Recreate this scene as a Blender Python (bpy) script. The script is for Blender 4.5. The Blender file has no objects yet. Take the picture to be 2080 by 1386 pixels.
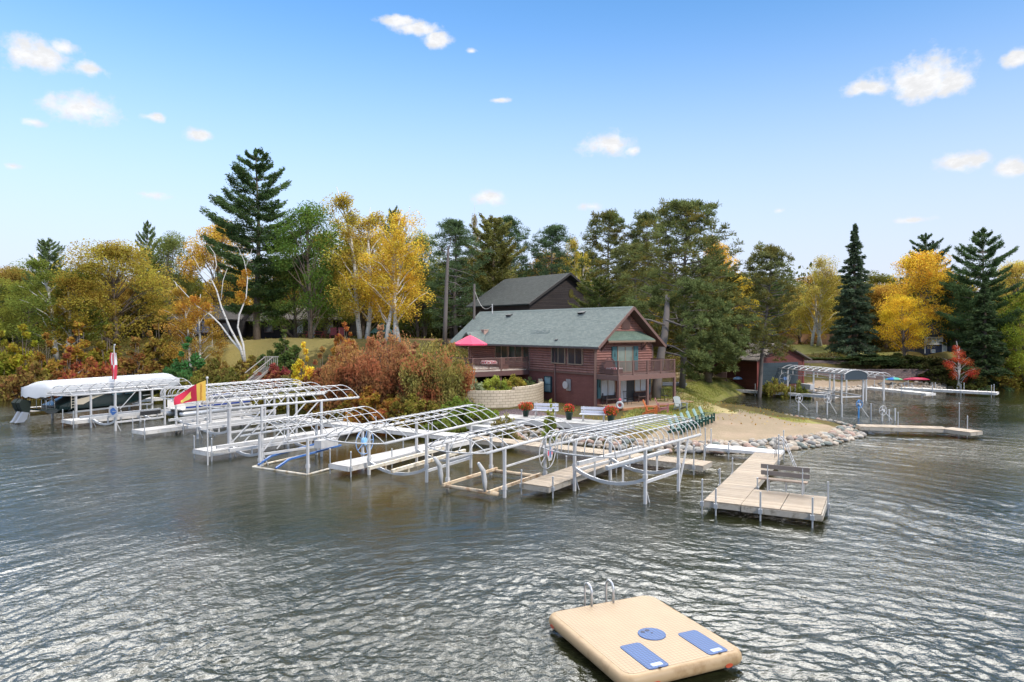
import bpy, math, random
import numpy as np
from mathutils import Vector, Matrix
R = math.radians
random.seed(7)
C = bpy.context.scene.collection
# ------------------------------------------------------------------ camera model
H = 6.8; F = 1400.0; PIT = math.atan(23/1400)
ca, sa = math.cos(PIT), math.sin(PIT)
def ray(px, py):
    x = (px-1040)/F; u = (693-py)/F
    return Vector((x, ca+u*sa, -sa+u*ca))
def G(px, py, z=0.0):
    d = ray(px, py); t = (z-H)/d.z
    return Vector((d.x*t, d.y*t, z))
def P(px, py, Y):
    d = ray(px, py); t = Y/d.y
    return Vector((d.x*t, Y, H+d.z*t))
cam = bpy.data.cameras.new('camera'); co = bpy.data.objects.new('camera', cam); C.objects.link(co)
co.location = (0, 0, H); co.rotation_euler = (R(90)-PIT, 0, 0)
cam.sensor_width = 36; cam.lens = 36*F/2080; cam.clip_end = 5000; cam.clip_start = .1
bpy.context.scene.camera = co
# ------------------------------------------------------------------ tags
def tag(o, label=None, cat=None, group=None, kind=None):
    if label: o['label'] = label
    if cat: o['category'] = cat
    if group: o['group'] = group
    if kind: o['kind'] = kind
    return o
def thing(name, label, cat, loc=(0,0,0), group=None, rz=0):
    o = bpy.data.objects.new(name, None); C.objects.link(o)
    o.location = loc; o.rotation_euler = (0,0,rz); o.empty_display_size = .2
    return tag(o, label, cat, group)
KIDS = {}
def copy_tree(o, parent=None):
    c = o.copy(); C.objects.link(c)
    if parent is not None:
        c.parent = parent; KIDS.setdefault(parent.as_pointer(), []).append(c)
    for ch in list(KIDS.get(o.as_pointer(), [])): copy_tree(ch, c)
    return c
def dup(o, loc, rz=0, label=None, scale=None, color=None):
    c = copy_tree(o); c.location = loc; c.rotation_euler = (0,0,rz)
    if label: c['label'] = label
    if scale is not None: c.scale = scale
    if color is not None:
        c.color = color
        for k in KIDS.get(c.as_pointer(), []): k.color = color
    return c
# ------------------------------------------------------------------ mesh builder
class MB:
    def __init__(s): s.v = []; s.f = []; s.m = []; s.n = 0
    def add(s, vs, fs, m=0):
        b = s.n
        s.v.extend([tuple(p) for p in vs]); s.n += len(vs)
        for f in fs: s.f.append(tuple(i+b for i in f)); s.m.append(m)
        return s
    def hexa(s, a, m=0):   # a: 4 bottom then 4 top
        return s.add(a, [(0,3,2,1),(4,5,6,7),(0,1,5,4),(1,2,6,5),(2,3,7,6),(3,0,4,7)], m)
    def box(s, c, d, rz=0, m=0):
        c = Vector(c); cr, sr = math.cos(rz), math.sin(rz); a = []
        for z in (-.5,.5):
            for x,y in ((-.5,-.5),(.5,-.5),(.5,.5),(-.5,.5)):
                X, Y = x*d[0], y*d[1]
                a.append((c.x+X*cr-Y*sr, c.y+X*sr+Y*cr, c.z+z*d[2]))
        return s.hexa(a, m)
    def beam(s, p, q, w, h, m=0, up=(0,0,1)):
        p, q = Vector(p), Vector(q); d = (q-p).normalized(); up = Vector(up)
        if abs(d.dot(up)) > .98: up = Vector((0,1,0))
        a = d.cross(up).normalized()*w/2; b = a.cross(d).normalized()*h/2
        return s.hexa([p-a-b, p+a-b, q+a-b, q-a-b, p-a+b, p+a+b, q+a+b, q-a+b], m)
    def tube(s, pts, r, n=6, m=0, closed=False):
        pts = [Vector(p) for p in pts]; k = len(pts)
        if not hasattr(r, '__len__'): r = [r]*k
        vs = []; prev = None
        for i, p in enumerate(pts):
            if closed: d = pts[(i+1)%k]-pts[i-1]
            else: d = pts[min(i+1,k-1)]-pts[max(i-1,0)]
            if d.length < 1e-9: d = Vector((0,0,1))
            d.normalize()
            if prev is None:
                a = Vector((0,0,1)) if abs(d.z) < .9 else Vector((1,0,0))
                a = (a-d*a.dot(d)).normalized()
            else:
                a = prev-d*prev.dot(d)
                a = a.normalized() if a.length > 1e-6 else Vector((1,0,0))
            prev = a; b = d.cross(a)
            for j in range(n):
                t = 2*math.pi*j/n
                vs.append(p+(a*math.cos(t)+b*math.sin(t))*r[i])
        fs = []
        for i in range(k if closed else k-1):
            for j in range(n):
                i2 = (i+1)%k
                fs.append((i*n+j, i*n+(j+1)%n, i2*n+(j+1)%n, i2*n+j))
        if not closed:
            fs.append(tuple(range(n))[::-1]); fs.append(tuple((k-1)*n+j for j in range(n)))
        return s.add(vs, fs, m)
    def ring(s, c, r, ax, rt, seg=24, n=6, m=0):
        c = Vector(c); ax = Vector(ax).normalized()
        a = ax.orthogonal().normalized(); b = ax.cross(a)
        return s.tube([c+(a*math.cos(t)+b*math.sin(t))*r for t in [2*math.pi*i/seg for i in range(seg)]], rt, n, m, True)
    def ball(s, c, r, nu=10, nv=6, m=0, jit=0, rnd=random):
        if not hasattr(r, '__len__'): r = (r,r,r)
        vs = [(c[0],c[1],c[2]-r[2])]
        for i in range(1, nv):
            t = math.pi*i/nv-math.pi/2
            for j in range(nu):
                p = 2*math.pi*j/nu; k = 1+rnd.uniform(-jit,jit)
                vs.append((c[0]+r[0]*math.cos(t)*math.cos(p)*k, c[1]+r[1]*math.cos(t)*math.sin(p)*k, c[2]+r[2]*math.sin(t)*k))
        vs.append((c[0],c[1],c[2]+r[2])); L = len(vs)-1; fs = []
        for j in range(nu): fs.append((0, 1+(j+1)%nu, 1+j))
        for i in range(nv-2):
            for j in range(nu):
                a = 1+i*nu+j; b = 1+i*nu+(j+1)%nu
                fs.append((a, b, b+nu, a+nu))
        for j in range(nu): fs.append((L, L-nu+j, L-nu+(j+1)%nu))
        return s.add(vs, fs, m)
    def prism(s, poly, z0, z1, m=0):
        n = len(poly); vs = [(p[0],p[1],z0) for p in poly]+[(p[0],p[1],z1) for p in poly]
        fs = [tuple(range(n))[::-1], tuple(range(n,2*n))]+[(i,(i+1)%n,n+(i+1)%n,n+i) for i in range(n)]
        return s.add(vs, fs, m)
    def slab(s, poly3, off, m=0):  # polygon in 3-D given thickness along vector off
        n = len(poly3); off = Vector(off); vs = [Vector(p) for p in poly3]; vs += [p+off for p in vs]
        fs = [tuple(range(n))[::-1], tuple(range(n,2*n))]+[(i,(i+1)%n,n+(i+1)%n,n+i) for i in range(n)]
        return s.add(vs, fs, m)
    def lathe(s, c, prof, n=14, m=0):
        vs = []; fs = []
        for r, z in prof:
            for j in range(n):
                t = 2*math.pi*j/n; vs.append((c[0]+r*math.cos(t), c[1]+r*math.sin(t), c[2]+z))
        for i in range(len(prof)-1):
            for j in range(n): fs.append((i*n+j, i*n+(j+1)%n, (i+1)*n+(j+1)%n, (i+1)*n+j))
        fs.append(tuple(range(n))[::-1]); fs.append(tuple((len(prof)-1)*n+j for j in range(n)))
        return s.add(vs, fs, m)
    def build(s, name, mats, parent=None, smooth=False, loc=None):
        me = bpy.data.meshes.new(name)
        off = Vector((0,0,0))
        if parent is not None:
            p = parent
            while p is not None: off += p.location; p = p.parent
        if loc is not None: off = Vector(loc)
        V = np.array(s.v, dtype=np.float64)-np.array(off)
        me.from_pydata(V.tolist(), [], s.f)
        if not isinstance(mats, (list, tuple)): mats = [mats]
        for mt in mats: me.materials.append(mt)
        if len(mats) > 1: me.polygons.foreach_set('material_index', s.m)
        if smooth: me.polygons.foreach_set('use_smooth', [True]*len(me.polygons))
        me.update(); me.validate()
        uv = me.uv_layers.new(name='UVMap').data
        vs = me.vertices
        for pl in me.polygons:
            n = pl.normal
            if abs(n.z) > .999: a = Vector((1,0,0)); b = Vector((0,1,0))
            else: a = Vector((-n.y,n.x,0)).normalized(); b = n.cross(a)
            for li in pl.loop_indices:
                c = vs[me.loops[li].vertex_index].co+off
                uv[li].uv = (c.dot(a), c.dot(b))
        o = bpy.data.objects.new(name, me); C.objects.link(o)
        if parent is not None:
            o.parent = parent; KIDS.setdefault(parent.as_pointer(), []).append(o)
        elif loc is not None: o.location = loc
        return o
def solo(mb, name, mats, label, cat, group=None, smooth=False, kind=None):
    V = np.array(mb.v); c = V.mean(0); c[2] = V[:,2].min()
    o = mb.build(name, mats, None, smooth, loc=tuple(c))
    return tag(o, label, cat, group, kind)
# ------------------------------------------------------------------ materials
def nm(name):
    m = bpy.data.materials.new(name); m.use_nodes = True; t = m.node_tree; t.nodes.clear()
    out = t.nodes.new('ShaderNodeOutputMaterial'); return m, t, out
def node(t, ty, **k):
    n = t.nodes.new(ty)
    for a, b in k.items():
        if a in n.inputs: n.inputs[a].default_value = b
        else: setattr(n, a, b)
    return n
def L(t, a, b): t.links.new(a, b)
def mth(t, op, a, b=None, c=None, clamp=False):
    n = t.nodes.new('ShaderNodeMath'); n.operation = op; n.use_clamp = clamp
    for i, x in enumerate((a,b,c)):
        if x is None: continue
        if isinstance(x, (int,float)): n.inputs[i].default_value = x
        else: t.links.new(x, n.inputs[i])
    return n.outputs[0]
def mixc(t, f, a, b, mode='MIX'):
    n = t.nodes.new('ShaderNodeMix'); n.data_type = 'RGBA'; n.blend_type = mode
    for i, x in ((0,f),(6,a),(7,b)):
        if isinstance(x, (int,float)): n.inputs[i].default_value = x
        elif isinstance(x, (tuple,list)): n.inputs[i].default_value = (*x[:3],1)
        else: t.links.new(x, n.inputs[i])
    return n.outputs[2]
def ramp(t, x, a, b, lo=0., hi=1., smooth=True):
    n = t.nodes.new('ShaderNodeMapRange'); n.interpolation_type = 'SMOOTHSTEP' if smooth else 'LINEAR'
    t.links.new(x, n.inputs[0])
    for i, q in enumerate((a,b,lo,hi)): n.inputs[i+1].default_value = q
    return n.outputs[0]
def noise(t, vec, scale, detail=3, rough=.55, dist=0):
    n = t.nodes.new('ShaderNodeTexNoise'); n.inputs['Scale'].default_value = scale
    n.inputs['Detail'].default_value = detail; n.inputs['Roughness'].default_value = rough
    n.inputs['Distortion'].default_value = dist
    if vec is not None: t.links.new(vec, n.inputs['Vector'])
    return n.outputs[0]
def geo(t): return t.nodes.new('ShaderNodeNewGeometry').outputs['Position']
def mapv(t, vec, sc=(1,1,1), rot=(0,0,0)):
    n = t.nodes.new('ShaderNodeMapping'); n.inputs['Scale'].default_value = sc; n.inputs['Rotation'].default_value = rot
    t.links.new(vec, n.inputs['Vector']); return n.outputs[0]
def bump(t, h, st, dist=.02):
    n = t.nodes.new('ShaderNodeBump'); n.inputs['Strength'].default_value = st; n.inputs['Distance'].default_value = dist
    t.links.new(h, n.inputs['Height']); return n.outputs[0]
def bsdf(t, out, col, rough=.7, nrm=None, metal=0, spec=.4):
    b = t.nodes.new('ShaderNodeBsdfPrincipled')
    if isinstance(col, (tuple,list)): b.inputs['Base Color'].default_value = (*col[:3],1)
    else: t.links.new(col, b.inputs['Base Color'])
    if isinstance(rough, (int,float)): b.inputs['Roughness'].default_value = rough
    else: t.links.new(rough, b.inputs['Roughness'])
    b.inputs['Metallic'].default_value = metal; b.inputs['Specular IOR Level'].default_value = spec
    if nrm is not None: t.links.new(nrm, b.inputs['Normal'])
    t.links.new(b.outputs[0], out.inputs[0]); return b
def M(name, col, rough=.6, var=.12, scale=3., bmp=.0, metal=0, alt=None, spec=.4, ascale=1.2, bscale=30, drips=0):
    m, t, out = nm(name); p = geo(t)
    n = noise(t, p, scale, 4)
    c = mixc(t, 1, col, mixc(t, n, (1-var,)*3, (1+var,)*3), 'MULTIPLY')
    if alt: c = mixc(t, ramp(t, noise(t, p, ascale, 5, .65), .48, .68), c, alt)
    if drips: c = mixc(t, mth(t,'MULTIPLY',ramp(t, noise(t, mapv(t,p,(1,1,.12)), 9, 4, .7), .52, .75),drips), c, tuple(q*.35 for q in col))
    nr = bump(t, noise(t, p, bscale, 3), bmp) if bmp else None
    bsdf(t, out, c, rough, nr, metal, spec); return m
def M_brick(name, c1, c2, mortar, bw, bh, ms=.01, rough=.8, bmp=.6, off=.5, var=.25, bias=0, uvsc=1):
    m, t, out = nm(name); uv = t.nodes.new('ShaderNodeTexCoord').outputs['UV']
    b = t.nodes.new('ShaderNodeTexBrick'); L(t, uv, b.inputs['Vector']); b.offset = off
    b.inputs['Color1'].default_value = (*c1,1); b.inputs['Color2'].default_value = (*c2,1); b.inputs['Mortar'].default_value = (*mortar,1)
    b.inputs['Scale'].default_value = 1; b.inputs['Brick Width'].default_value = bw; b.inputs['Row Height'].default_value = bh
    b.inputs['Mortar Size'].default_value = ms; b.inputs['Bias'].default_value = bias; b.inputs['Mortar Smooth'].default_value = .2
    n = noise(t, geo(t), 1.3, 5, .65)
    c = mixc(t, 1, b.outputs['Color'], mixc(t, n, (1-var,)*3, (1+var,)*3), 'MULTIPLY')
    inv = mth(t, 'SUBTRACT', 1, b.outputs['Fac'])
    h = mth(t, 'ADD', inv, mth(t, 'MULTIPLY', noise(t, geo(t), 25, 3), .3))
    bsdf(t, out, c, rough, bump(t, h, bmp, .02)); return m
def M_glass(name, tint=(.02,.025,.03), rough=.05):
    m, t, out = nm(name); n = noise(t, geo(t), .8, 2)
    c = mixc(t, n, tint, tuple(q*2.2 for q in tint))
    b = bsdf(t, out, c, rough, None, 0, .8); return m
def M_leaf(name, hue=.03, alt=None, trans=.4, val=.35, cl=.9, warm=None):
    m, t, out = nm(name)
    oi = t.nodes.new('ShaderNodeObjectInfo'); g = t.nodes.new('ShaderNodeNewGeometry')
    tc = t.nodes.new('ShaderNodeTexCoord').outputs['Object']
    n1 = noise(t, g.outputs['Position'], cl, 3, .6); n2 = noise(t, g.outputs['Position'], cl*.35, 2, .5)
    ri = g.outputs['Random Per Island']
    hs = t.nodes.new('ShaderNodeHueSaturation'); L(t, oi.outputs['Color'], hs.inputs['Color'])
    L(t, ramp(t, mth(t,'ADD',mth(t,'MULTIPLY',n2,.65),mth(t,'MULTIPLY',ri,.35)), .25, .75, .5-hue, .5+hue, False), hs.inputs['Hue'])
    v = mth(t, 'ADD', ramp(t, n1, .3, .7, 1-val, 1+val*.8, False), ramp(t, ri, 0, 1, -.25, .25, False))
    L(t, v, hs.inputs['Value']); hs.inputs['Saturation'].default_value = 1.0
    c = hs.outputs[0]
    if warm: c = mixc(t, ramp(t, mth(t,'ADD',n2,mth(t,'MULTIPLY',ri,.25)), .55, .8), c, warm)
    d = t.nodes.new('ShaderNodeBsdfDiffuse'); tr = t.nodes.new('ShaderNodeBsdfTranslucent')
    L(t, c, d.inputs[0]); L(t, c, tr.inputs[0]); mx = t.nodes.new('ShaderNodeMixShader'); mx.inputs[0].default_value = trans
    L(t, d.outputs[0], mx.inputs[1]); L(t, tr.outputs[0], mx.inputs[2]); L(t, mx.outputs[0], out.inputs[0]); return m
WHITE = M('white_painted_aluminium', (.48,.47,.47), .45, .12, 5, .05, drips=.3, spec=.5, alt=(.50,.49,.48), ascale=2.5)
ALU = M('bare_aluminium', (.5,.51,.53), .42, .12, 6, .1, .6)
GALV = M('galvanised_pipe', (.42,.43,.45), .45, .15, 9, .1, .5)
CREAM = M('weathered_cream_steel', (.62,.56,.46), .6, .15, 4, .1, alt=(.4,.29,.17), ascale=2.5)
RUST = M('stained_steel', (.52,.40,.27), .7, .2, 4, .1, alt=(.3,.17,.09), ascale=3)
def M_plank(name, col, var=.3, alt=None):
    m, t, out = nm(name); g = t.nodes.new('ShaderNodeNewGeometry'); p = g.outputs['Position']
    ri = g.outputs['Random Per Island']; n = noise(t, p, 2.2, 5, .7); n2 = noise(t, mapv(t,p,(1,1,1)), 40, 3, .7)
    c = mixc(t, 1, col, mixc(t, ri, (1-var*.6,)*3, (1+var*.5,)*3), 'MULTIPLY')
    c = mixc(t, 1, c, mixc(t, n, (1-var,)*3, (1+var,)*3), 'MULTIPLY')
    if alt: c = mixc(t, ramp(t, n, .5, .72), c, alt)
    c = mixc(t, ramp(t, n2, .55,.8,0,.35), c, tuple(q*.4 for q in col))
    bsdf(t, out, c, .75, bump(t, n2, .25, .01)); return m
TANWOOD = M_plank('weathered_tan_decking', (.34,.27,.20), .32, (.29,.245,.20))
GREYWOOD = M_plank('pale_grey_decking', (.45,.43,.41), .14, (.36,.34,.32))
OLDWOOD = M_plank('old_dark_board', (.16,.135,.12), .3)
DECKWOOD = M_plank('orange_deck_boards', (.5,.34,.22), .15)
FASC = M('weathered_fascia', (.36,.32,.27), .8, .3, 3, .2, alt=(.2,.17,.13), ascale=3)
BROWN = M('brown_stained_log', (.27,.13,.108), .55, .22, 3, .15, alt=(.20,.092,.078), ascale=2)
BROWNT = M('brown_trim', (.15,.085,.07), .6, .15, 5, .1)
BRICKR = M_brick('red_brown_block', (.18,.066,.055), (.205,.078,.065), (.12,.044,.039), .4, .1, .008, .75, .35)
TEAL = M('teal_shutter_paint', (.055,.13,.14), .6, .1)
GLASS = M_glass('window_glass')
def M_curtain():
    m, t, out = nm('curtained_window'); uv = t.nodes.new('ShaderNodeTexCoord').outputs['UV']
    n = noise(t, mapv(t, uv, (9,.6,1)), 2.5, 3)
    bsdf(t, out, mixc(t, n, (.62,.64,.68), (.26,.28,.32)), .25, None, 0, .6); return m
CURT = M_curtain()
SHING = M_brick('grey_green_shingles', (.125,.15,.14), (.17,.198,.182), (.08,.098,.092), .32, .14, .006, .95, .5, var=.22)
SHINGD = M_brick('dark_shingles', (.02,.024,.022), (.036,.042,.038), (.03,.034,.034), .32, .14, .006, .95, .4, var=.35)
SHINGB = M_brick('brown_shingles', (.12,.1,.085), (.16,.135,.11), (.1,.09,.08), .32, .14, .006, .95, .4, var=.3)
DARKLOG = M_brick('dark_brown_logs', (.028,.02,.02), (.04,.03,.028), (.012,.01,.01), 9, .19, .02, .7, .8, var=.4)
REDLOG = M_brick('dark_red_boards', (.10,.027,.024), (.125,.034,.028), (.06,.02,.018), 8, .2, .012, .7, .6, var=.3)
WALLBLK = M_brick('tan_retaining_block', (.46,.38,.28), (.53,.44,.33), (.2,.16,.11), .44, .2, .012, .9, .9, var=.2)
WALLRED = M_brick('purple_brown_block', (.145,.105,.10), (.21,.155,.14), (.06,.045,.045), .4, .2, .014, .9, .9, var=.35)
LEAF = M_leaf('autumn_leaves', .03, trans=.42, val=.4)
LEAFW = M_leaf('mixed_autumn_leaves', .05, trans=.42, val=.45, cl=1.1)
LEAFM = M_leaf('rust_and_green_leaves', .045, trans=.42, val=.45, cl=1.0, warm=(.38,.13,.065))
NEED = M_leaf('conifer_needles', .012, trans=.25, val=.45, cl=.8)
NEEDW = M_leaf('browning_pine_needles', .02, trans=.3, val=.4, cl=.8, warm=(.17,.14,.035))
BARK = M('grey_brown_bark', (.16,.125,.10), .9, .3, 4, .5, alt=(.09,.07,.06), ascale=3, bscale=14)
BARKG = M('grey_pine_bark', (.14,.12,.11), .9, .3, 4, .5, alt=(.12,.10,.09), ascale=4, bscale=14)
def M_birch():
    m, t, out = nm('white_birch_bark'); p = geo(t)
    n = noise(t, mapv(t, p, (1,1,5)), 1.8, 5, .7)
    c = mixc(t, ramp(t, n, .56, .66), (.6,.57,.53), (.09,.08,.075))
    bsdf(t, out, c, .8); return m
BIRCH = M_birch()
# ------------------------------------------------------------------ world
def build_world():
    w = bpy.data.worlds.new('World'); bpy.context.scene.world = w; w.use_nodes = True
    t = w.node_tree; t.nodes.clear(); out = t.nodes.new('ShaderNodeOutputWorld'); bg = t.nodes.new('ShaderNodeBackground')
    L(t, bg.outputs[0], out.inputs[0]); bg.inputs[1].default_value = SKY_STR
    sky = t.nodes.new('ShaderNodeTexSky'); sky.sky_type = 'NISHITA'; sky.sun_disc = False
    sky.sun_elevation = SUN_EL; sky.sun_rotation = SUN_AZ; sky.air_density = 1.0; sky.dust_density = .6; sky.ozone_density = 2.5; sky.altitude = 300
    d = t.nodes.new('ShaderNodeTexCoord').outputs['Generated']
    s = t.nodes.new('ShaderNodeSeparateXYZ'); L(t, d, s.inputs[0]); x, y, z = s.outputs
    az = mth(t, 'ARCTAN2', x, y); el = mth(t, 'ARCSINE', z)
    cv = t.nodes.new('ShaderNodeCombineXYZ'); L(t, az, cv.inputs[0]); L(t, el, cv.inputs[1])
    clouds = [(55,112,100,34,1),(130,98,30,16,.8),(183,140,33,17,1),(168,222,80,32,1),(300,237,36,11,.6),(405,273,30,15,.75),(810,42,46,14,.8),(850,58,44,15,.8),(888,80,26,17,.85),
      (1865,160,92,42,1.0),(1935,170,46,28,.95),(1775,180,58,20,.75),(2070,118,32,18,1),(1235,295,56,25,.95),(1285,306,28,12,.5),(1938,330,60,22,1),(2056,342,34,18,1),(988,402,44,20,.85),
      (1015,204,34,7,.35),(65,248,40,12,.25),(1850,448,60,10,.3),(958,104,14,7,.4),(25,338,24,10,.3),(300,395,60,14,.25),(1200,420,34,12,.25),(1582,428,20,10,.3)]
    wn = t.nodes.new('ShaderNodeTexNoise'); wn.inputs['Scale'].default_value = 22; wn.inputs['Detail'].default_value = 5; wn.inputs['Roughness'].default_value = .6
    L(t, d, wn.inputs['Vector'])
    cur = None
    for (px,py,rx,ry,k) in clouds:
        v = ray(px,py).normalized(); a0 = math.atan2(v.x,v.y); e0 = math.asin(v.z)
        v2 = ray(px+rx,py).normalized(); v3 = ray(px,py-ry).normalized()
        ra = math.atan2(v2.x,v2.y)-a0; re = math.asin(v3.z)-e0
        a = node(t,'ShaderNodeVectorMath',operation='SUBTRACT'); L(t, cv.outputs[0], a.inputs[0]); a.inputs[1].default_value = (a0,e0,0)
        b = node(t,'ShaderNodeVectorMath',operation='MULTIPLY'); L(t, a.outputs[0], b.inputs[0]); b.inputs[1].default_value = (1/ra,1/re,0)
        c = node(t,'ShaderNodeVectorMath',operation='LENGTH'); L(t, b.outputs[0], c.inputs[0])
        q = mth(t,'ADD',c.outputs[1],(1-k)*.55)
        cur = q if cur is None else mth(t,'MINIMUM',cur,q)
    w2 = noise(t, mapv(t,d,(1,1,1.8)), 55, 4, .65)
    q = mth(t,'ADD',cur,mth(t,'ADD',mth(t,'MULTIPLY',mth(t,'SUBTRACT',wn.outputs[0],.5),2.6),mth(t,'MULTIPLY',mth(t,'SUBTRACT',w2,.5),.9)))
    al = ramp(t, q, 1.3, .45, 0, .97)
    # unseen cloud cover overhead, ahead and behind, shaped for what the ripples mirror
    zz = mth(t,'MAXIMUM',mth(t,'ADD',z,.12),.05)
    pv = t.nodes.new('ShaderNodeCombineXYZ'); L(t, mth(t,'DIVIDE',x,zz), pv.inputs[0]); L(t, mth(t,'DIVIDE',y,zz), pv.inputs[1])
    on = noise(t, pv.outputs[0], 1.15, 6, .62, .3)
    cov = mth(t,'MULTIPLY',ramp(t, on, .40, .50), ramp(t, y, -.3, .3, .12, 1))
    msk = mth(t,'MAXIMUM', ramp(t, el, .47, .54), ramp(t, y, .25, -.1))
    ga = mth(t,'DIVIDE',mth(t,'ADD',az,.16),.20); gap = mth(t,'MULTIPLY',mth(t,'EXPONENT',mth(t,'MULTIPLY',mth(t,'MULTIPLY',ga,ga),-1.)),ramp(t,el,1.1,.7))  # gap cut into the unseen cover so the mid-water reflection stays dark
    al2 = mth(t,'MULTIPLY',mth(t,'MULTIPLY',cov,msk),mth(t,'SUBTRACT',1,mth(t,'MULTIPLY',gap,.85)))
    base = mixc(t, 1, sky.outputs[0], SKY_TINT, 'MULTIPLY')
    hz = ramp(t, el, .02, .46, 0.95, 0.0)     # pale band of the horizon air
    base = mixc(t, hz, base, HORIZ)
    c = mixc(t, al, base, mixc(t, ramp(t,w2,.35,.7), tuple(v*.84 for v in CLOUD), CLOUD))
    c = mixc(t, al2, c, CLOUD3)
    aa = mth(t,'ABSOLUTE',az); bank = mth(t,'MULTIPLY',mth(t,'MULTIPLY',ramp(t, aa, 1.15, .7),ramp(t, el, 1.3, .85)),ramp(t, el, .46, .58))  # added bright bank above the frame, shaped for the water reflections
    c = mixc(t, mth(t,'MULTIPLY',al2,bank), c, CLOUD_REFL)
    L(t, c, bg.inputs[0])
SUN_EL = R(38); TOSUN = Vector((.5,-.62,0)).normalized(); SUN_AZ = math.atan2(TOSUN.x, TOSUN.y)
SKY_STR = .13; SKY_TINT = (.84,1.24,1.46); HORIZ = (4.4,4.62,5.5); CLOUD = (5.7,5.7,5.75); CLOUD_REFL = (74,72.5,70); CLOUD3 = (11,10.8,10.4)
build_world()
sl = bpy.data.lights.new('sun','SUN'); sl.energy = 2.3; sl.angle = R(5); sl.color = (1,.90,.76)
so = bpy.data.objects.new('sun', sl); C.objects.link(so)
tv = Vector((TOSUN.x*math.cos(SUN_EL), TOSUN.y*math.cos(SUN_EL), math.sin(SUN_EL)))
so.rotation_euler = tv.to_track_quat('Z','Y').to_euler(); so.location = (20,-20,40)
vs_ = bpy.context.scene.view_settings; vs_.view_transform = 'Standard'; vs_.look = 'None'; vs_.exposure = .48; vs_.gamma = 1
# ------------------------------------------------------------------ terrain
shore_px = [(-700,792),(-200,793),(0,793),(200,795),(440,797),(560,808),(640,818),(760,836),(860,858),(940,880),(1010,888),(1080,893),(1180,905),(1300,917),(1420,921),(1520,922),(1600,917),(1690,903),(1745,890),
   (1752,876),(1700,860),(1620,850),(1540,840),(1470,831),(1445,824),(1480,808),(1530,801),(1600,797),(1700,792),(1800,790),(1900,790),(2000,786),(2100,782),(2400,778)]
shore = np.array([tuple(G(*p).xy) for p in shore_px])
land = np.vstack([shore, [[400,90],[900,700],[-900,700],[-400,60]]])
def seg_dist(px, py, poly):
    d = np.full(px.shape, 1e9)
    for i in range(len(poly)-1):
        a, b = poly[i], poly[i+1]; ab = b-a; t = ((px-a[0])*ab[0]+(py-a[1])*ab[1])/(ab@ab); t = np.clip(t,0,1)
        d = np.minimum(d, np.hypot(px-a[0]-t*ab[0], py-a[1]-t*ab[1]))
    return d
def inside(px, py, poly):
    r = np.zeros(px.shape, bool); n = len(poly)
    for i in range(n):
        x1,y1 = poly[i]; x2,y2 = poly[(i+1)%n]
        c = ((y1>py)!=(y2>py))&(px < (x2-x1)*(py-y1)/((y2-y1) if y2!=y1 else 1e-9)+x1); r ^= c
    return r
CP = [tuple(G(*a)) for a in [(1120,850,.85),(1260,862,.75),(1400,880,.55),(1500,885,.5),(1600,880,.45),(1700,880,.4),(1450,845,.7),(1650,862,.4),(1380,835,.9),(1330,828,1.0),(1420,815,1.1),(1440,780,1.6),(1500,787,.9),(1580,778,.9),(1650,785,.6),(1760,781,.6),(1900,783,.6),(2000,780,.6)]]
CP += [(6.3,51.9,.95),(3.5,54,.95),(1,47.5,.9),(-2,47,1.1),(9,54,1.0),(12,56,1.1),(-1,53,2.0),(-4,51,1.7),(-1,62,2.6),(-7,57,2.4),(-9,64,3.6),(-4,72,3.9),(8,66,2.4),(14,64,1.6),(2,80,4.4),(12,82,4.0),(20,74,2.0),(22,84,3.0)]
CP += [tuple(P(527,688,82)), tuple(P(420,690,86)), tuple(P(600,686,80)), tuple(P(700,688,80)), tuple(P(800,690,82)), tuple(P(490,714,74)), tuple(P(440,700,80)), tuple(P(300,700,82)), tuple(P(100,705,84)), (-95,84,4.2),(-60,70,1.6),(-42,74,2.4),(-30,74,2.6),(-22,68,2.2),(-14,60,1.9)]
CP += [(38,78.5,.9),(46,79.5,.9),(52,80,.9),(30,79,1.0),(60,83,1.4),(36,84,2.9),(44,86,3.0),(52,88,3.2), tuple(P(1700,716,88)), tuple(P(1650,700,96)), tuple(P(1900,712,92)), tuple(P(1730,716,88)), (80,100,3.5),(60,96,3.6),(0,110,5),(50,120,5.2),(-50,110,5.5),(-100,110,5.5),(100,120,5),(28,92,3.6)]
CP = np.array(CP)
def hgt(x, y):
    x = np.atleast_1d(np.asarray(x,float)); y = np.atleast_1d(np.asarray(y,float))
    num = np.zeros_like(x); den = np.zeros_like(x)
    for cx,cy,cz in CP:
        w = 1/((x-cx)**2+(y-cy)**2+1.5)**1.9; num += w*cz; den += w
    z = num/den
    ins = inside(x,y,land); d = seg_dist(x,y,shore)
    up = z*(1-np.exp(-(d/1.6)))
    return np.where(ins, up, -np.minimum(d*.22,1.6)-.02)
def gz(x, y): return float(hgt(x,y)[0])
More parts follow.
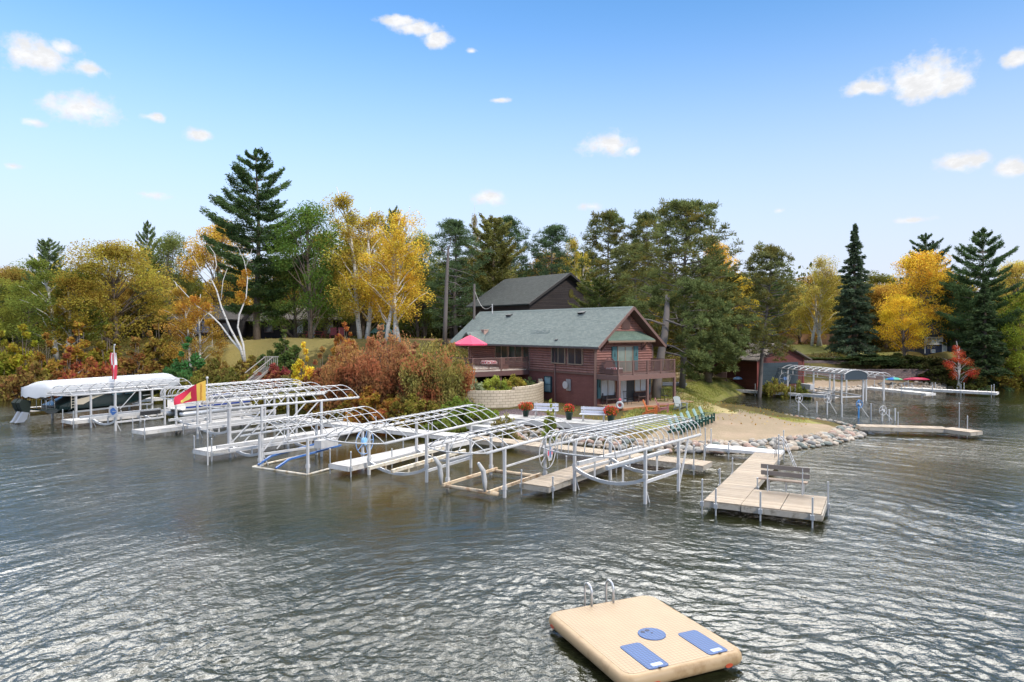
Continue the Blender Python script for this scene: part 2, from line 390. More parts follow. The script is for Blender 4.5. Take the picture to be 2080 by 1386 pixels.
def build_terrain():
    xs = np.concatenate([[-3000,-1500,-800,-400,-220,-150], np.arange(-110,-46,1.5), np.arange(-46,62,.6), np.arange(62,112,1.6), [150,220,400,800,1500,3000]])
    ys = np.concatenate([[14,20,26], np.arange(30,92,.6), np.arange(92,130,2.), [150,200,300,500,900,1600,3000]])
    X, Y = np.meshgrid(xs, ys); x = X.ravel(); y = Y.ravel(); z = hgt(x,y)
    rng = np.random.default_rng(3)
    n = (np.sin(x*.9+1.3*np.sin(y*.4))*np.cos(y*.8+x*.3))*.07+rng.normal(0,.012,x.shape)
    z = z+np.where(z>.3, n, 0)
    z = np.where(y>140, 5.0, z)
    nx, ny = len(xs), len(ys)
    idx = np.arange(nx*ny).reshape(ny,nx)
    f = np.stack([idx[:-1,:-1],idx[:-1,1:],idx[1:,1:],idx[1:,:-1]],-1).reshape(-1,4)
    me = bpy.data.meshes.new('ground'); me.from_pydata(np.stack([x,y,z],-1).tolist(), [], f.tolist())
    # zones: sand / dirt / forest-floor weights
    sandp = np.array([tuple(G(*p).xy) for p in [(1395,893,.6),(1330,898,.6),(1290,893,.6),(1360,864,.6),(1440,848,.6),(1500,838,.6),(1620,851,.6),(1680,857,.5),(1725,872,.4),(1735,887,.3),(1680,903,.2),(1600,915,.2),(1500,918,.2),(1420,914,.3)]])
    s = seg_dist(x,y,np.vstack([sandp,sandp[:1]])); s = np.where(inside(x,y,sandp), s, -s)
    path = np.array([tuple(G(*p).xy) for p in [(1385,805,.95),(1405,812,.95),(1440,830,.85),(1475,838,.75)]])
    s2 = 0.85-seg_dist(x,y,path)
    beach2 = np.array([tuple(G(*p).xy) for p in [(1648,792,.3),(1700,782,.6),(1800,780,.6),(1950,782,.6)]]); s3 = 2.6-seg_dist(x,y,beach2)
    sand = np.clip(.5+s*.9,0,1); straw = np.clip(.5+s2*.9,0,1); bs = np.clip(.5+s3*.6,0,1)
    grav = np.array([tuple(G(*p).xy) for p in [(1062,842,.9),(1130,850,.9),(1215,858,.9)]]); s4 = 1.9-seg_dist(x,y,grav); grv = np.clip(.5+s4*1.2,0,1)
    lawn = np.zeros_like(x)
    for poly in ([(1240,868,.8),(1700,868,.4),(1640,850,.5),(1450,836,.8),(1470,790,1),(1560,770,1.),(1400,770,1.8),(1330,800,1.2)],):
        pp = np.array([tuple(G(*p).xy) for p in poly]); q = seg_dist(x,y,np.vstack([pp,pp[:1]])); q = np.where(inside(x,y,pp), q, -q); lawn = np.maximum(lawn, np.clip(.6+q*.4,0,1))
    lawn = np.maximum(lawn, np.clip(1-np.hypot((x-44)/14,(y-93)/7),0,.6)/.6)
    dry = np.clip(1.2-np.hypot((x+27)/12,(y-78)/7),0,1); dry = np.maximum(dry, np.clip(1.2-np.hypot((x-56)/8,(y-91)/5),0,1))
    for nme, a, b2, c2 in (('zone_a', sand, straw, grv), ('zone_b', lawn, dry, bs)):
        at = me.color_attributes.new(nme,'FLOAT_COLOR','POINT')
        at.data.foreach_set('color', np.stack([a,b2,c2,np.ones_like(a)],-1).ravel())
    me.polygons.foreach_set('use_smooth',[True]*len(me.polygons))
    m, t, out = nm('lawn_sand_and_soil'); p = geo(t)
    za = node(t,'ShaderNodeVertexColor',layer_name='zone_a'); zb = node(t,'ShaderNodeVertexColor',layer_name='zone_b')
    sa_ = t.nodes.new('ShaderNodeSeparateColor'); L(t,za.outputs[0],sa_.inputs[0]); sb = t.nodes.new('ShaderNodeSeparateColor'); L(t,zb.outputs[0],sb.inputs[0])
    n = noise(t,p,2.2,5,.65); nf = noise(t,p,14,4,.7); nb = noise(t,p,.35,4,.6)
    jit = mth(t,'MULTIPLY',mth(t,'SUBTRACT',noise(t,p,1.6,5,.7),.5),.7)
    def z_(ch): return ramp(t, mth(t,'ADD',ch,jit), .42,.58)
    soil = mixc(t, n, (.055,.05,.022), (.15,.10,.045))
    soil = mixc(t, ramp(t,nf,.42,.62), soil, (.11,.105,.03)); soil = mixc(t, ramp(t,nb,.5,.7,0,.6), soil, (.20,.13,.04))
    lw = mixc(t, ramp(t,n,.35,.65), (.20,.21,.045), (.29,.27,.08)); lw = mixc(t, ramp(t,nb,.4,.65), lw, (.28,.26,.09)); lw = mixc(t, ramp(t,nf,.52,.75,0,.6), lw, (.07,.10,.02))
    dr = mixc(t, n, (.36,.27,.10), (.25,.22,.07))
    sd = mixc(t, n, (.345,.27,.18), (.285,.22,.15)); sd = mixc(t, ramp(t,nf,.58,.78,0,.5), sd, (.30,.22,.16)); sd = mixc(t, ramp(t,nb,.5,.7,0,.45), sd, (.46,.33,.24))
    st = mixc(t, nf, (.55,.46,.24), (.44,.34,.15))
    gr = mixc(t, ramp(t,noise(t,p,18,2,.8),.4,.62), (.07,.05,.055), (.22,.17,.17))
    c = mixc(t, z_(sb.outputs[0]), soil, lw); c = mixc(t, z_(sb.outputs[1]), c, dr); c = mixc(t, z_(sb.outputs[2]), c, (.36,.27,.19))
    c = mixc(t, z_(sa_.outputs[0]), c, sd); c = mixc(t, z_(sa_.outputs[1]), c, st); c = mixc(t, z_(sa_.outputs[2]), c, gr)
    sp = t.nodes.new('ShaderNodeSeparateXYZ'); L(t,p,sp.inputs[0])
    c = mixc(t, ramp(t, sp.outputs[2], .12, -.05), c, (.10,.085,.05))
    bsdf(t,out,c,.95,bump(t,mth(t,'ADD',nf,n),.8,.12),0,.1)
    me.materials.append(m)
    o = bpy.data.objects.new('ground', me); C.objects.link(o); tag(o, kind='structure')
build_terrain()
# ------------------------------------------------------------------ water
def pnoise(x, y, z, seed=0):
    rng = np.random.default_rng(seed); pm = rng.permutation(256); pm = np.concatenate([pm,pm,pm])
    g = rng.normal(size=(256,3)); g /= np.linalg.norm(g,axis=1,keepdims=True)
    xi, yi, zi = (np.floor(v).astype(int) for v in (x,y,z)); fx, fy, fz = x-xi, y-yi, z-zi
    u, v, w = (f*f*f*(f*(f*6-15)+10) for f in (fx,fy,fz)); out = 0
    for i in (0,1):
        for j in (0,1):
            for k in (0,1):
                h = pm[pm[pm[(xi+i)&255]+((yi+j)&255)]+((zi+k)&255)]; q = g[h]
                d = q[:,0]*(fx-i)+q[:,1]*(fy-j)+q[:,2]*(fz-k)
                out = out+d*(u if i else 1-u)*(v if j else 1-v)*(w if k else 1-w)
    return out
def build_water():
    ys = [6.0]
    while ys[-1] < 80: ys.append(ys[-1]*(1+WSTEP))
    ys = np.array([-500.,2.,4.5]+ys+[100,160,400,3000]); cs = np.concatenate([[-60,-5,-1.6],np.arange(-1.15,1.1501,WSTEP),[1.6,5,60]])
    Y, K = np.meshgrid(ys, cs, indexing='ij'); X = K*np.maximum(Y,6); x = X.ravel(); y = Y.ravel(); z0 = np.zeros_like(x)
    wx = pnoise(x*.11,y*.11,z0+.3,1)*3.2; wy = pnoise(x*.11,y*.11,z0+7.3,2)*3.2
    dx = x-RC[0]+wx; dy = y-RC[1]+wy; r = np.sqrt(dx*dx+dy*dy+.3); ux, uy = dx/r, dy/r
    def ring(fr, ft, seed): return pnoise(ux*ft, uy*ft, r*fr, seed)
    def wind(ang, l1, l2, seed):
        c, s_ = math.cos(ang), math.sin(ang); a_ = x*c+y*s_; b_ = -x*s_+y*c
        return pnoise(a_/l1, b_/l2, z0, seed)
    env = .5+1.0*np.clip(pnoise(x*.07,y*.09,z0,30)*2.0+.5,0,1)
    z = .036*ring(1.7,9,3)+.043*(.35-np.abs(ring(3.7,20,4)))+.016*ring(7.0,40,5)+.016*wind(.4,.36,.6,6)+.010*wind(-.3,.18,.26,7)+.005*wind(1.2,.11,.16,8)
    sm = lambda v,p,q_: (lambda k: k*k*(3-2*k))(np.clip((v-p)/(q_-p),0,1))
    calm = sm(y,15,24)*np.exp(-((x+5.5+.25*(y-20))/(6.5+.25*y))**2); far = sm(y,24,42)
    dock = np.clip((y-24)/14,0,1)*np.exp(-((x+4)/22)**2); inlet = np.clip((y-46)/8,0,1)*np.clip((x-8)/6,0,1)
    z = z*env*WA*1.25*(1-.4*dock)*(1-.45*inlet)*(1-.80*calm)*(1-.2*far)*(1+.45*sm(x,3,11)*sm(y,17,25))
    z = z*np.clip((80-y)/20,.15,1); z[(y<5)|(np.abs(K.ravel())>1.2)|(y>85)] = 0
    ny, nx = len(ys), len(cs); idx = np.arange(ny*nx).reshape(ny,nx)
    f = np.stack([idx[:-1,:-1],idx[:-1,1:],idx[1:,1:],idx[1:,:-1]],-1).reshape(-1,4).astype(np.int32); n = len(f)
    me = bpy.data.meshes.new('water'); me.vertices.add(len(x)); me.vertices.foreach_set('co', np.stack([x,y,z],-1).astype(np.float32).ravel())
    me.loops.add(n*4); me.loops.foreach_set('vertex_index', f.ravel()); me.polygons.add(n)
    me.polygons.foreach_set('loop_start', np.arange(0,n*4,4,dtype=np.int32)); me.polygons.foreach_set('loop_total', np.full(n,4,np.int32)); me.update()
    me.polygons.foreach_set('use_smooth', np.ones(n,bool))
    m, t, out = nm('rippled_lake_water'); p = geo(t)
    sp = t.nodes.new('ShaderNodeSeparateXYZ'); L(t,p,sp.inputs[0]); x, y, _ = sp.outputs
    c2 = noise(t, mapv(t,p,(1,1.3,1),(0,0,-.4)), 7, 3, .6)
    nr = bump(t, mth(t,'MULTIPLY',c2,mth(t,'MULTIPLY',mth(t,'SUBTRACT',1,mth(t,'MULTIPLY',mth(t,'MULTIPLY',ramp(t,y,16,25),.72),mth(t,'EXPONENT',mth(t,'MULTIPLY',mth(t,'POWER',mth(t,'ABSOLUTE',mth(t,'DIVIDE',mth(t,'ADD',mth(t,'ADD',x,.5),mth(t,'MULTIPLY',y,.25)),mth(t,'ADD',6.5,mth(t,'MULTIPLY',y,.22)))),2.),-1.)))),ramp(t,noise(t,p,.12,2),.35,.65,.7,1.3))), 1.0, WB)
    dn = noise(t, p, .25, 4, .6)
    shal = mth(t,'MULTIPLY',ramp(t,y,25,34),mth(t,'MULTIPLY',ramp(t,x,-16,-4),ramp(t,y,46,40)))
    col = mixc(t, dn, (.010,.014,.006), (.020,.021,.008))
    col = mixc(t, mth(t,'MULTIPLY',shal,.8), col, mixc(t, noise(t,p,1.1,4,.7), (.03,.024,.007), (.09,.068,.022)))
    bs = bsdf(t, out, col, .03, nr, 0, .5); bs.inputs['IOR'].default_value = WIOR
    me.materials.append(m); o = bpy.data.objects.new('water', me); C.objects.link(o); tag(o, kind='structure')
RC = (1.4, 8.5); WA = 1.0; WIOR = 1.52; WB = .03; WSTEP = .0036
build_water()
# ================================================================== vegetation
RN = np.random.default_rng(11)
def quads(cen, sx, sy, rng, flat=0.0, dirs=None):
    n = len(cen); a = rng.normal(size=(n,3))
    if dirs is not None: a = dirs+rng.normal(size=(n,3))*.35
    a /= np.linalg.norm(a,axis=1,keepdims=True)
    b = rng.normal(size=(n,3)); b[:,2] *= (1-flat)
    b -= (b*a).sum(1,keepdims=True)*a; b /= np.linalg.norm(b,axis=1,keepdims=True)+1e-9
    k = rng.uniform(.65,1.35,(n,1)); a = a*sx*k/2; b = b*sy*k/2
    return np.stack([cen-a, cen-b*.9+a*.1, cen+a, cen+b*.9+a*.1],1).reshape(-1,3)
def leafmesh(name, V, mat):
    n = len(V)//4; me = bpy.data.meshes.new(name)
    me.vertices.add(len(V)); me.vertices.foreach_set('co', V.astype(np.float32).ravel())
    me.loops.add(n*4); me.loops.foreach_set('vertex_index', np.arange(n*4,dtype=np.int32))
    me.polygons.add(n); me.polygons.foreach_set('loop_start', np.arange(0,n*4,4,dtype=np.int32)); me.polygons.foreach_set('loop_total', np.full(n,4,np.int32))
    me.materials.append(mat); me.update(); return me
def ell(rng, n, c, r, shell=.55):
    d = rng.normal(size=(n,3)); d /= np.linalg.norm(d,axis=1,keepdims=True)
    rad = shell+(1-shell)*rng.random((n,1))**.7
    rad *= np.where(rng.random((n,1))<.25, rng.random((n,1)), 1)
    return np.array(c)+d*rad*np.array(r)
def limb(mb, p, q, r0, r1, rng, sag=.1, k=4, n=5):
    p, q = np.array(p,float), np.array(q,float); L_ = np.linalg.norm(q-p); pts = []
    for i in range(k+1):
        t = i/k; w = p+(q-p)*t+rng.normal(size=3)*L_*.03*(0<i<k); w[2] -= sag*L_*math.sin(math.pi*t)*.5; pts.append(tuple(w))
    mb.tube(pts, [r0+(r1-r0)*i/k for i in range(k+1)], n); return pts
PROTO = {}
def proto(key, wood, V, matw, matl, Hh, Ww, wn='trunk', ln='crown'):
    r = thing(key, 'x', 'tree'); wood.build(wn, matw, r, True)
    if V is not None:
        o = bpy.data.objects.new(ln, leafmesh(ln, V, matl)); C.objects.link(o); o.parent = r; KIDS.setdefault(r.as_pointer(),[]).append(o)
    PROTO[key] = [r, Hh, Ww, False]
def mk_broad(key, seed, Hh=14, Ww=9, base=.22, nc=34, nl=17000, leaf=.21, mat=None, ext=1.0, bark=None, lean=0, stems=1):
    rng = np.random.default_rng(seed); wood = MB(); vs = []; cl = []
    for st in range(stems):
        lx = lean+rng.uniform(-.12,.12)*(stems>1); ly = rng.uniform(-.05,.05)
        top = np.array([lx*Hh, ly*Hh, Hh*.86]); pts = []
        for i in range(7):
            t = i/6; pts.append(tuple(np.array([st*.35,0,0])*(1)+top*t+np.array([math.sin(t*5+seed)*.02*Hh,math.cos(t*4)*.015*Hh,0])*t))
        wood.tube(pts, [Hh*.02*(1-.8*i/6)*(1 if stems==1 else .65) for i in range(7)], 7)
        n = nc//stems
        for i in range(n):
            t = base+(1-base)*((i+.5)/n)**.8
            prof = math.sin(min(1,max(0,(t-base)/(1-base)*.86+.14))*math.pi)**.6
            a = rng.uniform(0,2*math.pi); rr = Ww*.5*prof*rng.uniform(.35,.88)
            c = top*t*1.0+np.array([math.cos(a)*rr, math.sin(a)*rr, 0]); c[2] = Hh*min(.93,t)+rng.normal()*Hh*.02
            cl.append((c, prof)); j = min(5,int(max(0,t-.15)*6)); limb(wood, pts[j], c, Hh*.0055, Hh*.0012, rng, -.1)
    per = nl//len(cl)
    for c, prof in cl:
        s = Ww*rng.uniform(.11,.20)*ext
        vs.append(ell(rng, int(per*rng.uniform(.6,1.4)), c, (s,s,s*rng.uniform(.55,.8)), .5))
    cen = np.concatenate(vs); proto(key, wood, quads(cen, leaf, leaf*.62, rng), bark or BARK, mat or LEAF, Hh, Ww)
def mk_birch(key, seed, Hh=16, Ww=8, nl=15000, stems=2, leaf=.17, lean=-.12, bare=0.0):
    rng = np.random.default_rng(seed); wood = MB(); cl = []
    for st in range(stems):
        lx = lean*(1-.9*st)+rng.uniform(-.05,.05); top = np.array([lx*Hh, rng.uniform(-.06,.06)*Hh, Hh*(.95-.12*st)]); pts = []
        for i in range(9):
            t = i/8; w = top*t; w[0] = top[0]*t**1.4+st*.5; w[0] += math.sin(t*6+st*2+seed)*.012*Hh; pts.append(tuple(w))
        wood.tube(pts, [Hh*.0125*(1-.85*i/8) for i in range(9)], 7)
        for i in range(17):
            t = .3+.68*i/16; a = rng.uniform(0,2*math.pi); prof = (math.sin((.2+.8*(t-.3)/.7)*math.pi)**.55)*(.75+.25*(t<.7))
            rr = Ww*.5*prof*rng.uniform(.35,.95); j = int(t*8); b = np.array(pts[min(8,j)])
            c = b+np.array([math.cos(a)*rr, math.sin(a)*rr, rng.uniform(.04,.12)*Hh*(1-t*.5)]); c[2] = min(c[2],Hh*.96)
            pp = limb(wood, pts[min(7,max(1,j-1))], c, Hh*.004, Hh*.001, rng, -.15); cl.append((c,pp[3]))
    vs = []; per = nl//len(cl)
    for c, c2 in cl:
        if rng.random() < bare: continue
        s = Ww*rng.uniform(.09,.16)
        k = int(per*rng.uniform(.5,1.4)); vs.append(ell(rng, k, (c[0],c[1],c[2]-s*.6), (s,s,s*1.25), .35)); vs.append(ell(rng, k//3, c2, (s*.7,s*.7,s), .3))
    proto(key, wood, quads(np.concatenate(vs), leaf, leaf*.7, rng), BIRCH, LEAF, Hh, Ww)
def mk_whitepine(key, seed, Hh=22, Ww=12, base=.2, nw=19, nl=30000, mat=None, droop=0, dens=1, prof='wide', upt=.1):
    rng = np.random.default_rng(seed); wood = MB()
    pts = [(math.sin(i*.7+seed)*.01*Hh, 0, Hh*i/10) for i in range(11)]
    wood.tube(pts, [Hh*.0215*(1-.93*(i/10)**.9) for i in range(11)], 8)
    cs = []; ds = []; B = []
    for i in range(nw):
        t = base+(1-base)*(i/(nw-1))**.92; f = (t-base)/(1-base)
        if prof == 'wide': pr = min(1, .6+1.3*f)*(1-f)**.42*1.12
        elif prof == 'cone': pr = (1-f)**.85*1.02+.03
        else: pr = (math.sin((.12+.88*f)*math.pi)**.5)
        nb = int(5+3*(1-f)) if prof!='cone' else 8
        a0 = rng.uniform(0,6.28)
        for j in range(nb):
            a = a0+6.283*j/nb+rng.uniform(-.25,.25); Lb = Ww*.5*pr*(rng.uniform(.5,1.15) if prof!='cone' else rng.uniform(.5,1.18))
            if Lb < .25: continue
            B.append((t*Hh, a, Lb, f))
    tot = sum(b[2] for b in B)
    for z, a, Lb, f in B:
        d = np.array([math.cos(a),math.sin(a),0]); z = z+rng.uniform(-.035,.035)*Hh*.5; z = min(z,Hh*.985)
        up = (upt+.35*f-droop)*Lb
        q = np.array([0,0,z])+d*Lb; q[2] += up
        limb(wood, (0,0,z), q, .012*Lb+.015, .01, rng, .12 if not droop else -.1)
        k = int(nl*Lb/tot*dens); s = rng.random(k)**.6; s = .16+.88*s
        lat = np.array([-d[1],d[0],0])
        w = Lb*.24*np.sin(np.clip(s,0,1)*2.6)+.12
        # clumps along the branch
        nc = max(3,int(Lb*2.2)); ci = rng.integers(0,nc,k); co_ = rng.random(nc); cl_ = rng.uniform(-1,1,nc)
        s = .2+.85*(.75*((ci+co_[ci])/nc)+.25*rng.random(k)); ww = (Lb*.22*np.sin(np.clip(s,0,1)*2.5)+.1)
        c = np.array([0,0,z])+np.outer(s*Lb,d)+np.outer(ww*(cl_[ci]*.8+rng.normal(0,.35,k)),lat)
        c[:,2] += up*s**1.5-.06*Lb*np.sin(s*3.1)+rng.normal(0,.09+.012*Lb,k)+.05
        cs.append(c); dd = np.outer(np.ones(k),d)+np.outer(rng.normal(0,.5,k),lat); dd[:,2] += .35 if not droop else -.2; ds.append(dd)
    # leader tuft
    c = ell(rng, int(nl*.01)+60, (pts[-1][0],0,Hh*.97), (.25,.25,.55), .2); cs.append(c); ds.append(np.tile([0,0,1.],(len(c),1)))
    proto(key, wood, quads(np.concatenate(cs), .40, .115, rng, dirs=np.concatenate(ds)), BARK, mat or NEED, Hh, Ww)
def mk_redpine(key, seed, Hh=18, Ww=10, base=.35, nb=70, nl=26000, lean=0, mat=None, wide=True, tuft=.55):
    rng = np.random.default_rng(seed); wood = MB()
    pts = [(lean*Hh*(i/10)**.9+math.sin(i*.8+seed)*.008*Hh, math.cos(i*.6)*.006*Hh, Hh*.97*i/10) for i in range(11)]
    wood.tube(pts, [Hh*.0195*(1-.88*(i/10)) for i in range(11)], 8)
    tc = []
    for i in range(nb):
        t = base+(1-base)*(i+.5)/nb; f = (t-base)/(1-base); pr = (math.sin((.25+.75*f)*math.pi)**.6) if wide else (1-f)**.6*min(1,.5+f*2)
        a = i*2.4+rng.uniform(-.4,.4); Lb = Ww*.5*pr*rng.uniform(.55,1.08); j = t*10/.97; j0 = min(9,int(j)); b = np.array(pts[j0])+(np.array(pts[min(10,j0+1)])-np.array(pts[j0]))*(j-j0)
        d = np.array([math.cos(a),math.sin(a),0]); q = b+d*Lb; q[2] += Lb*(.05+.55*f)-.05*Lb; q[2] = min(q[2],Hh)
        pp = limb(wood, b, q, .012*Lb+.02, .012, rng, .1)
        tc.append(q)
        for s in (2,3,3):
            e = np.array(pp[s])+rng.normal(0,.16*Lb+.1,3)*np.array([1,1,.5]); e[2] += .12*Lb; limb(wood, pp[s], e, .02, .008, rng, 0, 2, 4); tc.append(e)
        for _ in range(2):
            e = q+rng.normal(0,.14*Lb+.15,3)*np.array([1,1,.6]); tc.append(e)
    tc.append(np.array(pts[-1])+[0,0,.2]); tc = np.array(tc); per = nl//len(tc); cs = []; ds = []
    for c in tc:
        k = int(per*rng.uniform(.6,1.4)); r = tuft*rng.uniform(.7,1.25); d = rng.normal(size=(k,3)); d[:,2] = np.abs(d[:,2])*.9-.25; d /= np.linalg.norm(d,axis=1,keepdims=True)
        cs.append(c+d*r*rng.random((k,1))**.6); ds.append(d)
    proto(key, wood, quads(np.concatenate(cs), .32, .085, rng, dirs=np.concatenate(ds)*1.6), BARKG, mat or NEED, Hh, Ww)
def mk_shrub(key, seed, Hh=3, Ww=4, nl=8500, nc=46, leaf=.2, mat=None, tall=False, tw=True):
    rng = np.random.default_rng(seed); wood = MB(); vs = []
    for i in range(nc):
        a = rng.uniform(0,6.28); f = rng.random(); rr = Ww*.5*math.sqrt(rng.random())*.82
        hh = Hh*(.25+.6*rng.random())*(1-.45*(rr/(Ww*.5))**2)
        if tall: rr *= (1.05-hh/Hh*.45); 
        c = np.array([math.cos(a)*rr, math.sin(a)*rr, hh]); limb(wood, (c[0]*.15,c[1]*.15,-.2), c*np.array([1,1,1.12]), .035, .01, rng, 0, 3, 4)
        s = Ww*rng.uniform(.05,.13); vs.append(ell(rng, int(nl/nc*rng.uniform(.4,1.6)), c*np.array([1,1,rng.uniform(.85,1.18)]), (s,s,min(s*1.1,Hh*.22)), .1))
    k = nl//6; a = rng.uniform(0,6.28,k); rr = Ww*.5*np.sqrt(rng.random(k))*.95; vs.append(np.stack([np.cos(a)*rr,np.sin(a)*rr,rng.random(k)*Hh*.3],-1))
    proto(key, wood, quads(np.concatenate(vs), leaf, leaf*.62, rng), BARK, mat or LEAFW, Hh, Ww, 'stems', 'foliage')
mk_broad('broadleaf_tree', 1, 14, 10, .2, 38, 20000)
mk_broad('round_tree', 2, 13, 11, .12, 46, 24000, .2)
mk_broad('tall_tree', 3, 16, 8, .25, 32, 14000, ext=.9)
mk_birch('birch_tree', 4, 18, 8, 17000, 2, lean=-.16)
mk_birch('birch_pair', 5, 18, 9, 20000, 3, lean=.1)
mk_birch('thin_birch', 6, 15, 7, 6500, 2, lean=.05, bare=.35)
mk_whitepine('white_pine', 7, 22, 14, .16, 16, 60000)
mk_whitepine('tall_pine', 8, 20, 9, .12, 24, 40000, prof='oval', upt=.3)
mk_redpine('shaggy_pine', 18, 18, 9, .15, 80, 36000, tuft=.7)
mk_whitepine('spruce_tree', 9, 17, 6.2, .06, 30, 30000, droop=.42, prof='cone')
mk_whitepine('soft_pine', 10, 18, 8, .08, 24, 38000, mat=NEEDW, prof='oval', upt=.35)
mk_redpine('red_pine', 12, 18, 9.5, .2, 84, 36000, mat=NEEDW)
mk_redpine('big_red_pine', 13, 20, 13, .18, 120, 60000, tuft=.6, lean=.02, mat=NEEDW)
mk_redpine('leaning_pine', 14, 17, 9, .30, 84, 34000, lean=.10, mat=NEEDW)
mk_shrub('shrub', 20); mk_shrub('shrub_low', 21, 1.6, 3.6, 6000, 40, .18); mk_shrub('shrub_tall', 22, 4.5, 3, 8500, 48, .2, tall=True)
mk_shrub('big_shrub', 23, 5, 8, 34000, 150, .19, mat=LEAFM)
mk_shrub('garden_plant', 24, 1.0, .9, 1500, 14, .11)
def place(key, px, ytop, Y, wpx, col, label, cat='tree', group=None, ybase=None, rz=None, name=None, dx=0, zoff=-.15, mirror=False, mat=None):
    r, Hh, Ww, used = PROTO[key]
    x = (px-1040)/F*Y; z = gz(x,Y) if ybase is None else P(px,ybase,Y).z
    top = P(px, ytop, Y).z; s = (top-z-zoff*.0)/Hh; w = wpx*Y/F/Ww
    if not used: o = r; PROTO[key][3] = True
    else: o = copy_tree(r)
    if name: o.name = name
    o.location = (x,Y,z+zoff); o.rotation_euler = (0,0,(rz if rz is not None else (0 if key in ('birch_tree','birch_pair','leaning_pine','big_red_pine') else random.uniform(0,6.28))))
    o.scale = (w*(-1 if mirror else 1), w, s); o['label'] = label; o['category'] = cat
    if group: o['group'] = group
    for k in KIDS.get(o.as_pointer(), []) or [c for c in o.children]: k.color = (*col,1)
    return o
GRN=(.075,.12,.025); OLV=(.17,.165,.03); YG=(.26,.24,.035); GOLD=(.50,.33,.045); ORG=(.52,.24,.04); RUSTC=(.34,.15,.05); RED=(.50,.09,.045); DPINE=(.065,.10,.042); PINE=(.09,.125,.045); YPINE=(.14,.15,.045); BROWNL=(.24,.14,.05); YEL=(.62,.45,.05)
TW='trees behind the lodge and along the lakeshore'
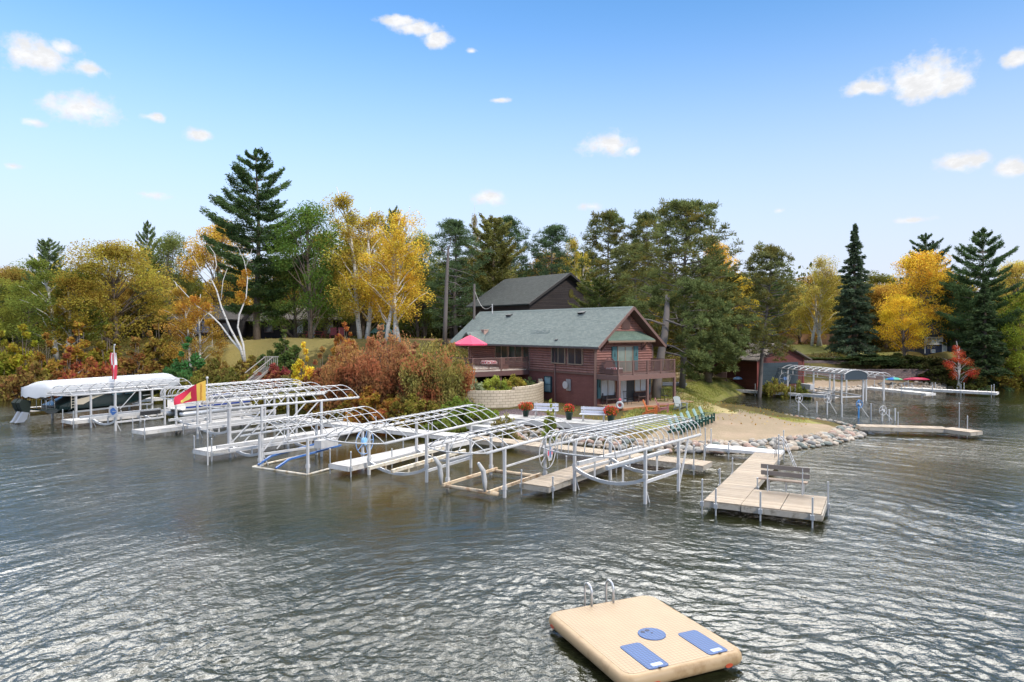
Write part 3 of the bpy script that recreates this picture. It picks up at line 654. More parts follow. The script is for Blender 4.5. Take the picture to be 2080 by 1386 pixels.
T = [
 ('tall_pine',18,578,98,110,DPINE,'dark pine at the left edge of the photo behind yellow bushes'),
 ('broadleaf_tree',-25,560,92,150,OLV,'olive tree cut by the left edge of the photo'),
 ('tall_pine',100,486,92,80,PINE,'pine top rising behind the olive birch at far left'),
 ('birch_tree',120,500,79,150,(.16,.17,.035),'olive birch with leaning white stems, second tree from the left edge'),
 ('round_tree',235,492,84,205,(.30,.215,.04),'broad rounded tree with dull gold leaves, left of the thin spire spruce'),
 ('broadleaf_tree',160,560,80,120,(.27,.18,.03),'lower golden olive tree in front of the broad rounded tree'),
 ('white_pine',302,444,104,70,PINE,'thin dark spruce spire behind the rounded gold trees'),
 ('broadleaf_tree',345,474,96,110,(.13,.14,.04),'dull green tree right of the thin spruce spire'),
 ('broadleaf_tree',60,575,86,110,OLV,'green and gold tree between the leaning birches at far left'),
 ('birch_tree',392,560,76,105,(.42,.24,.05),'orange leaved birch leaning in front of the brown cabin'),
 ('broadleaf_tree',445,450,96,125,(.46,.27,.05),'orange gold tree glowing behind the big white pine'),
 ('white_pine',524,297,82,222,(.062,.098,.036),'tallest white pine with layered dark branches and a thick bare trunk'),
 ('broadleaf_tree',630,412,80,150,(.10,.145,.03),'green tree right of the tallest white pine'),
 ('round_tree',600,520,84,140,(.12,.15,.035),'lower green tree in front of the picnic table cabin'),
 ('round_tree',660,470,90,120,(.2,.2,.04),'yellow green tree behind the two tall birches'),
 ('birch_tree',735,360,80,150,(.36,.25,.045),'tall birch with dull gold top, left one of the two tallest'),
 ('birch_pair',788,400,78,150,(.54,.34,.05),'bright gold birch with thick white trunk, right one of the two tallest'),
 ('broadleaf_tree',735,470,92,130,(.42,.27,.05),'gold tree filling the gap between the tall birches'),
 ('broadleaf_tree',862,472,96,90,(.2,.2,.045),'olive tree between the gold birch and the dark pine'),
 ('tall_pine',800,425,100,70,PINE,'pine top showing behind the gold birch'),
 ('shaggy_pine',925,452,88,125,(.075,.11,.05),'dark pine behind the bare telegraph-like trunk'),
 ('thin_birch',960,396,102,60,(.24,.19,.06),'slender sparse tree standing above the dark pine'),
 ('soft_pine',1003,440,94,118,(.16,.165,.05),'yellowing soft pine left of the dark house roof'),
 ('shaggy_pine',1035,445,104,100,DPINE,'dark pine behind the yellowing soft pine'),
 ('shaggy_pine',1122,463,104,115,(.07,.105,.05),'dark pine directly above the dark house ridge'),
 ('birch_tree',1180,458,102,70,(.46,.34,.07),'thin gold tree between two pines behind the dark house'),
 ('red_pine',1236,436,92,110,(.11,.14,.05),'red pine with open top left of the biggest red pine'),
 ('red_pine',1312,438,90,105,(.105,.135,.05),'red pine tucked against the left of the biggest red pine'),
 ('soft_pine',1218,560,67,105,(.085,.11,.035),'bushy pine crown just behind the lodge ridge'),
 ('big_red_pine',1385,415,64,235,(.115,.14,.05),'biggest red pine leaning beside the lodge balcony'),
 ('red_pine',1290,500,80,140,(.12,.135,.052),'red pine behind the lodge gable'),
 ('soft_pine',1440,520,72,150,(.09,.115,.04),'low spreading pine right of the biggest red pine'),
 ('broadleaf_tree',1462,488,98,80,(.62,.36,.045),'bright orange maple top behind the biggest red pine'),
 ('round_tree',1500,560,92,110,(.52,.36,.05),'yellow maple right of the biggest red pine'),
 ('broadleaf_tree',1320,600,86,90,(.5,.33,.05),'gold tree seen through the pines behind the balcony'),
 ('leaning_pine',1540,505,69,135,(.12,.135,.052),'leaning pine with long bare trunk beside the red boathouse'),
 ('birch_pair',1652,500,94,110,(.36,.27,.06),'pale gold birch left of the tall spruce'),
 ('round_tree',1625,600,100,120,(.45,.29,.05),'orange tree behind the wooden fence'),
 ('spruce_tree',1735,453,88,104,(.065,.09,.05),'tall dark spruce standing alone on the right lawn'),
 ('round_tree',1800,575,102,120,(.42,.24,.05),'muted orange tree right of the lone spruce'),
 ('white_pine',1880,470,100,130,(.06,.095,.045),'white pine top above the orange tree on the right'),
 ('round_tree',1868,512,92,150,(.56,.33,.04),'large orange gold tree on the right in front of the white pine'),
 ('broadleaf_tree',1838,600,86,95,(.60,.37,.035),'bright yellow orange young tree at the end of the right lawn'),
 ('white_pine',1995,458,83,165,(.062,.098,.038),'tall ragged white pine near the right edge of the photo'),
 ('spruce_tree',2000,560,80,110,(.06,.088,.036),'dense dark spruce below the ragged white pine'),
 ('tall_pine',1940,560,90,100,(.065,.095,.04),'dark pine beside the blue cottage'),
 ('round_tree',2062,530,96,110,(.42,.3,.07),'pale gold tree at the right edge of the photo'),
 ('broadleaf_tree',2078,590,80,110,(.25,.26,.035),'yellow green tree overhanging the water at the right edge'),
 ('thin_birch',1952,685,79,70,(.62,.10,.05),'small red maple on the bank by the blue cottage'),
 ('broadleaf_tree',850,520,96,110,(.13,.15,.04),'green tree right of the gold birch'),
 ('tall_pine',1560,560,92,90,PINE,'pine behind the leaning pine'),
]
for i,(k,px,yt,Y,w,c,lab) in enumerate(T):
    if k in ('broadleaf_tree','round_tree','birch_tree','birch_pair'): w *= 1.22; c = tuple(min(.8,v*q_) for v,q_ in zip(c,(1.25,1.36,1.35)))
    if k in ('red_pine','soft_pine'): w *= 1.15
    if 'pine' in k or 'spruce' in k: c = tuple(v*1.4 for v in c)
    place(k,px,yt,Y,w,c,lab,group=TW, name={'broadleaf_tree':'broadleaf_tree','round_tree':'round_tree'}.get(k,k), mirror=(k=='leaning_pine' and False))
# filler wood behind everything
fil = []
rr = random.Random(5)
kk = ['tall_pine','broadleaf_tree','round_tree','soft_pine','tall_tree','red_pine','broadleaf_tree','tall_pine']
cc = [DPINE,OLV,(.3,.22,.05),PINE,(.16,.15,.04),PINE,(.36,.22,.05),(.03,.055,.03)]
wcol = ['dark green','olive','gold','green','dull green','green','orange brown','dark green']
n = 0
for px in range(-140, 2240, 33):
    j = rr.randrange(8); yt = rr.uniform(535,590)
    if 900 < px < 1200: yt -= 35
    if px > 1560: yt += 18
    n += 1
    place(kk[j], px+rr.uniform(-12,12), yt, rr.uniform(104,128), rr.uniform(105,150), cc[j], f'{wcol[j]} tree in the wood far behind the shore trees', group='trees in the wood far behind the shore')
# understory wood mass (reads as one dark thicket)
def thicket():
    rng = np.random.default_rng(77); n = 110000
    x = rng.uniform(-120,140,n); y = rng.uniform(104,138,n); z = 4.6+rng.random(n)**1.25*(8.0+2.5*np.sin(x*.31)+1.8*np.sin(x*.83+1))
    V = quads(np.stack([x,y,z],-1), .8, .5, rng)
    o = bpy.data.objects.new('wood_thicket', leafmesh('wood_thicket', V, LEAFW)); C.objects.link(o); o.color = (.10,.105,.035,1)
    tag(o, 'dark thicket filling the wood behind all the shore trees', 'thicket', kind='stuff')
thicket()
# bare trunk and dead limbs
def bare_birch():
    t = thing('bare_birch','bare white birch with three forking stems on the bank','tree',tuple(P(492,716,73)))
    Y = 73
    def pp(l): return [P(a,b,Y+c) for a,b,c in l]
    s = MB(); s.tube(pp([(496,735,0),(490,712,0),(470,690,0),(448,660,0.3),(428,640,.5),(400,622,.8),(376,596,1),(352,570,1.2)]), [0.172, 0.145, 0.106, 0.092, 0.073, 0.053, 0.033, 0.013], 7); s.build('stem',BIRCH,t,True)
    s = MB(); s.tube(pp([(496,735,0),(488,705,-.2),(468,668,-.4),(450,625,-.5),(440,590,-.6),(428,565,-.6),(405,545,-.6),(392,520,-.6)]), [0.158, 0.132, 0.112, 0.092, 0.073, 0.053, 0.033, 0.013], 7)
    s.tube(pp([(430,568,-.6),(440,540,-.7),(436,515,-.7),(425,500,-.7)]), [.07,.05,.035,.015], 6); s.tube(pp([(449,610,-.5),(453,570,-.5),(462,545,-.5)]), [.06,.04,.015], 6); s.build('stem',BIRCH,t,True)
    s = MB(); s.tube(pp([(498,735,0),(494,700,.2),(483,665,.3),(486,640,.3),(500,605,.4),(503,565,.4),(496,530,.4),(482,500,.4)]), [0.132, 0.119, 0.099, 0.086, 0.066, 0.053, 0.033, 0.013], 7)
    s.tube(pp([(498,545,.4),(508,520,.4),(512,505,.4)]), [.05,.03,.015], 6); s.build('stem',BIRCH,t,True)
    rng = np.random.default_rng(5); vs = []
    for a,b,r in ((402,640,.75),(385,655,.8),(420,625,.7),(368,625,.8),(395,610,.6),(425,655,.5),(492,575,.55),(496,610,.6),(488,600,.5),(500,555,.5)):
        vs.append(ell(rng, 480, P(a,b,Y+.6), (r*1.1,r,r), .3))
    o = bpy.data.objects.new('leaves', leafmesh('leaves', quads(np.concatenate(vs)-np.array(t.location), .17,.11,rng), LEAF)); C.objects.link(o); o.parent = t; o.color=(.54,.29,.05,1); KIDS.setdefault(t.as_pointer(),[]).append(o)
bare_birch()
def snag():
    Y = 70; t = thing('dead_pine_trunk','tall bare grey trunk with a few dead limbs left of the lodge roof','tree',tuple(P(903,690,Y)))
    s = MB(); s.tube([P(903,700,Y),P(905,640,Y),P(907,580,Y),P(910,520,Y),P(911,500,Y)], [.24,.2,.18,.14,.08], 8); s.build('trunk',BARKG,t,True)
    for a in ([(908,545),(925,548),(962,560)],[(907,560),(930,562),(950,568)],[(907,572),(925,575),(940,585)],[(910,520),(898,505),(890,500)],[(911,510),(915,495),(916,480)]): s = MB(); s.tube([P(x,y,Y-.3*i) for i,(x,y) in enumerate(a)], [.05,.035,.015], 5); s.build('dead_limb',BARKG,t,True)
snag()
def big_trunk():
    Y=57.5; t = thing('pine_trunk','thick grey pine trunk rising behind the lodge deck','tree',(P(1331,815,Y).x,Y,.9))
    s = MB(); s.tube([P(1330,818,Y),P(1334,780,Y),P(1343,720,Y),P(1350,680,Y+.4),P(1354,640,Y+1),P(1356,600,Y+2)], [.48,.40,.34,.30,.26,.18], 10); s.build('trunk',BARKG,t,True)
    for a in ([(1346,700),(1370,705),(1400,722)],[(1350,660),(1320,650),(1290,646)],[(1352,650),(1385,662),(1420,660)],[(1345,715),(1380,722),(1412,745)]): s = MB(); s.tube([P(x,y,Y-.5*i) for i,(x,y) in enumerate(a)], [.1,.06,.02], 5); s.build('limb',BARKG,t,True)
    rng = np.random.default_rng(15); vs=[]; ds=[]
    for a,b,dy in ((1300,640,2),(1285,660,2),(1420,660,-1),(1440,640,0),(1465,670,0),(1410,725,-1),(1430,745,0),(1450,715,0),(1400,690,0),(1475,700,1),(1440,690,1),(1425,600,0),(1395,585,1),(1370,620,3),(1300,615,3),(1330,600,3),(1460,620,1),(1490,650,2),(1480,730,1),(1410,760,1),(1500,690,2)):
        for _ in range(7):
            c = np.array(P(a+rng.normal()*16,b+rng.normal()*9,Y+dy+rng.normal()*.8)); k=170; d=rng.normal(size=(k,3)); d[:,2]=np.abs(d[:,2])-.3; d/=np.linalg.norm(d,axis=1,keepdims=True); vs.append(c+d*.5*rng.random((k,1))**.6); ds.append(d)
    o = bpy.data.objects.new('crown', leafmesh('crown', quads(np.concatenate(vs)-np.array(t.location), .3,.08,rng,dirs=np.concatenate(ds)*1.6), NEED)); C.objects.link(o); o.parent = t; o.color=(.15,.18,.065,1); KIDS.setdefault(t.as_pointer(),[]).append(o)
big_trunk()
# shrubs: (kind, px, ytop, depth, width px, colour, label)
SH = [
 ('shrub_tall',-5,650,72,110,YG,'yellow green bush at the left edge of the photo'),('shrub_tall',45,655,73,110,(.30,.25,.03),'tall gold green bush, second from the left edge'),('shrub_tall',95,672,71,100,(.30,.2,.04),'gold brown bush behind the covered boat'),
 ('shrub',60,725,68,120,(.2,.13,.04),'brown green bush low on the far left bank'),('shrub_tall',140,700,70,100,(.26,.09,.04),'dark red bush behind the covered boat'),('shrub',190,715,69,130,(.28,.11,.04),'russet bush left of the striped flag'),
 ('shrub_tall',165,650,75,120,(.36,.21,.04),'amber bush above the dark red one'),('shrub_tall',215,655,75,110,(.22,.17,.03),'olive bush behind the striped flag'),('shrub_tall',280,680,72,120,(.24,.15,.04),'brown gold bush right of the striped flag'),
 ('shrub',250,735,68,140,(.23,.12,.04),'rusty bush low behind the covered boat'),('shrub',330,745,68,130,(.14,.12,.03),'olive bush at the waterline behind the lifts'),('shrub_tall',325,640,76,100,(.29,.2,.045),'gold bush in front of the left cabin'),
 ('shrub_tall',382,680,71,95,(.07,.17,.05),'bright green bush below the bare birch'),('shrub',362,720,70,90,(.075,.16,.05),'low green bush beside the bright green bush'),('shrub',440,720,70,110,(.18,.15,.04),'olive brown bush under the bare birch'),
 ('shrub',410,745,67,120,(.2,.17,.04),'green brown bush behind the maroon flag'),('shrub',480,742,67,120,(.15,.14,.035),'olive bush left of the wooden stairs'),('shrub',560,730,68,110,(.26,.08,.05),'maroon bush right of the wooden stairs'),
 ('shrub_tall',580,665,72,80,(.12,.16,.045),'young green pine bush near the lawn edge'),('shrub_tall',618,690,62,72,YEL,'small bright yellow tree on the bank'),('shrub',640,740,62,90,(.2,.1,.04),'dark rust bush beside the yellow tree'),
 ('shrub',520,715,72,100,(.24,.16,.045),'tan gold bush at the lawn edge'),('shrub_tall',655,700,62,80,(.30,.15,.06),'rusty green bush right of the yellow tree'),('shrub',600,770,60,130,(.16,.14,.03),'olive bush at the waterline under the yellow tree'),
 ('shrub',540,775,62,120,(.17,.13,.03),'brown olive bush at the foot of the wooden stairs'),('shrub',680,790,56,130,(.19,.11,.03),'rusty olive bush at the waterline behind the hooped canopies'),
 ('big_shrub',720,690,56,160,(.28,.17,.06),'large orange red bush, left one of the three large bank bushes'),('big_shrub',790,672,54,190,(.30,.17,.07),'large dusty pink bush in the middle of the bank'),('big_shrub',885,684,50,170,(.23,.22,.06),'large yellow green bush beside the lodge deck'),
 ('shrub_tall',770,655,60,100,(.30,.17,.09),'pale pinkish bush top below the gold birch'),('shrub',760,775,50,160,(.25,.13,.03),'rust and green bush at the waterline, middle of the bank'),('shrub',850,790,47,150,(.2,.15,.035),'olive bush at the waterline left of the block wall'),
 ('shrub',930,795,46.5,110,(.14,.19,.035),'green bush in front of the tan block wall'),('shrub_low',975,818,46,90,(.16,.21,.035),'low green plant at the base of the tan block wall'),('shrub_low',905,845,44,110,(.15,.18,.04),'green plant at the water steps'),
 ('shrub_low',1027,838,42.5,70,(.2,.17,.06),'dusty green plant left of the boardwalk'),
 ('shrub_low',960,766,53,60,(.26,.29,.17),'silver leaved plant on top of the block wall'),('shrub_low',1005,760,54.5,70,(.30,.33,.06),'yellow green plant on top of the block wall'),('shrub_low',1045,758,56,60,(.36,.3,.06),'golden grass clump on top of the block wall'),('shrub_low',1075,764,57,50,(.14,.19,.08),'blue green plant by the lodge wall'),
 ('shrub',1760,715,84,140,(.045,.065,.025),'dark evergreen hedge bush left on the retaining wall'),('shrub',1835,712,84,120,(.05,.06,.02),'dark hedge bush below the yellow orange tree'),('shrub',1895,722,82,110,(.06,.06,.02),'dark hedge bush below the blue cottage'),('shrub',1960,745,80,90,(.1,.1,.025),'olive bush at the foot of the red maple'),
 ('shrub',2030,745,80,120,(.19,.15,.03),'gold brown bush by the water on the right'),('shrub_tall',2085,700,80,110,(.25,.22,.035),'yellow bush at the right edge by the water'),('shrub_low',1575,768,70,80,(.24,.22,.05),'tan weeds in front of the red boathouse'),('shrub_low',1625,772,69,50,(.26,.25,.06),'yellow weeds at the boathouse corner'),
 ('shrub_low',1440,762,74,90,(.13,.11,.04),'brown plants on the slope by the small deck'),('shrub_tall',700,650,70,70,(.42,.18,.05),'orange bush behind the picnic table'),
 ('shrub',470,765,66,110,(.22,.13,.04),'rusty olive bush at the waterline behind the tall lifts'),('shrub',400,770,66,110,(.16,.16,.04),'olive green bush at the waterline near the maroon flag'),('shrub_tall',505,725,69,70,(.30,.22,.05),'golden bush beside the foot of the bare birch'),('shrub',555,705,72,80,(.13,.16,.05),'grey green bush at the lawn edge above the stairs'),
 ('shrub',610,735,66,90,(.18,.14,.05),'olive brown bush behind the yellow tree'),('shrub',690,725,60,90,(.34,.13,.06),'rust red bush between the yellow tree and the large bushes'),('shrub',720,800,52,120,(.17,.14,.03),'low olive bush at the waterline below the orange red bush'),('shrub',800,800,48.5,120,(.30,.14,.04),'low rust orange bush at the waterline below the pink bush'),
 ('shrub_low',560,790,61,100,(.2,.15,.04),'low brown bush at the waterline by the stairs'),('shrub',435,712,73,80,(.26,.17,.05),'pale rusty bush left of the bare birch base'),('shrub_tall',845,690,52,110,(.33,.18,.09),'pinkish green bush between the pink and the yellow green bush'),
 ('shrub_low',1700,730,86,120,(.07,.09,.03),'low dark hedge at the edge of the right lawn'),
]
for (k,px,yt,Y,w,c,lab) in SH:
    c = tuple(v*1.25 for v in c)
    place(k,px,yt,Y,w,c,lab,'bush','bushes on the bank and around the buildings',name={'shrub_low':'low_bush','big_shrub':'large_bush','shrub_tall':'tall_bush','shrub':'bush','round_tree':'young_tree'}[k], zoff=-.2)

def ground_cover():
    rng = np.random.default_rng(55); n = 150000
    x = rng.uniform(-75,80,n); y = rng.uniform(50,106,n); z = hgt(x,y)
    cl = np.sin(x*.5+np.sin(y*.37)*2)*np.cos(y*.43+x*.21)+.5*np.sin(x*1.7)*np.sin(y*1.3)
    bx = (x-6.29)*(-.604)+(y-51.9)*.797; by = (x-6.29)*.797+(y-51.9)*.604
    keep = (z>.9)&(cl>-.25)&~((bx>-6)&(bx<21)&(by>-7.5)&(by<10))&~((np.hypot((x+27)/13,(y-78)/8)<1))&~((x>9)&(y<76)&(x<30))&~((np.hypot((x-44)/13,(y-93)/6)<1))&~((y<57)&(x>-3))&~((x>28)&(y<82))&~((np.abs(x+18)<9)&(y>74)&(y<84))
    x,y,z,cl = x[keep],y[keep],z[keep],cl[keep]; h = (.15+.55*np.clip(cl+.25,0,1))*rng.random(len(x))
    o = bpy.data.objects.new('undergrowth', leafmesh('undergrowth', quads(np.stack([x,y,z+h],-1), .3, .17, rng), LEAFW)); C.objects.link(o); o.color = (.17,.14,.04,1)
    tag(o, 'low mixed undergrowth covering the slopes between the trees', 'undergrowth', kind='stuff')
ground_cover()

def sprinkle():
    rng = np.random.default_rng(66); n = 5200
    x = rng.uniform(2,24,n); y = rng.uniform(34,62,n); z = hgt(x,y); k = (z>.35); x,y,z = x[k],y[k],z[k]
    k = (rng.random(len(x)) < .3)&(y>45); x,y,z = x[k],y[k],z[k]
    o = bpy.data.objects.new('fallen_leaves', leafmesh('fallen_leaves', quads(np.stack([x,y,z+.06],-1), .13, .1, rng, flat=.9), LEAFW)); C.objects.link(o); o.color = (.42,.24,.06,1)
    tag(o, 'fallen leaves scattered over the lawn and sand by the lodge', 'leaves', kind='stuff')
    n = 60000; x = rng.uniform(5,26,n); y = rng.uniform(40,72,n); z = hgt(x,y)
    sp = np.array([tuple(G(*p).xy) for p in [(1240,868,.8),(1310,862,.8),(1360,862,.6),(1440,848,.6),(1500,838,.6),(1620,851,.6),(1700,866,.4),(1640,850,.5),(1450,836,.8),(1470,790,1),(1560,770,1.),(1400,770,1.8),(1330,800,1.2)]])
    k = inside(x,y,sp)&(z>.35); x,y,z = x[k],y[k],z[k]
    o = bpy.data.objects.new('grass', leafmesh('grass', quads(np.stack([x,y,z+.05],-1), .13, .035, rng, dirs=np.tile([0,0,1.2],(len(x),1))), LEAF)); C.objects.link(o); o.color = (.27,.28,.07,1)
    tag(o, 'short yellowing grass on the lawn between the lodge and the inlet', 'grass', kind='stuff')
sprinkle()
# ================================================================== docks
def poly_dock(name, label, A, B, w, z, mat, nsec, posts=(), thick=.2, post_top=.75, side=0, brd=.14, cat='dock', group='docks on the lake'):
    """dock whose centre line runs A->B; side shifts it sideways (in widths)"""
    A = Vector((A[0],A[1],0)); B = Vector((B[0],B[1],0)); d = (B-A).normalized(); n = Vector((-d.y,d.x,0)); Ln = (B-A).length
    A = A+n*side*w; B = B+n*side*w
    t = thing(name, label, cat, (A.x,A.y,z), group)
    ls = Ln/nsec
    for i in range(nsec):
        m = MB(); s = i*ls+.012; e = (i+1)*ls-.012; k = max(1,round((e-s)/brd)); st = (e-s)/k
        for j in range(k):
            a = s+j*st+.009; b = s+(j+1)*st-.009; h = random.uniform(-.003,.003)
            p, q = A+d*a, A+d*b
            m.hexa([p-n*(w/2)+Vector((0,0,z-.035+h)), q-n*(w/2)+Vector((0,0,z-.035+h)), q+n*(w/2)+Vector((0,0,z-.035+h)), p+n*(w/2)+Vector((0,0,z-.035+h)),
                    p-n*(w/2)+Vector((0,0,z+h)), q-n*(w/2)+Vector((0,0,z+h)), q+n*(w/2)+Vector((0,0,z+h)), p+n*(w/2)+Vector((0,0,z+h))])
        m.build('deck_section', mat, t)
    m = MB(); zc = z-.042-thick/2
    for s_ in (-1,1): m.beam(A+n*s_*(w/2-.03)+Vector((0,0,zc)), B+n*s_*(w/2-.03)+Vector((0,0,zc)), .05, thick)
    for i in range(nsec+1):
        q = A+d*min(max(i*ls,.03),Ln-.03); m.beam(q-n*(w/2-.058)+Vector((0,0,zc)), q+n*(w/2-.058)+Vector((0,0,zc)), .05, thick-.01)
    m.build('frame', FASC if mat is TANWOOD or mat is OLDWOOD else CREAMW, t)
    for (s, sd, top) in posts:
        q = A+d*(s*Ln)+n*sd*(w/2+.045); m = MB(); m.tube([q+Vector((0,0,-1.6)), q+Vector((0,0,z+top))], .03, 8)
        m.ball((q.x,q.y,z+top), (.042,.042,.05), 8, 5); m.box((q.x,q.y,z-.12), (.12,.12,.16), math.atan2(d.y,d.x)); m.build('post', GALV, t, False)
    return t
CREAMW = M('painted_dock_frame', (.60,.57,.54), .6, .15, 5, .1, alt=(.45,.42,.38), ascale=3)
def g2(px,py,z): q = G(px,py,z); return Vector((q.x,q.y))
W0, W1 = g2(1438,942,.5), g2(600,850,.5); wd = (W1-W0).normalized(); FD = Vector((-wd.y,wd.x)); FD = FD if FD.y > 0 else -FD
Wm = g2(955,887,.5); W2 = W0+wd*31.5
poly_dock('dock','tan plank walkway parallel to the shore, right half', W0, Wm, 1.3, .5, TANWOOD, 5, [(.03,-1,.7),(.03,1,.9),(.3,1,.6),(.55,1,.5),(.8,1,.5)])
poly_dock('dock','white plank walkway parallel to the shore, left half', Wm+wd*.02, W2, 1.3, .5, GREYWOOD, 6, [(.15,1,.6),(.35,1,.6),(.55,1,.6),(.75,1,.6),(.2,-1,.5),(.48,-1,.5)])
def finger(lab, pl, pr, mat, L_=None, nsec=4, posts=None):
    a, b = g2(*pl,.5), g2(*pr,.5); c = (a+b)/2; w = min(1.5,(a-b).length)
    # length until the walkway edge
    t = ((W0-c).x*wd.y-(W0-c).y*wd.x)/(FD.x*wd.y-FD.y*wd.x); L_ = L_ or t-.67
    return poly_dock('dock', lab, c, c+FD*L_, w, .5, mat, nsec, posts or [(.01,1,.65),(.01,-1,.65),(.3,-1,.4),(.55,1,.55),(.8,-1,.45)])
finger('tan finger dock between the two nearest boat lifts', (1060,981),(1114,990), TANWOOD, posts=[(.01,1,.5),(.03,-1,.35),(.5,1,.5),(.8,-1,.5)])
finger('white finger dock second from the right, beside the round wheel lift', (668,942),(709,948), GREYWOOD)
finger('white finger dock in the middle of the lifts with a flagpole at its end', (394,912),(423,919), GREYWOOD)
finger('low white finger dock second from the left, in front of the dark boat lift', (267,872.7),(291,876), GREYWOOD)
finger('white finger dock beside the lift with the fish sign', (120,852),(150,856), GREYWOOD, 11)
finger('short white dock end left of the covered boat', (38,829),(58,831), GREYWOOD, 11)
a = g2(-40,790,.5); b = g2(30,790,.5); poly_dock('dock','pale dock entering at the left edge of the photo', b, a, 1.3, .5, GREYWOOD, 2, [(.05,1,.8),(.05,-1,.6)])
# swim dock on the right (L shape with a wide platform)
e0 = g2(1466,1021,.5); e1 = g2(1561,921,.5); ed = (e1-e0).normalized(); en = Vector((ed.y,-ed.x)); hw = .66
t = poly_dock('swim_dock','tan plank dock with a wide square end and a bench, right of the lifts', e0, e1, 1.32, .5, TANWOOD, 4, [(0.0,1,.75),(.27,1,.6),(.5,1,.6),(.3,-1,.3),(.85,-1,1.2)])
for k in (0,1):
    m = MB(); off = hw+.02+k*1.33
    p0 = e0+en*off
    nb = 20; dd = 2.75
    for j in range(nb):
        a = p0+ed*(j*dd/nb+.01); b = p0+ed*((j+1)*dd/nb-.01)
        m.hexa([(a.x,a.y,.465),(a.x+en.x*1.3,a.y+en.y*1.3,.465),(b.x+en.x*1.3,b.y+en.y*1.3,.465),(b.x,b.y,.465),(a.x,a.y,.5),(a.x+en.x*1.3,a.y+en.y*1.3,.5),(b.x+en.x*1.3,b.y+en.y*1.3,.5),(b.x,b.y,.5)])
    m.build('deck_section', TANWOOD, t)
m = MB(); p0 = e0+en*(hw+.03); p1 = e0+en*(hw+2.68)
for q,r_ in ((p0,p1),(p1,p1+ed*2.74),(p0+ed*2.72,p1+ed*2.72)): m.beam((q.x,q.y,.355),(r_.x,r_.y,.355),.05,.2)
m.build('frame', FASC, t)
for q,tp in ((e0-en*.2-ed*.05,.5),(e0+en*1.35-ed*.05,.55),(e0+en*3.05-ed*.05,.55),(e0+en*3.4+ed*1.9,.75)):
    m = MB(); m.tube([(q.x,q.y,-1.6),(q.x,q.y,.5+tp)], .032, 8); m.box((q.x,q.y,.36),(.13,.13,.17), math.atan2(ed.y,ed.x)); m.build('post', GALV, t)
q0 = g2(1437,906,.5); q1 = g2(1590,919,.5); t = poly_dock('dock','short white ribbed dock section against the boulders', q0, q1-Vector((.02,0)), 1.1, .52, M_plank('white_dock_planks',(.68,.67,.68),.06), 2, [(.01,-1,1.0),(.01,1,.8),(.33,-1,.3),(.99,1,1.0)], thick=.12)
m = MB()   # ladder rail by the dock corner
q = g2(1574,930,.5)
t = thing('swim_ladder','white pipe ladder with crossed rails at the dock corner','ladder',(q.x,q.y,.5))
for o_ in (0,.5):
    b = Vector((q.x,q.y,0))+Vector((ed.x,ed.y,0))*o_; s = MB(); s.tube([b+Vector((0,0,.5)),b+Vector((0,0,1.45)),b+Vector((en.x*.25,en.y*.25,1.5)),b+Vector((en.x*.45,en.y*.45,1.25)),b+Vector((en.x*.95,en.y*.95,0)),b+Vector((en.x*1.2,en.y*1.2,-.5))], .024, 6); s.build('rail', WHITE, t, True)
s = MB()
for k in range(4):
    b = Vector((q.x,q.y,0))+Vector((en.x,en.y,0))*(.5+k*.15); zz = 1.1-k*.36; s.tube([b+Vector((0,0,zz)), b+Vector((ed.x*.5,ed.y*.5,zz))], .02, 5)
s.build('steps', WHITE, t)
# far docks on the right
def far_dock(lab, pts, w, mat, z=.5, nsec=3, posts=True):
    for i in range(len(pts)-1):
        a, b = g2(*pts[i],z), g2(*pts[i+1],z)
        ps = [(.05,1,.7),(.05,-1,.6),(.35,1,.6),(.35,-1,.7),(.65,1,.7),(.65,-1,.6),(.95,1,.7),(.95,-1,.7)] if posts else [(.5,1,.8)]
        poly_dock('dock', lab[i], a, b, w, z, mat, nsec, ps)
far_dock(['grey plank dock reaching out from the boulder tip, long section','angled last section of the dock off the boulder tip'], [(1743,864),(1921,869),(1984,877)], 1.25, TANWOOD, posts=False)
far_dock(['white dock along the far beach below the kayaks'], [(1760,786),(1891,799)], 1.3, CREAMW)
far_dock(['longest white dock on the far right with thick white posts'], [(1832,787),(2027,797)], 1.4, CREAMW, nsec=5)
far_dock(['narrow grey dock crossing the inlet to the tall lift'], [(1462,789),(1700,804)], 1.1, GREYWOOD, nsec=5)
for i,px in enumerate((1921,1955,1990)): pass
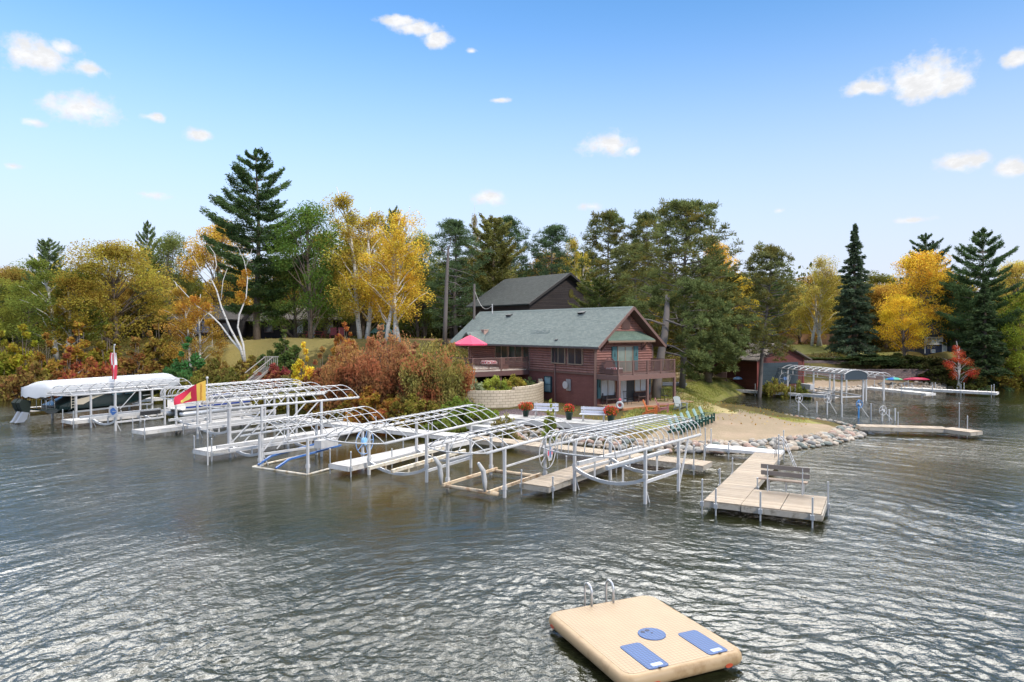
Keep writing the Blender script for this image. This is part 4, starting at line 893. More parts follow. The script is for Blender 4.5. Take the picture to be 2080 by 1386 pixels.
# ================================================================== boat lifts
def V3(v, z): return Vector((v.x, v.y, z))
def wheel(parent, c, ax, r, mat, disc=None, hub=WHITE):
    w = MB(); w.ring(c, r, ax, .022, 28, 6); o = w.build('wheel', mat, parent, True)
    s = MB(); a = Vector(ax).normalized(); u = Vector((0,0,1)); v = a.cross(u).normalized(); c = Vector(c)
    for k in range(5):
        th = 2*math.pi*k/5+.3; s.tube([c+(u*math.cos(th)+v*math.sin(th))*.05, c+(u*math.cos(th)+v*math.sin(th))*(r-.005)], .016, 5)
    s.build('spokes', mat, o)
    h = MB(); h.tube([c-a*.09, c+a*.09], r*.3, 12); h.build('hub', disc or hub, o)
    return o
def lift(name, label, fr, br, z, W, sF, sB, arch=.5, nrib=11, bow=True, cz=.75, bz=None, rounded=False, sag=.35, lower=True, bunkmat=None, brace=True, boxm=None, pt=.0, group='boat lifts moored along the docks', bowL=.55):
    f = G(*fr, z); b = G(*br, z); FR = Vector((f.x,f.y)); BR = Vector((b.x,b.y)); D = (BR-FR).normalized(); Lf = Vector((-D.y,D.x)); Ln = (BR-FR).length
    def at(s, t, h): q = FR+D*s+Lf*(W*t); return Vector((q.x,q.y,h))
    T = thing(name, label, 'boat lift', at(sF,0,0), group)
    for s in (sF,sB):
        for tt in (0,1):
            m = MB(); m.box(at(s,tt,(z-1.6)/2+pt/2), (.105,.105,z+1.6+pt), math.atan2(D.y,D.x)); m.box(at(s,tt,cz+.1),(.15,.15,.16), math.atan2(D.y,D.x)); m.build('post', WHITE, T)
    for tt in (0,1):
        m = MB(); m.tube([at(0,tt,z), at(Ln,tt,z)], .06, 8); m.build('side_beam', WHITE, T, True)
    N = 12
    def rib(s, sc=1.0):
        if rounded:
            return [at(s, .5-.5*math.cos(math.pi*k/N)*abs(math.cos(math.pi*k/N))**-.35 if abs(math.cos(math.pi*k/N))>1e-6 else .5, z+arch*sc*math.sin(math.pi*k/N)**.6) for k in range(N+1)]
        return [at(s, k/N, z+arch*sc*(1-abs(2*k/N-1)**2.1)) for k in range(N+1)]
    for i in range(nrib):
        m = MB(); m.tube(rib(Ln*i/(nrib-1)), .022, 5); m.build('rib', WHITE, T, True)
    m = MB()
    for tt in ((.5,) if not rounded else (.12,.35,.5,.65,.88)):
        hz = arch*(1-abs(2*tt-1)**2.1) if not rounded else arch*math.sin(math.acos(max(-1,min(1,(1-2*tt)*abs(1-2*tt)**.4))))**.6
        m.tube([at(0,tt,z+hz), at(Ln,tt,z+hz)], .022, 5)
    for tt in ((.22,.78) if not rounded else ()):
        hz = arch*(1-abs(2*tt-1)**2.1); m.tube([at(0,tt,z+hz), at(Ln,tt,z+hz)], .016, 5)
    m.build('purlin', WHITE, T)
    if bow:
        ends = [(0,-1)]
        for s0, sg in ends:
            m = MB(); cur = [at(s0+sg*bowL*math.sin(math.pi*k/10)**.7, k/10, z) for k in range(11)]; m.tube(cur, .028, 6)
            if rounded:
                for k in range(1,10):
                    tt = k/10; hz = arch*.93; m.tube([cur[k], cur[k]+Vector((0,0,hz*.45)), cur[k]+Vector((D.x*.1,D.y*.1,hz*.8)), cur[k]+Vector((D.x*.3,D.y*.3,hz)), V3(Vector((at(.6,tt,0)).xy), z+hz)], .02, 5)
            else:
                for k in (2,3.5,5,6.5,8):
                    k0 = int(k); q = cur[k0].lerp(cur[min(10,k0+1)], k-k0); tt = k/10; m.tube([at(0,tt,z+arch*(1-abs(2*tt-1)**2.1)), q], .018, 5)
            m.build('bow_frame', WHITE, T, True)
    if lower:
        for s in (sF,sB):
            m = MB(); pts = [at(s, k/8, cz-sag*math.sin(math.pi*k/8)**.8) for k in range(9)]
            for i in range(8): m.beam(pts[i], pts[i+1], .08, .13)
            m.build('cradle_beam', ALU if cz > .6 else CREAM, T)
        for tt in (0,1):
            m = MB(); m.beam(at(sF+.08,tt,cz-.12), at(sB-.08,tt,cz-.12), .07, .12); m.build('side_rail', WHITE if cz > .5 else CREAM, T)
        bzz = bz or cz+.15
        for tt in (.3,.7):
            m = MB(); m.beam(at(sF-1.2,tt,bzz), at(sB+1.0,tt,bzz), .12, .12); m.beam(at(sF-1.2,tt,bzz+.075), at(sB+1.0,tt,bzz+.075), .14, .03)
            for s in (sF,sB): m.beam(at(s,tt,bzz-.06), at(s,tt,cz-sag*.85), .07, .07)
            m.build('bunk', bunkmat or WHITE, T)
    if brace:
        br_ = [(at(sF,0,.7), at(sF,0,.7)+V3(D*.5,-1.1), .045), (at(sF,1,.7), at(sF,1,.7)+V3(D*.5,-1.1), .045)]
        if z > 2.4:
            if z > 2.8:
                for s in (sF+.06, sB-2.6):
                    for tt in (0,1): br_.append((at(s,tt,.75), at(s+2.4,tt,z-.04), .05))
            else: br_.append((at(sB-1.5,1,1.1), at(sB-.05,1,z-.04), .04))
        else: br_.append((at(sB,0,.1), at(sB+.9,0,z-.05), .06))
        for p_, q_, w_ in br_: m = MB(); m.beam(p_, q_, w_, w_); m.build('brace', WHITE, T)
    if boxm:
        s_, t_, zz = boxm; m = MB(); m.box(at(s_,t_,zz), (.75,.5,.5), math.atan2(D.y,D.x)); m.box(at(s_,t_,zz+.262), (.79,.54,.02), math.atan2(D.y,D.x)); m.build('dock_box', WHITE, T)
    return T, at, D, Lf, Ln
l1 = lift('boat_lift','nearest boat lift with a rounded hooped canopy frame at the right end of the row',(1250,929),(1423,883),2.15,3.35,2.2,5.0,.72,18,True,.98,1.45,True,.38,bowL=.6)
l2 = lift('boat_lift','wide open canopy lift over a low stained cradle, second from the right',(988,921),(1168,873),2.0,2.9,1.3,4.6,.55,10,True,.3,.45,sag=.1,lower=False,brace=False)
l3 = lift('boat_lift','long open canopy lift third from the right, left of the wheel sign lift',(781.5,901.5),(1014,849),2.15,3.3,2.9,6.6,.6,13,True,.62,.6,sag=.4,brace=False,bunkmat=CREAM)
l4 = lift('boat_lift','lowest hooped canopy lift with blue bunks in the middle of the row',(585,898),(788,861),1.67,3.3,1.2,5.0,.85,12,False,.25,.5,sag=.05,lower=False,brace=False)
l5 = lift('boat_lift','tallest open canopy lift with big diagonal braces, middle left of the row',(472.5,830),(729,807.5),3.0,3.4,1.5,4.9,.6,12,True,.7,.8,sag=.35)
l6 = lift('boat_lift','tall open canopy lift directly behind the tallest one',(412,820),(664,797),2.55,3.4,1.6,6.4,.6,13,True,.8,.95,sag=.3)
l7 = lift('boat_lift','rounded hooped canopy lift left of the maroon flag',(398,812),(618,791),2.45,3.6,1.0,6.0,.7,16,True,.9,1.0,True,sag=.3,bowL=.7)
l8 = lift('boat_lift','open canopy lift carrying the blue fish sign',(147.5,804),(392,785),2.6,3.0,2.7,6.2,.55,11,True,.7,.9,sag=.35)
# cradles specific to the open ones
T, at, D, Lf, Ln = l2
for s in (.9,4.6):
    m = MB(); m.tube([at(s,.02,.22), at(s,.98,.22)], .09, 8); m.build('cradle_beam', RUST, T, True)
for tt in (.12,.93):
    m = MB(); m.beam(at(.7,tt,.3), at(4.8,tt,.3), .1,.12); m.build('side_rail', RUST, T)
for tt in (.2,.97):
    m = MB(); m.tube([at(.75,tt,.3), at(.72,tt,.7), at(.62,tt,1.15), at(.3,tt,1.5)], [.06,.1,.1,.07], 8); m.build('guide_arm', WHITE, T, True)
m = MB(); m.beam(at(1.3,0,1.25), at(4.6,0,1.25), .05,.07); m.beam(at(1.3,1,1.25), at(4.6,1,1.25), .05,.07); m.build('side_bar', WHITE, T)
wp = at(4.6,0,1.35); o = wheel(T, wp-V3(Lf,0)*.12, (Lf.x,Lf.y,0), .72, WHITE)
BLUE = M('mid_blue_plastic',(.05,.14,.38),.4,.08); SIGNRED = M('sign_red',(.55,.05,.1),.5,.05)
m = MB(); c = wp-V3(Lf,0)*.26; m.slab([c+V3(D,0)*a_+Vector((0,0,b_)) for a_,b_ in ((-.28,.0),(-.2,.3),(-.1,.42),(.1,.42),(.2,.3),(.28,0),(.15,-.35),(-.15,-.35))], V3(Lf,0)*.02); sg = m.build('sign_plate', WHITE, T)
m = MB(); c2 = c-V3(Lf,0)*.006; m.slab([c2+V3(D,0)*a_+Vector((0,0,b_)) for a_,b_ in ((-.07,0),(-.05,.25),(.05,.25),(.07,0),(.05,-.22),(-.05,-.22))], V3(Lf,0)*.004); m.build('blue_emblem', BLUE, sg)
m = MB()
for sx in (-1,1): m.slab([c2+V3(D,0)*(sx*a_)+Vector((0,0,b_)) for a_,b_ in ((.11,0),(.14,.13),(.2,.1),(.22,0),(.2,-.1),(.14,-.13))], V3(Lf,0)*.004)
m.build('red_emblem', SIGNRED, sg)
T, at, D, Lf, Ln = l4
for i,(tt,s0,s1) in enumerate(((1.0,1.1,5.0),(.55,.9,5.3))):
    m = MB(); m.beam(at(s0,tt,.12), at(s0+.8,tt,.42), .11,.08); m.beam(at(s0+.8,tt,.42), at(s1,tt,.6), .11,.08); m.build('blue_bunk', BLUE, T)
m = MB(); m.tube([at(.9,1.05,.03),at(.9,-.08,.03)],.05,6); m.tube([at(.9,-.08,.03),at(5.0,-.08,.1)],.05,6); m.tube([at(.9,1.05,.03),at(5.0,1.05,.1)],.05,6); m.build('base_frame', CREAM, T)
wheel(T, at(5.0,0,1.0)-V3(Lf,0)*.14, (Lf.x,Lf.y,0), .66, M('pale_blue_paint',(.22,.38,.68),.4,.05), M('wheel_hub_blue',(.25,.5,.8),.4,.05))
m = MB(); m.box(at(3.9,.45,.95),(1.2,.5,.4),math.atan2(D.y,D.x)); m.build('winch_box', WHITE, T)
T, at, D, Lf, Ln = l8
m = MB(); c = at(2.7,0,1.35)-V3(Lf,0)*.1-V3(D,0)*.08; sv = Vector((.95,-.3,0)).normalized(); nv = Vector((-.3,-.95,0)).normalized(); c = c+nv*.12
def plate(pts, off, th): return MB().slab([c+nv*off+sv*a_+Vector((0,0,b_)) for a_,b_ in pts], nv*th)
sg = plate([(-.38,.25),(-.26,.36),(.26,.36),(.38,.25),(.38,-.25),(.26,-.36),(-.26,-.36),(-.38,-.25)],0,.03).build('fish_sign', WHITE, T)
plate([(-.27,.02),(-.2,.16),(-.1,.2),(-.02,.27),(.1,.22),(.3,.04),(.3,-.05),(.12,-.18),(0,-.25),(-.12,-.22),(-.16,-.12),(-.27,-.1),(-.22,-.04)],.032,.01).build('fish', BLUE, sg)
plate([(-.05,.02),(.29,.03),(.29,-.005),(-.05,-.02)],.044,.006).build('fish_mouth', WHITE, sg)
m = MB()
for i in range(6): m.box(at(5.2+i*.25-.5,.1,.95)+Vector((0,0,random.uniform(-.02,.02))),(.2,.3,.28),.6)
m.build('cables', M('black_rubber',(.02,.02,.022),.6,.1), T)
# ------------------------------------------------------------------ covered lift and dark boat
f = G(94,808,1.9); D = Vector((.42,.907)).normalized(); Lf = Vector((-D.y,D.x)); FR = Vector((f.x,f.y)); Ln = 11.2; W = 3.0
def at(s, t, h): q = FR+D*s+Lf*(W*t); return Vector((q.x,q.y,h))
FAB = M('white_canvas',(.40,.41,.43),.8,.07,1.5,.15)
T = thing('covered_boat_lift','boat lift under a long white canvas cover on the far left','boat lift',at(2,0,0),'boat lifts moored along the docks')
for s in (2.2,8.6):
    for tt in (0.03,.97):
        m = MB(); m.box(at(s,tt,.5),(.13,.13,4.0),math.atan2(D.y,D.x)); m.build('post', WHITE, T)
m = MB(); vs=[]; fs=[]; NS=28; NT=14; rs = random.Random(4)
prof = [(0,1.9),(-.01,2.25),(0.0,2.62),(.06,2.78),(.16,2.9),(.3,2.98),(.5,3.02),(.7,2.98),(.84,2.9),(.94,2.78),(1.0,2.62),(1.01,2.25),(1,1.9)]
for i in range(NS+1):
    s = Ln*i/NS; e = min(1,(.15+s)/1.0)**.5
    for j,(tt,h) in enumerate(prof):
        hh = h
        if i == 0: hh = min(h, 2.55)
        elif s < 1: hh = 1.9+(h-1.9)*(.5+.5*e) if h>2.6 else h
        if i == NS: hh = min(h, 2.6)
        if j in (0,len(prof)-1): hh = 1.92+.06*math.sin(i*1.9)+(.12*math.sin(i*.7))*.4
        vs.append(at(s, .5+(tt-.5)*(1+.02*math.sin(i*1.3+j)), hh+(.012*math.sin(i*2.2+j) if 0<j<12 else 0)))
n = len(prof)
for i in range(NS):
    for j in range(n-1): fs.append((i*n+j,(i+1)*n+j,(i+1)*n+j+1,i*n+j+1))
b0 = len(vs)
for row in (0, NS):
    low = []
    for k in range(9):
        tt = k/8; bulge = -.35*math.sin(math.pi*tt) if row==0 else .25*math.sin(math.pi*tt); low.append(len(vs)); vs.append(at((0 if row==0 else Ln)+bulge, tt, 1.88+.07*math.sin(k*2.1)))
    topi = [row*n+j for j in range(2,n-2)]   # 9 points
    for k in range(8): fs.append((topi[k],topi[k+1],low[k+1],low[k]))
    fs.append((row*n+0,row*n+1,topi[0],low[0])); fs.append((row*n+n-1,low[8],topi[8],row*n+n-2))
m.add(vs, fs); m.build('canvas_cover', FAB, T, True)
m = MB(); m.beam(at(-.3,.5,3.3),at(.2,.5,3.3),.9,.04) if False else None
for tt in (0,1): m.beam(at(2.2,tt,.65),at(8.6,tt,.65),.07,.12)
for s in (2.2,8.6): m.beam(at(s,0,.55),at(s,1,.55),.08,.14)
m.build('cradle', ALU, T)
NAVY = M('black_green_gelcoat',(.008,.02,.022),.15,.1,spec=.8); TAN = M('tan_gelcoat',(.50,.44,.34),.3,.05); BLK = M('black_canvas',(.012,.02,.016),.8,.2)
B = thing('motor_boat','long black motor boat with a tan swoosh under the white canvas','boat',at(1,.5,.6))
m = MB(); sec = []
for i,(s,wd_,zb,zt) in enumerate(((1.2,.36,.5,1.15),(3,.38,.46,1.75),(5,.38,.46,1.95),(7,.36,.52,1.95),(8.8,.26,.9,1.95),(10.3,.04,1.3,1.98))):
    sec.append([at(s,.5-wd_*1.02,zt),at(s,.5-wd_,zb+.35),at(s,.5-wd_*.5,zb+.08),at(s,.5,zb),at(s,.5+wd_*.5,zb+.08),at(s,.5+wd_,zb+.35),at(s,.5+wd_*1.02,zt)])
vs = [p for r_ in sec for p in r_]; fs = [(i*7+j,(i+1)*7+j,(i+1)*7+j+1,i*7+j+1) for i in range(5) for j in range(6)]+[tuple(range(7)),tuple(35+j for j in range(7))[::-1]]+[(i*7+6,(i+1)*7+6,(i+1)*7,i*7) for i in range(5)]
m.add(vs, fs); hull = m.build('hull', NAVY, B)
m = MB(); y_ = -.012
for seg in ([(2.2,1.30),(2.3,1.55),(2.9,1.60),(2.9,1.12),(2.4,1.15)],[(2.9,1.12),(2.9,1.6),(3.6,1.72),(4.9,1.88),(4.9,1.82),(3.8,1.52)]):
    m.slab([at(s,.11 if s<3.05 else .112,h)-V3(Lf,0)*.03 for s,h in seg], V3(Lf,0)*.02)
m.build('tan_swoosh', TAN, hull)
m = MB()
for s0,s1 in ((5.2,6.1),(6.3,7.2)): m.slab([at(s0,.11,1.62)-V3(Lf,0)*.028,at(s1,.118,1.62)-V3(Lf,0)*.028,at(s1,.118,1.85)-V3(Lf,0)*.03,at(s0,.11,1.85)-V3(Lf,0)*.03], V3(Lf,0)*.02)
m.build('side_window', M_glass('boat_glass',(.05,.09,.1)), hull)
m = MB()
for a_ in range(7): m.beam(at(8.0+a_*.13,.16+a_*.004,1.35)-V3(Lf,0)*.06, at(8.08+a_*.13,.16+a_*.004,1.35)-V3(Lf,0)*.06, .02,.06)
m.build('registration_number', WHITE, hull)
m = MB(); m.box(at(.55,.5,.95),(.9,2.1,.12),math.atan2(D.y,D.x)); m.build('swim_platform', NAVY, B)
for tt in (.62,.8):
    o_ = MB(); c = at(-.2,tt,0)
    o_.slab([c+V3(D,0)*a_+Vector((0,0,b_)) for a_,b_ in ((.25,1.6),(-.35,1.75),(-.6,1.5),(-.45,1.05),(-.15,.6),(.1,.6),(.2,1.1))], V3(Lf,0)*.4); o_.build('engine_cover', BLK, B)
    o_ = MB(); c = at(-.35,tt-.05,0); o_.slab([c+V3(D,0)*a_+Vector((0,0,b_)) for a_,b_ in ((.15,.75),(-.25,.85),(-.6,.25),(-.75,.1),(-.2,.1),(0,.3))], V3(Lf,0)*.2); o_.ball(at(-.75,tt,.16),(.12,.12,.14),8,6); o_.build('drive_leg', M('grey_outdrive',(.25,.27,.31),.4,.1), B)
m = MB()
for tt in (.12,.3,.5): m.tube([at(.2,tt,1.0),at(.2,tt,1.7),at(.5,tt,1.78),at(.8,tt,1.7),at(.8,tt,1.0)], .022, 6)
m.build('boarding_rail', ALU, B, True)
m = MB()
for k in range(5): m.beam(at(1.9,.05,1.0+k*.2),at(2.25,.05,1.0+k*.2),.03,.03)
for s in (1.9,2.25): m.beam(at(s,.05,.9),at(s,.05,1.9),.03,.03)
m.build('ladder', CREAM, B)
# second boat : low pontoon under the lifts behind the flag
c0 = G(365,838,.6); pd = D; 
PB = thing('pontoon_boat','low pontoon boat with a blue stripe sitting under the lift behind the maroon flag','boat',c0)
def pt_(s,t_,h): q = Vector((c0.x,c0.y))+FD*s+Vector((-FD.y,FD.x))*t_; return Vector((q.x,q.y,h))
for tt in (0,1.9):
    m = MB(); m.tube([pt_(0,tt,.45),pt_(.3,tt,.42),pt_(5.5,tt,.42),pt_(6.3,tt,.6)], [.12,.3,.3,.05], 12); m.build('float', ALU, PB, True)
m = MB(); m.box(pt_(3,.95,.78),(6,2.5,.08),math.atan2(FD.y,FD.x)); m.build('deck', GREYWOOD, PB)
m = MB()
for tt in (-.3,2.2): m.beam(pt_(.3,tt,1.12),pt_(5.8,tt,1.12),.03,.6)
m.build('side_panel', M('pale_panel',(.58,.56,.52),.4,.05), PB)
m = MB()
for tt in (-.32,2.22): m.beam(pt_(.3,tt,1.45),pt_(5.8,tt,1.45),.05,.07); m.beam(pt_(.3,tt,.95),pt_(5.8,tt,.95),.05,.12)
m.build('blue_stripe', M('navy_blue',(.02,.05,.25),.4,.05), PB)
# blue canopy at far left
c0 = G(-6,812,0); cb = P(2,757,78)
T = thing('blue_canopy_lift','boat lift with a navy blue canopy cut by the left edge','boat lift',(cb.x,cb.y,0)); 
m = MB(); m.hexa([P(-50,757,80),P(25,757,77),P(27,757,80.5),P(-50,757,84),P(-50,745,80.6),P(22,745,78.6),P(24,746,80),P(-50,746,83)]); m.build('canopy', M('blue_canvas',(.02,.05,.26),.7,.1), T)
m = MB(); m.hexa([P(-50,744.6,80.6),P(22,744.6,78.6),P(24,745.6,80),P(-50,745.6,83),P(-50,741,81),P(14,740,79.6),P(14,740,79.7),P(-50,741,82)]); m.build('canopy_top', M('pale_blue_canvas',(.3,.36,.48),.7,.1), T)
for px in (2,15,26):
    m = MB(); q = P(px,760,79); m.tube([(q.x,q.y,-1),(q.x,q.y,q.z)], .05, 6); m.build('post', WHITE, T)
m = MB(); a = P(0,778,79); m.slab([P(2,766,79),P(47,758,79),P(40,764,79),P(8,777,79)],(0,1.6,0)); solo(m,'aluminium_boat',ALU,'small grey aluminium boat under the navy blue canopy','boat')
# ------------------------------------------------------------------ far lift and wheel posts on the right
def far_lift():
    z = 2.7; a = G(1555,746,z); b = G(1716,760,z); 
    fr = Vector((b.x,b.y)); dr = (Vector((a.x,a.y))-fr); Ln = dr.length; D = dr.normalized(); Lf = Vector((D.y,-D.x)); W = 2.5
    def at(s,t,h): q = fr+D*s+Lf*(W*t); return Vector((q.x,q.y,h))
    T = thing('boat_lift','tall white canopy lift standing in the inlet in front of the red boathouse','boat lift',at(0,0,0),'boat lifts in the inlet')
    for s in (.4,4.3,8.3):
        for tt in (0,.95):
            if s == 8.3 and tt: continue
            m = MB(); m.box(at(s,tt,(z-1.5)/2),(.13,.13,z+1.5),0); m.build('post',WHITE,T)
    for tt in (0,1):
        m = MB(); m.beam(at(0,tt,z),at(Ln,tt,z),.1,.1); m.build('side_beam',WHITE,T)
    for i in range(14):
        m = MB(); pts = [at(Ln*i/13,k/8,z+.36*(1-abs(2*k/8-1)**2.2)) for k in range(9)]
        for k in range(8): m.beam(pts[k],pts[k+1],.08,.05)
        m.build('rib',WHITE,T)
    m = MB(); m.tube([at(0,.5,z+.36),at(Ln,.5,z+.36)],.03,5); m.beam(at(0,0,z-.55),at(Ln,0,z-.55),.05,.05); m.beam(at(0,1,z-.55),at(Ln,1,z-.55),.05,.05)
    for i in range(0,14,2): m.beam(at(Ln*i/13,0,z-.05),at(Ln*i/13,0,z-.55),.05,.05)
    m.build('lower_rail',WHITE,T)
    scr = M('dark_screen',(.035,.05,.065),.6,.1)
    m = MB(); m.slab([at(.03,k/8,z+.36*(1-abs(2*k/8-1)**2.2)-.04) for k in range(9)]+[at(.03,1,z-.55),at(.03,0,z-.55)],V3(D,0)*.02); m.build('end_screen',scr,T)
    m = MB(); m.slab([at(Ln-.05,k/8,z+.36*(1-abs(2*k/8-1)**2.2)-.04) for k in range(9)]+[at(Ln-.05,1,z-.5),at(Ln-.05,0,z-.5)],V3(D,0)*.02); m.build('end_screen',scr,T)
    m = MB(); m.beam(at(.5,0,.55),at(8.3,0,.75),.1,.12); m.beam(at(.5,.95,.55),at(8.0,.95,.75),.1,.12); m.beam(at(.6,0,.5),at(.6,.95,.5),.1,.12); m.beam(at(4.3,0,.6),at(4.3,.95,.6),.1,.12); m.build('cradle',WHITE,T)
    m = MB(); m.box(at(4.9,-.1,1.15),(1.5,.5,.5),math.atan2(D.y,D.x)); m.build('dock_box',WHITE,T)
    wheel(T, at(8.6,-.05,1.7), (.25,-.97,0), .62, WHITE, M('blue_hub',(.3,.45,.75),.4,.05))
    z2 = z-.35
    T2 = thing('boat_lift','lower white canopy frame right behind the tall inlet lift','boat lift',at(0,1.4,0),'boat lifts in the inlet')
    for i in range(12):
        m = MB(); m.tube([at(.3+7.6*i/11,1.35+k/6*.85,z2+.4*(1-abs(2*k/6-1)**2.2)) for k in range(7)],.03,5); m.build('rib',WHITE,T2,True)
    for tt in (1.35,2.2):
        m = MB(); m.beam(at(0,tt,z2),at(8.2,tt,z2),.1,.1); m.build('side_beam',WHITE,T2)
    for s in (1.2,6.2):
        for tt in (1.37,2.18):
            m = MB(); m.box(at(s,tt,z2/2-.5),(.12,.12,z2+1),0); m.build('post',WHITE,T2)
far_lift()
PBLUE = M('wheel_blue',(.06,.24,.55),.4,.05)
for px,pyb,pyt,cy,r,mt,lab in ((1622,835,810,809,8.5,WHITE,'small white winch wheel left of the tall inlet lift posts'),(1680,843,803,809,9.5,WHITE,'white winch wheel on a tall post in the inlet'),(1744,850,815,821,8,PBLUE,'blue winch wheel on a post off the boulder tip'),(1792,856,828,834,9.5,WHITE,'white winch wheel furthest right off the boulder tip')):
    q = G(px,pyb,0); T = thing('winch_post',lab,'winch wheel',q,'winch wheel posts in the inlet')
    tp = P(px,pyt,q.y); m = MB(); m.tube([(q.x,q.y,-1.2),(q.x,q.y,tp.z+.1)],.06,8); m.build('post',WHITE if mt is WHITE else mt,T)
    m = MB(); m.beam((q.x+.05,q.y,tp.z*.8),(q.x+.9,q.y+.3,.05),.05,.05); m.build('brace',WHITE,T)
    wheel(T,(q.x,q.y-.1,P(px,cy,q.y).z),(.3,-.95,0),r*q.y/F,mt,None)
for px,pyb,pyt,lab in ((1659,838,817,'thin grey mooring post left of the white wheels'),(1710,848,820,'white mooring post between two winch wheels'),(1769,853,821,'grey mooring post right of the blue wheel'),(1806,855,833,'short white mooring post right of the last wheel'),(1818,855,831,'leaning white mooring post furthest right'),(1948,880,820,'tall thin pole at the end of the angled dock'),(1460,960,955,'capped pipe post between the lifts and the swim dock')):
    q = G(px,pyb,0); m = MB(); m.tube([(q.x,q.y,-1.2),(q.x,q.y,P(px,pyt,q.y).z)],.055 if px<1900 else .025,8); m.ball((q.x,q.y,P(px,pyt,q.y).z),(.06,.06,.05),8,5); solo(m,'mooring_post',WHITE if 'white' in lab else GALV,lab,'post','mooring posts in the inlet')
# ------------------------------------------------------------------ swim raft
def raft():
    z = .42; RM = M('cream_moulded_plastic',(.37,.255,.14),.5,.05,2,.05,alt=(.27,.17,.08),ascale=2.0)
    uvm, t_, out = nm('cream_grid_deck'); uv = t_.nodes.new('ShaderNodeTexCoord').outputs['Object']
    def grid_mat(name, base, line, rot, sx, lw):
        m, t, out = nm(name); p = geo(t); q = mapv(t, p, (1,1,1), (0,0,rot)); s = t.nodes.new('ShaderNodeSeparateXYZ'); L(t,q,s.inputs[0])
        def ln(c, per): f = mth(t,'FRACT',mth(t,'MULTIPLY',c,1/per)); return ramp(t, mth(t,'ABSOLUTE',mth(t,'SUBTRACT',f,.5)), .5-lw, .5)
        g = mth(t,'MAXIMUM',ln(s.outputs[0],sx),ln(s.outputs[1],sx)); n = noise(t,p,2.5,4,.6)
        b = mixc(t,1,base,mixc(t,n,(.88,)*3,(1.1,)*3),'MULTIPLY'); b = mixc(t,ramp(t,noise(t,p,9,4,.75),.63,.8,0,.5),b,tuple(v*.6 for v in base))
        c = mixc(t,g,b,line); bsdf(t,out,c,.5,bump(t,mth(t,'SUBTRACT',1,g),.5,.008),0,.4); return m
    A,B_,Cc,Dd = [Vector(G(*p_,z).xy) for p_ in ((1118,1246),(1312,1203),(1517,1326),(1272,1372))]   # back-left, back-right, front-right, front-left
    ux = ((B_-A)+(Cc-Dd)).normalized(); W = ((B_-A).length+(Cc-Dd).length)/2*1.06; uy = Vector((-ux.y,ux.x)); Ln = ((A-Dd).length+(B_-Cc).length)/2*1.03
    cen = (A+B_+Cc+Dd)/4; rot = math.atan2(ux.y,ux.x)
    T = thing('swim_raft','cream moulded swim raft with blue hatches floating in the foreground','swim raft',(cen.x,cen.y,0))
    def rr(hw,hl,r,n=6):
        o=[]
        for cx,cy,a0 in ((hw-r,hl-r,0),(-hw+r,hl-r,90),(-hw+r,-hl+r,180),(hw-r,-hl+r,270)):
            for k in range(n+1): a=R(a0+90*k/n); o.append((cx+r*math.cos(a),cy+r*math.sin(a)))
        return [cen+ux*x+uy*y for x,y in o]
    m = MB(); prof = [(-.42,-.1),(-.34,.0),(-.26,.08),(-.10,.13),(-.02,.18),(.0,.25),(-.01,.33),(-.04,.385),(-.09,.412),(-.14,.42)]; rings=[]
    for d_,h in prof: rings.append([(q.x,q.y,h) for q in rr(W/2+d_,Ln/2+d_,.27+min(0,d_)*.4)])
    n = len(rings[0]); vs=[q for r_ in rings for q in r_]; fs=[(i*n+j,i*n+(j+1)%n,(i+1)*n+(j+1)%n,(i+1)*n+j) for i in range(len(prof)-1) for j in range(n)]+[tuple(range(n))[::-1]]
    m.add(vs,fs); ob = m.build('hull',RM,T,True)
    GM = grid_mat('cream_grid_top',(.37,.268,.165),(.19,.13,.075),-rot,.085,.09); BM = grid_mat('blue_grid_plastic',(.045,.10,.25),(.012,.03,.09),-rot,.072,.14)
    m = MB(); m.prism([(q.x,q.y) for q in rr(W/2-.13,Ln/2-.13,.2)],.40,.423); m.build('deck',GM,T)
    bpy.data.materials.remove(uvm)
    def loc(x,y,h=.0): q = cen+ux*x+uy*y; return Vector((q.x,q.y,h))
    def rect(cx,cy,hw,hl,r,h0,h1,mb):
        o=[]
        for ax,ay,a0 in ((hw-r,hl-r,0),(-hw+r,hl-r,90),(-hw+r,-hl+r,180),(hw-r,-hl+r,270)):
            for k in range(4): a=R(a0+30*k); o.append(tuple(loc(cx+ax+r*math.cos(a),cy+ay+r*math.sin(a)).xy))
        mb.prism(o,h0,h1)
    inv = lambda px,py: (lambda q: ((Vector(q.xy)-cen).dot(ux),(Vector(q.xy)-cen).dot(uy)))(G(px,py,.43))
    for i,(p1,p2,p3,p4) in enumerate((((1258,1317),(1305,1308),(1358,1347),(1312,1358)),((1379,1290),(1416,1282),(1478,1318),(1436,1330)))):
        pts=[inv(*p_) for p_ in (p1,p2,p3,p4)]; cx=sum(q[0] for q in pts)/4; cy=sum(q[1] for q in pts)/4
        m = MB(); rect(cx,cy,.24,.52,.07,.42,.436,m); h = m.build('hatch',BM,T)
        m = MB(); rect(cx+.02,cy-.40,.12,.055,.02,.436,.441,m); m.build('label_plate',M('pale_blue_label',(.36,.42,.62),.5,.05),h)
        m = MB(); q = loc(cx,cy-.535,.44); m.box(q,(.05,.03,.02),rot); m.build('latch',M('black_plastic',(.01,.01,.015),.4,.05),h)
    cx,cy = inv(1324,1288); m = MB(); m.prism([tuple(loc(cx+.29*math.cos(a),cy+.29*math.sin(a)).xy) for a in [2*math.pi*k/28 for k in range(28)]],.42,.438); h = m.build('round_hatch',BM,T)
    m = MB()
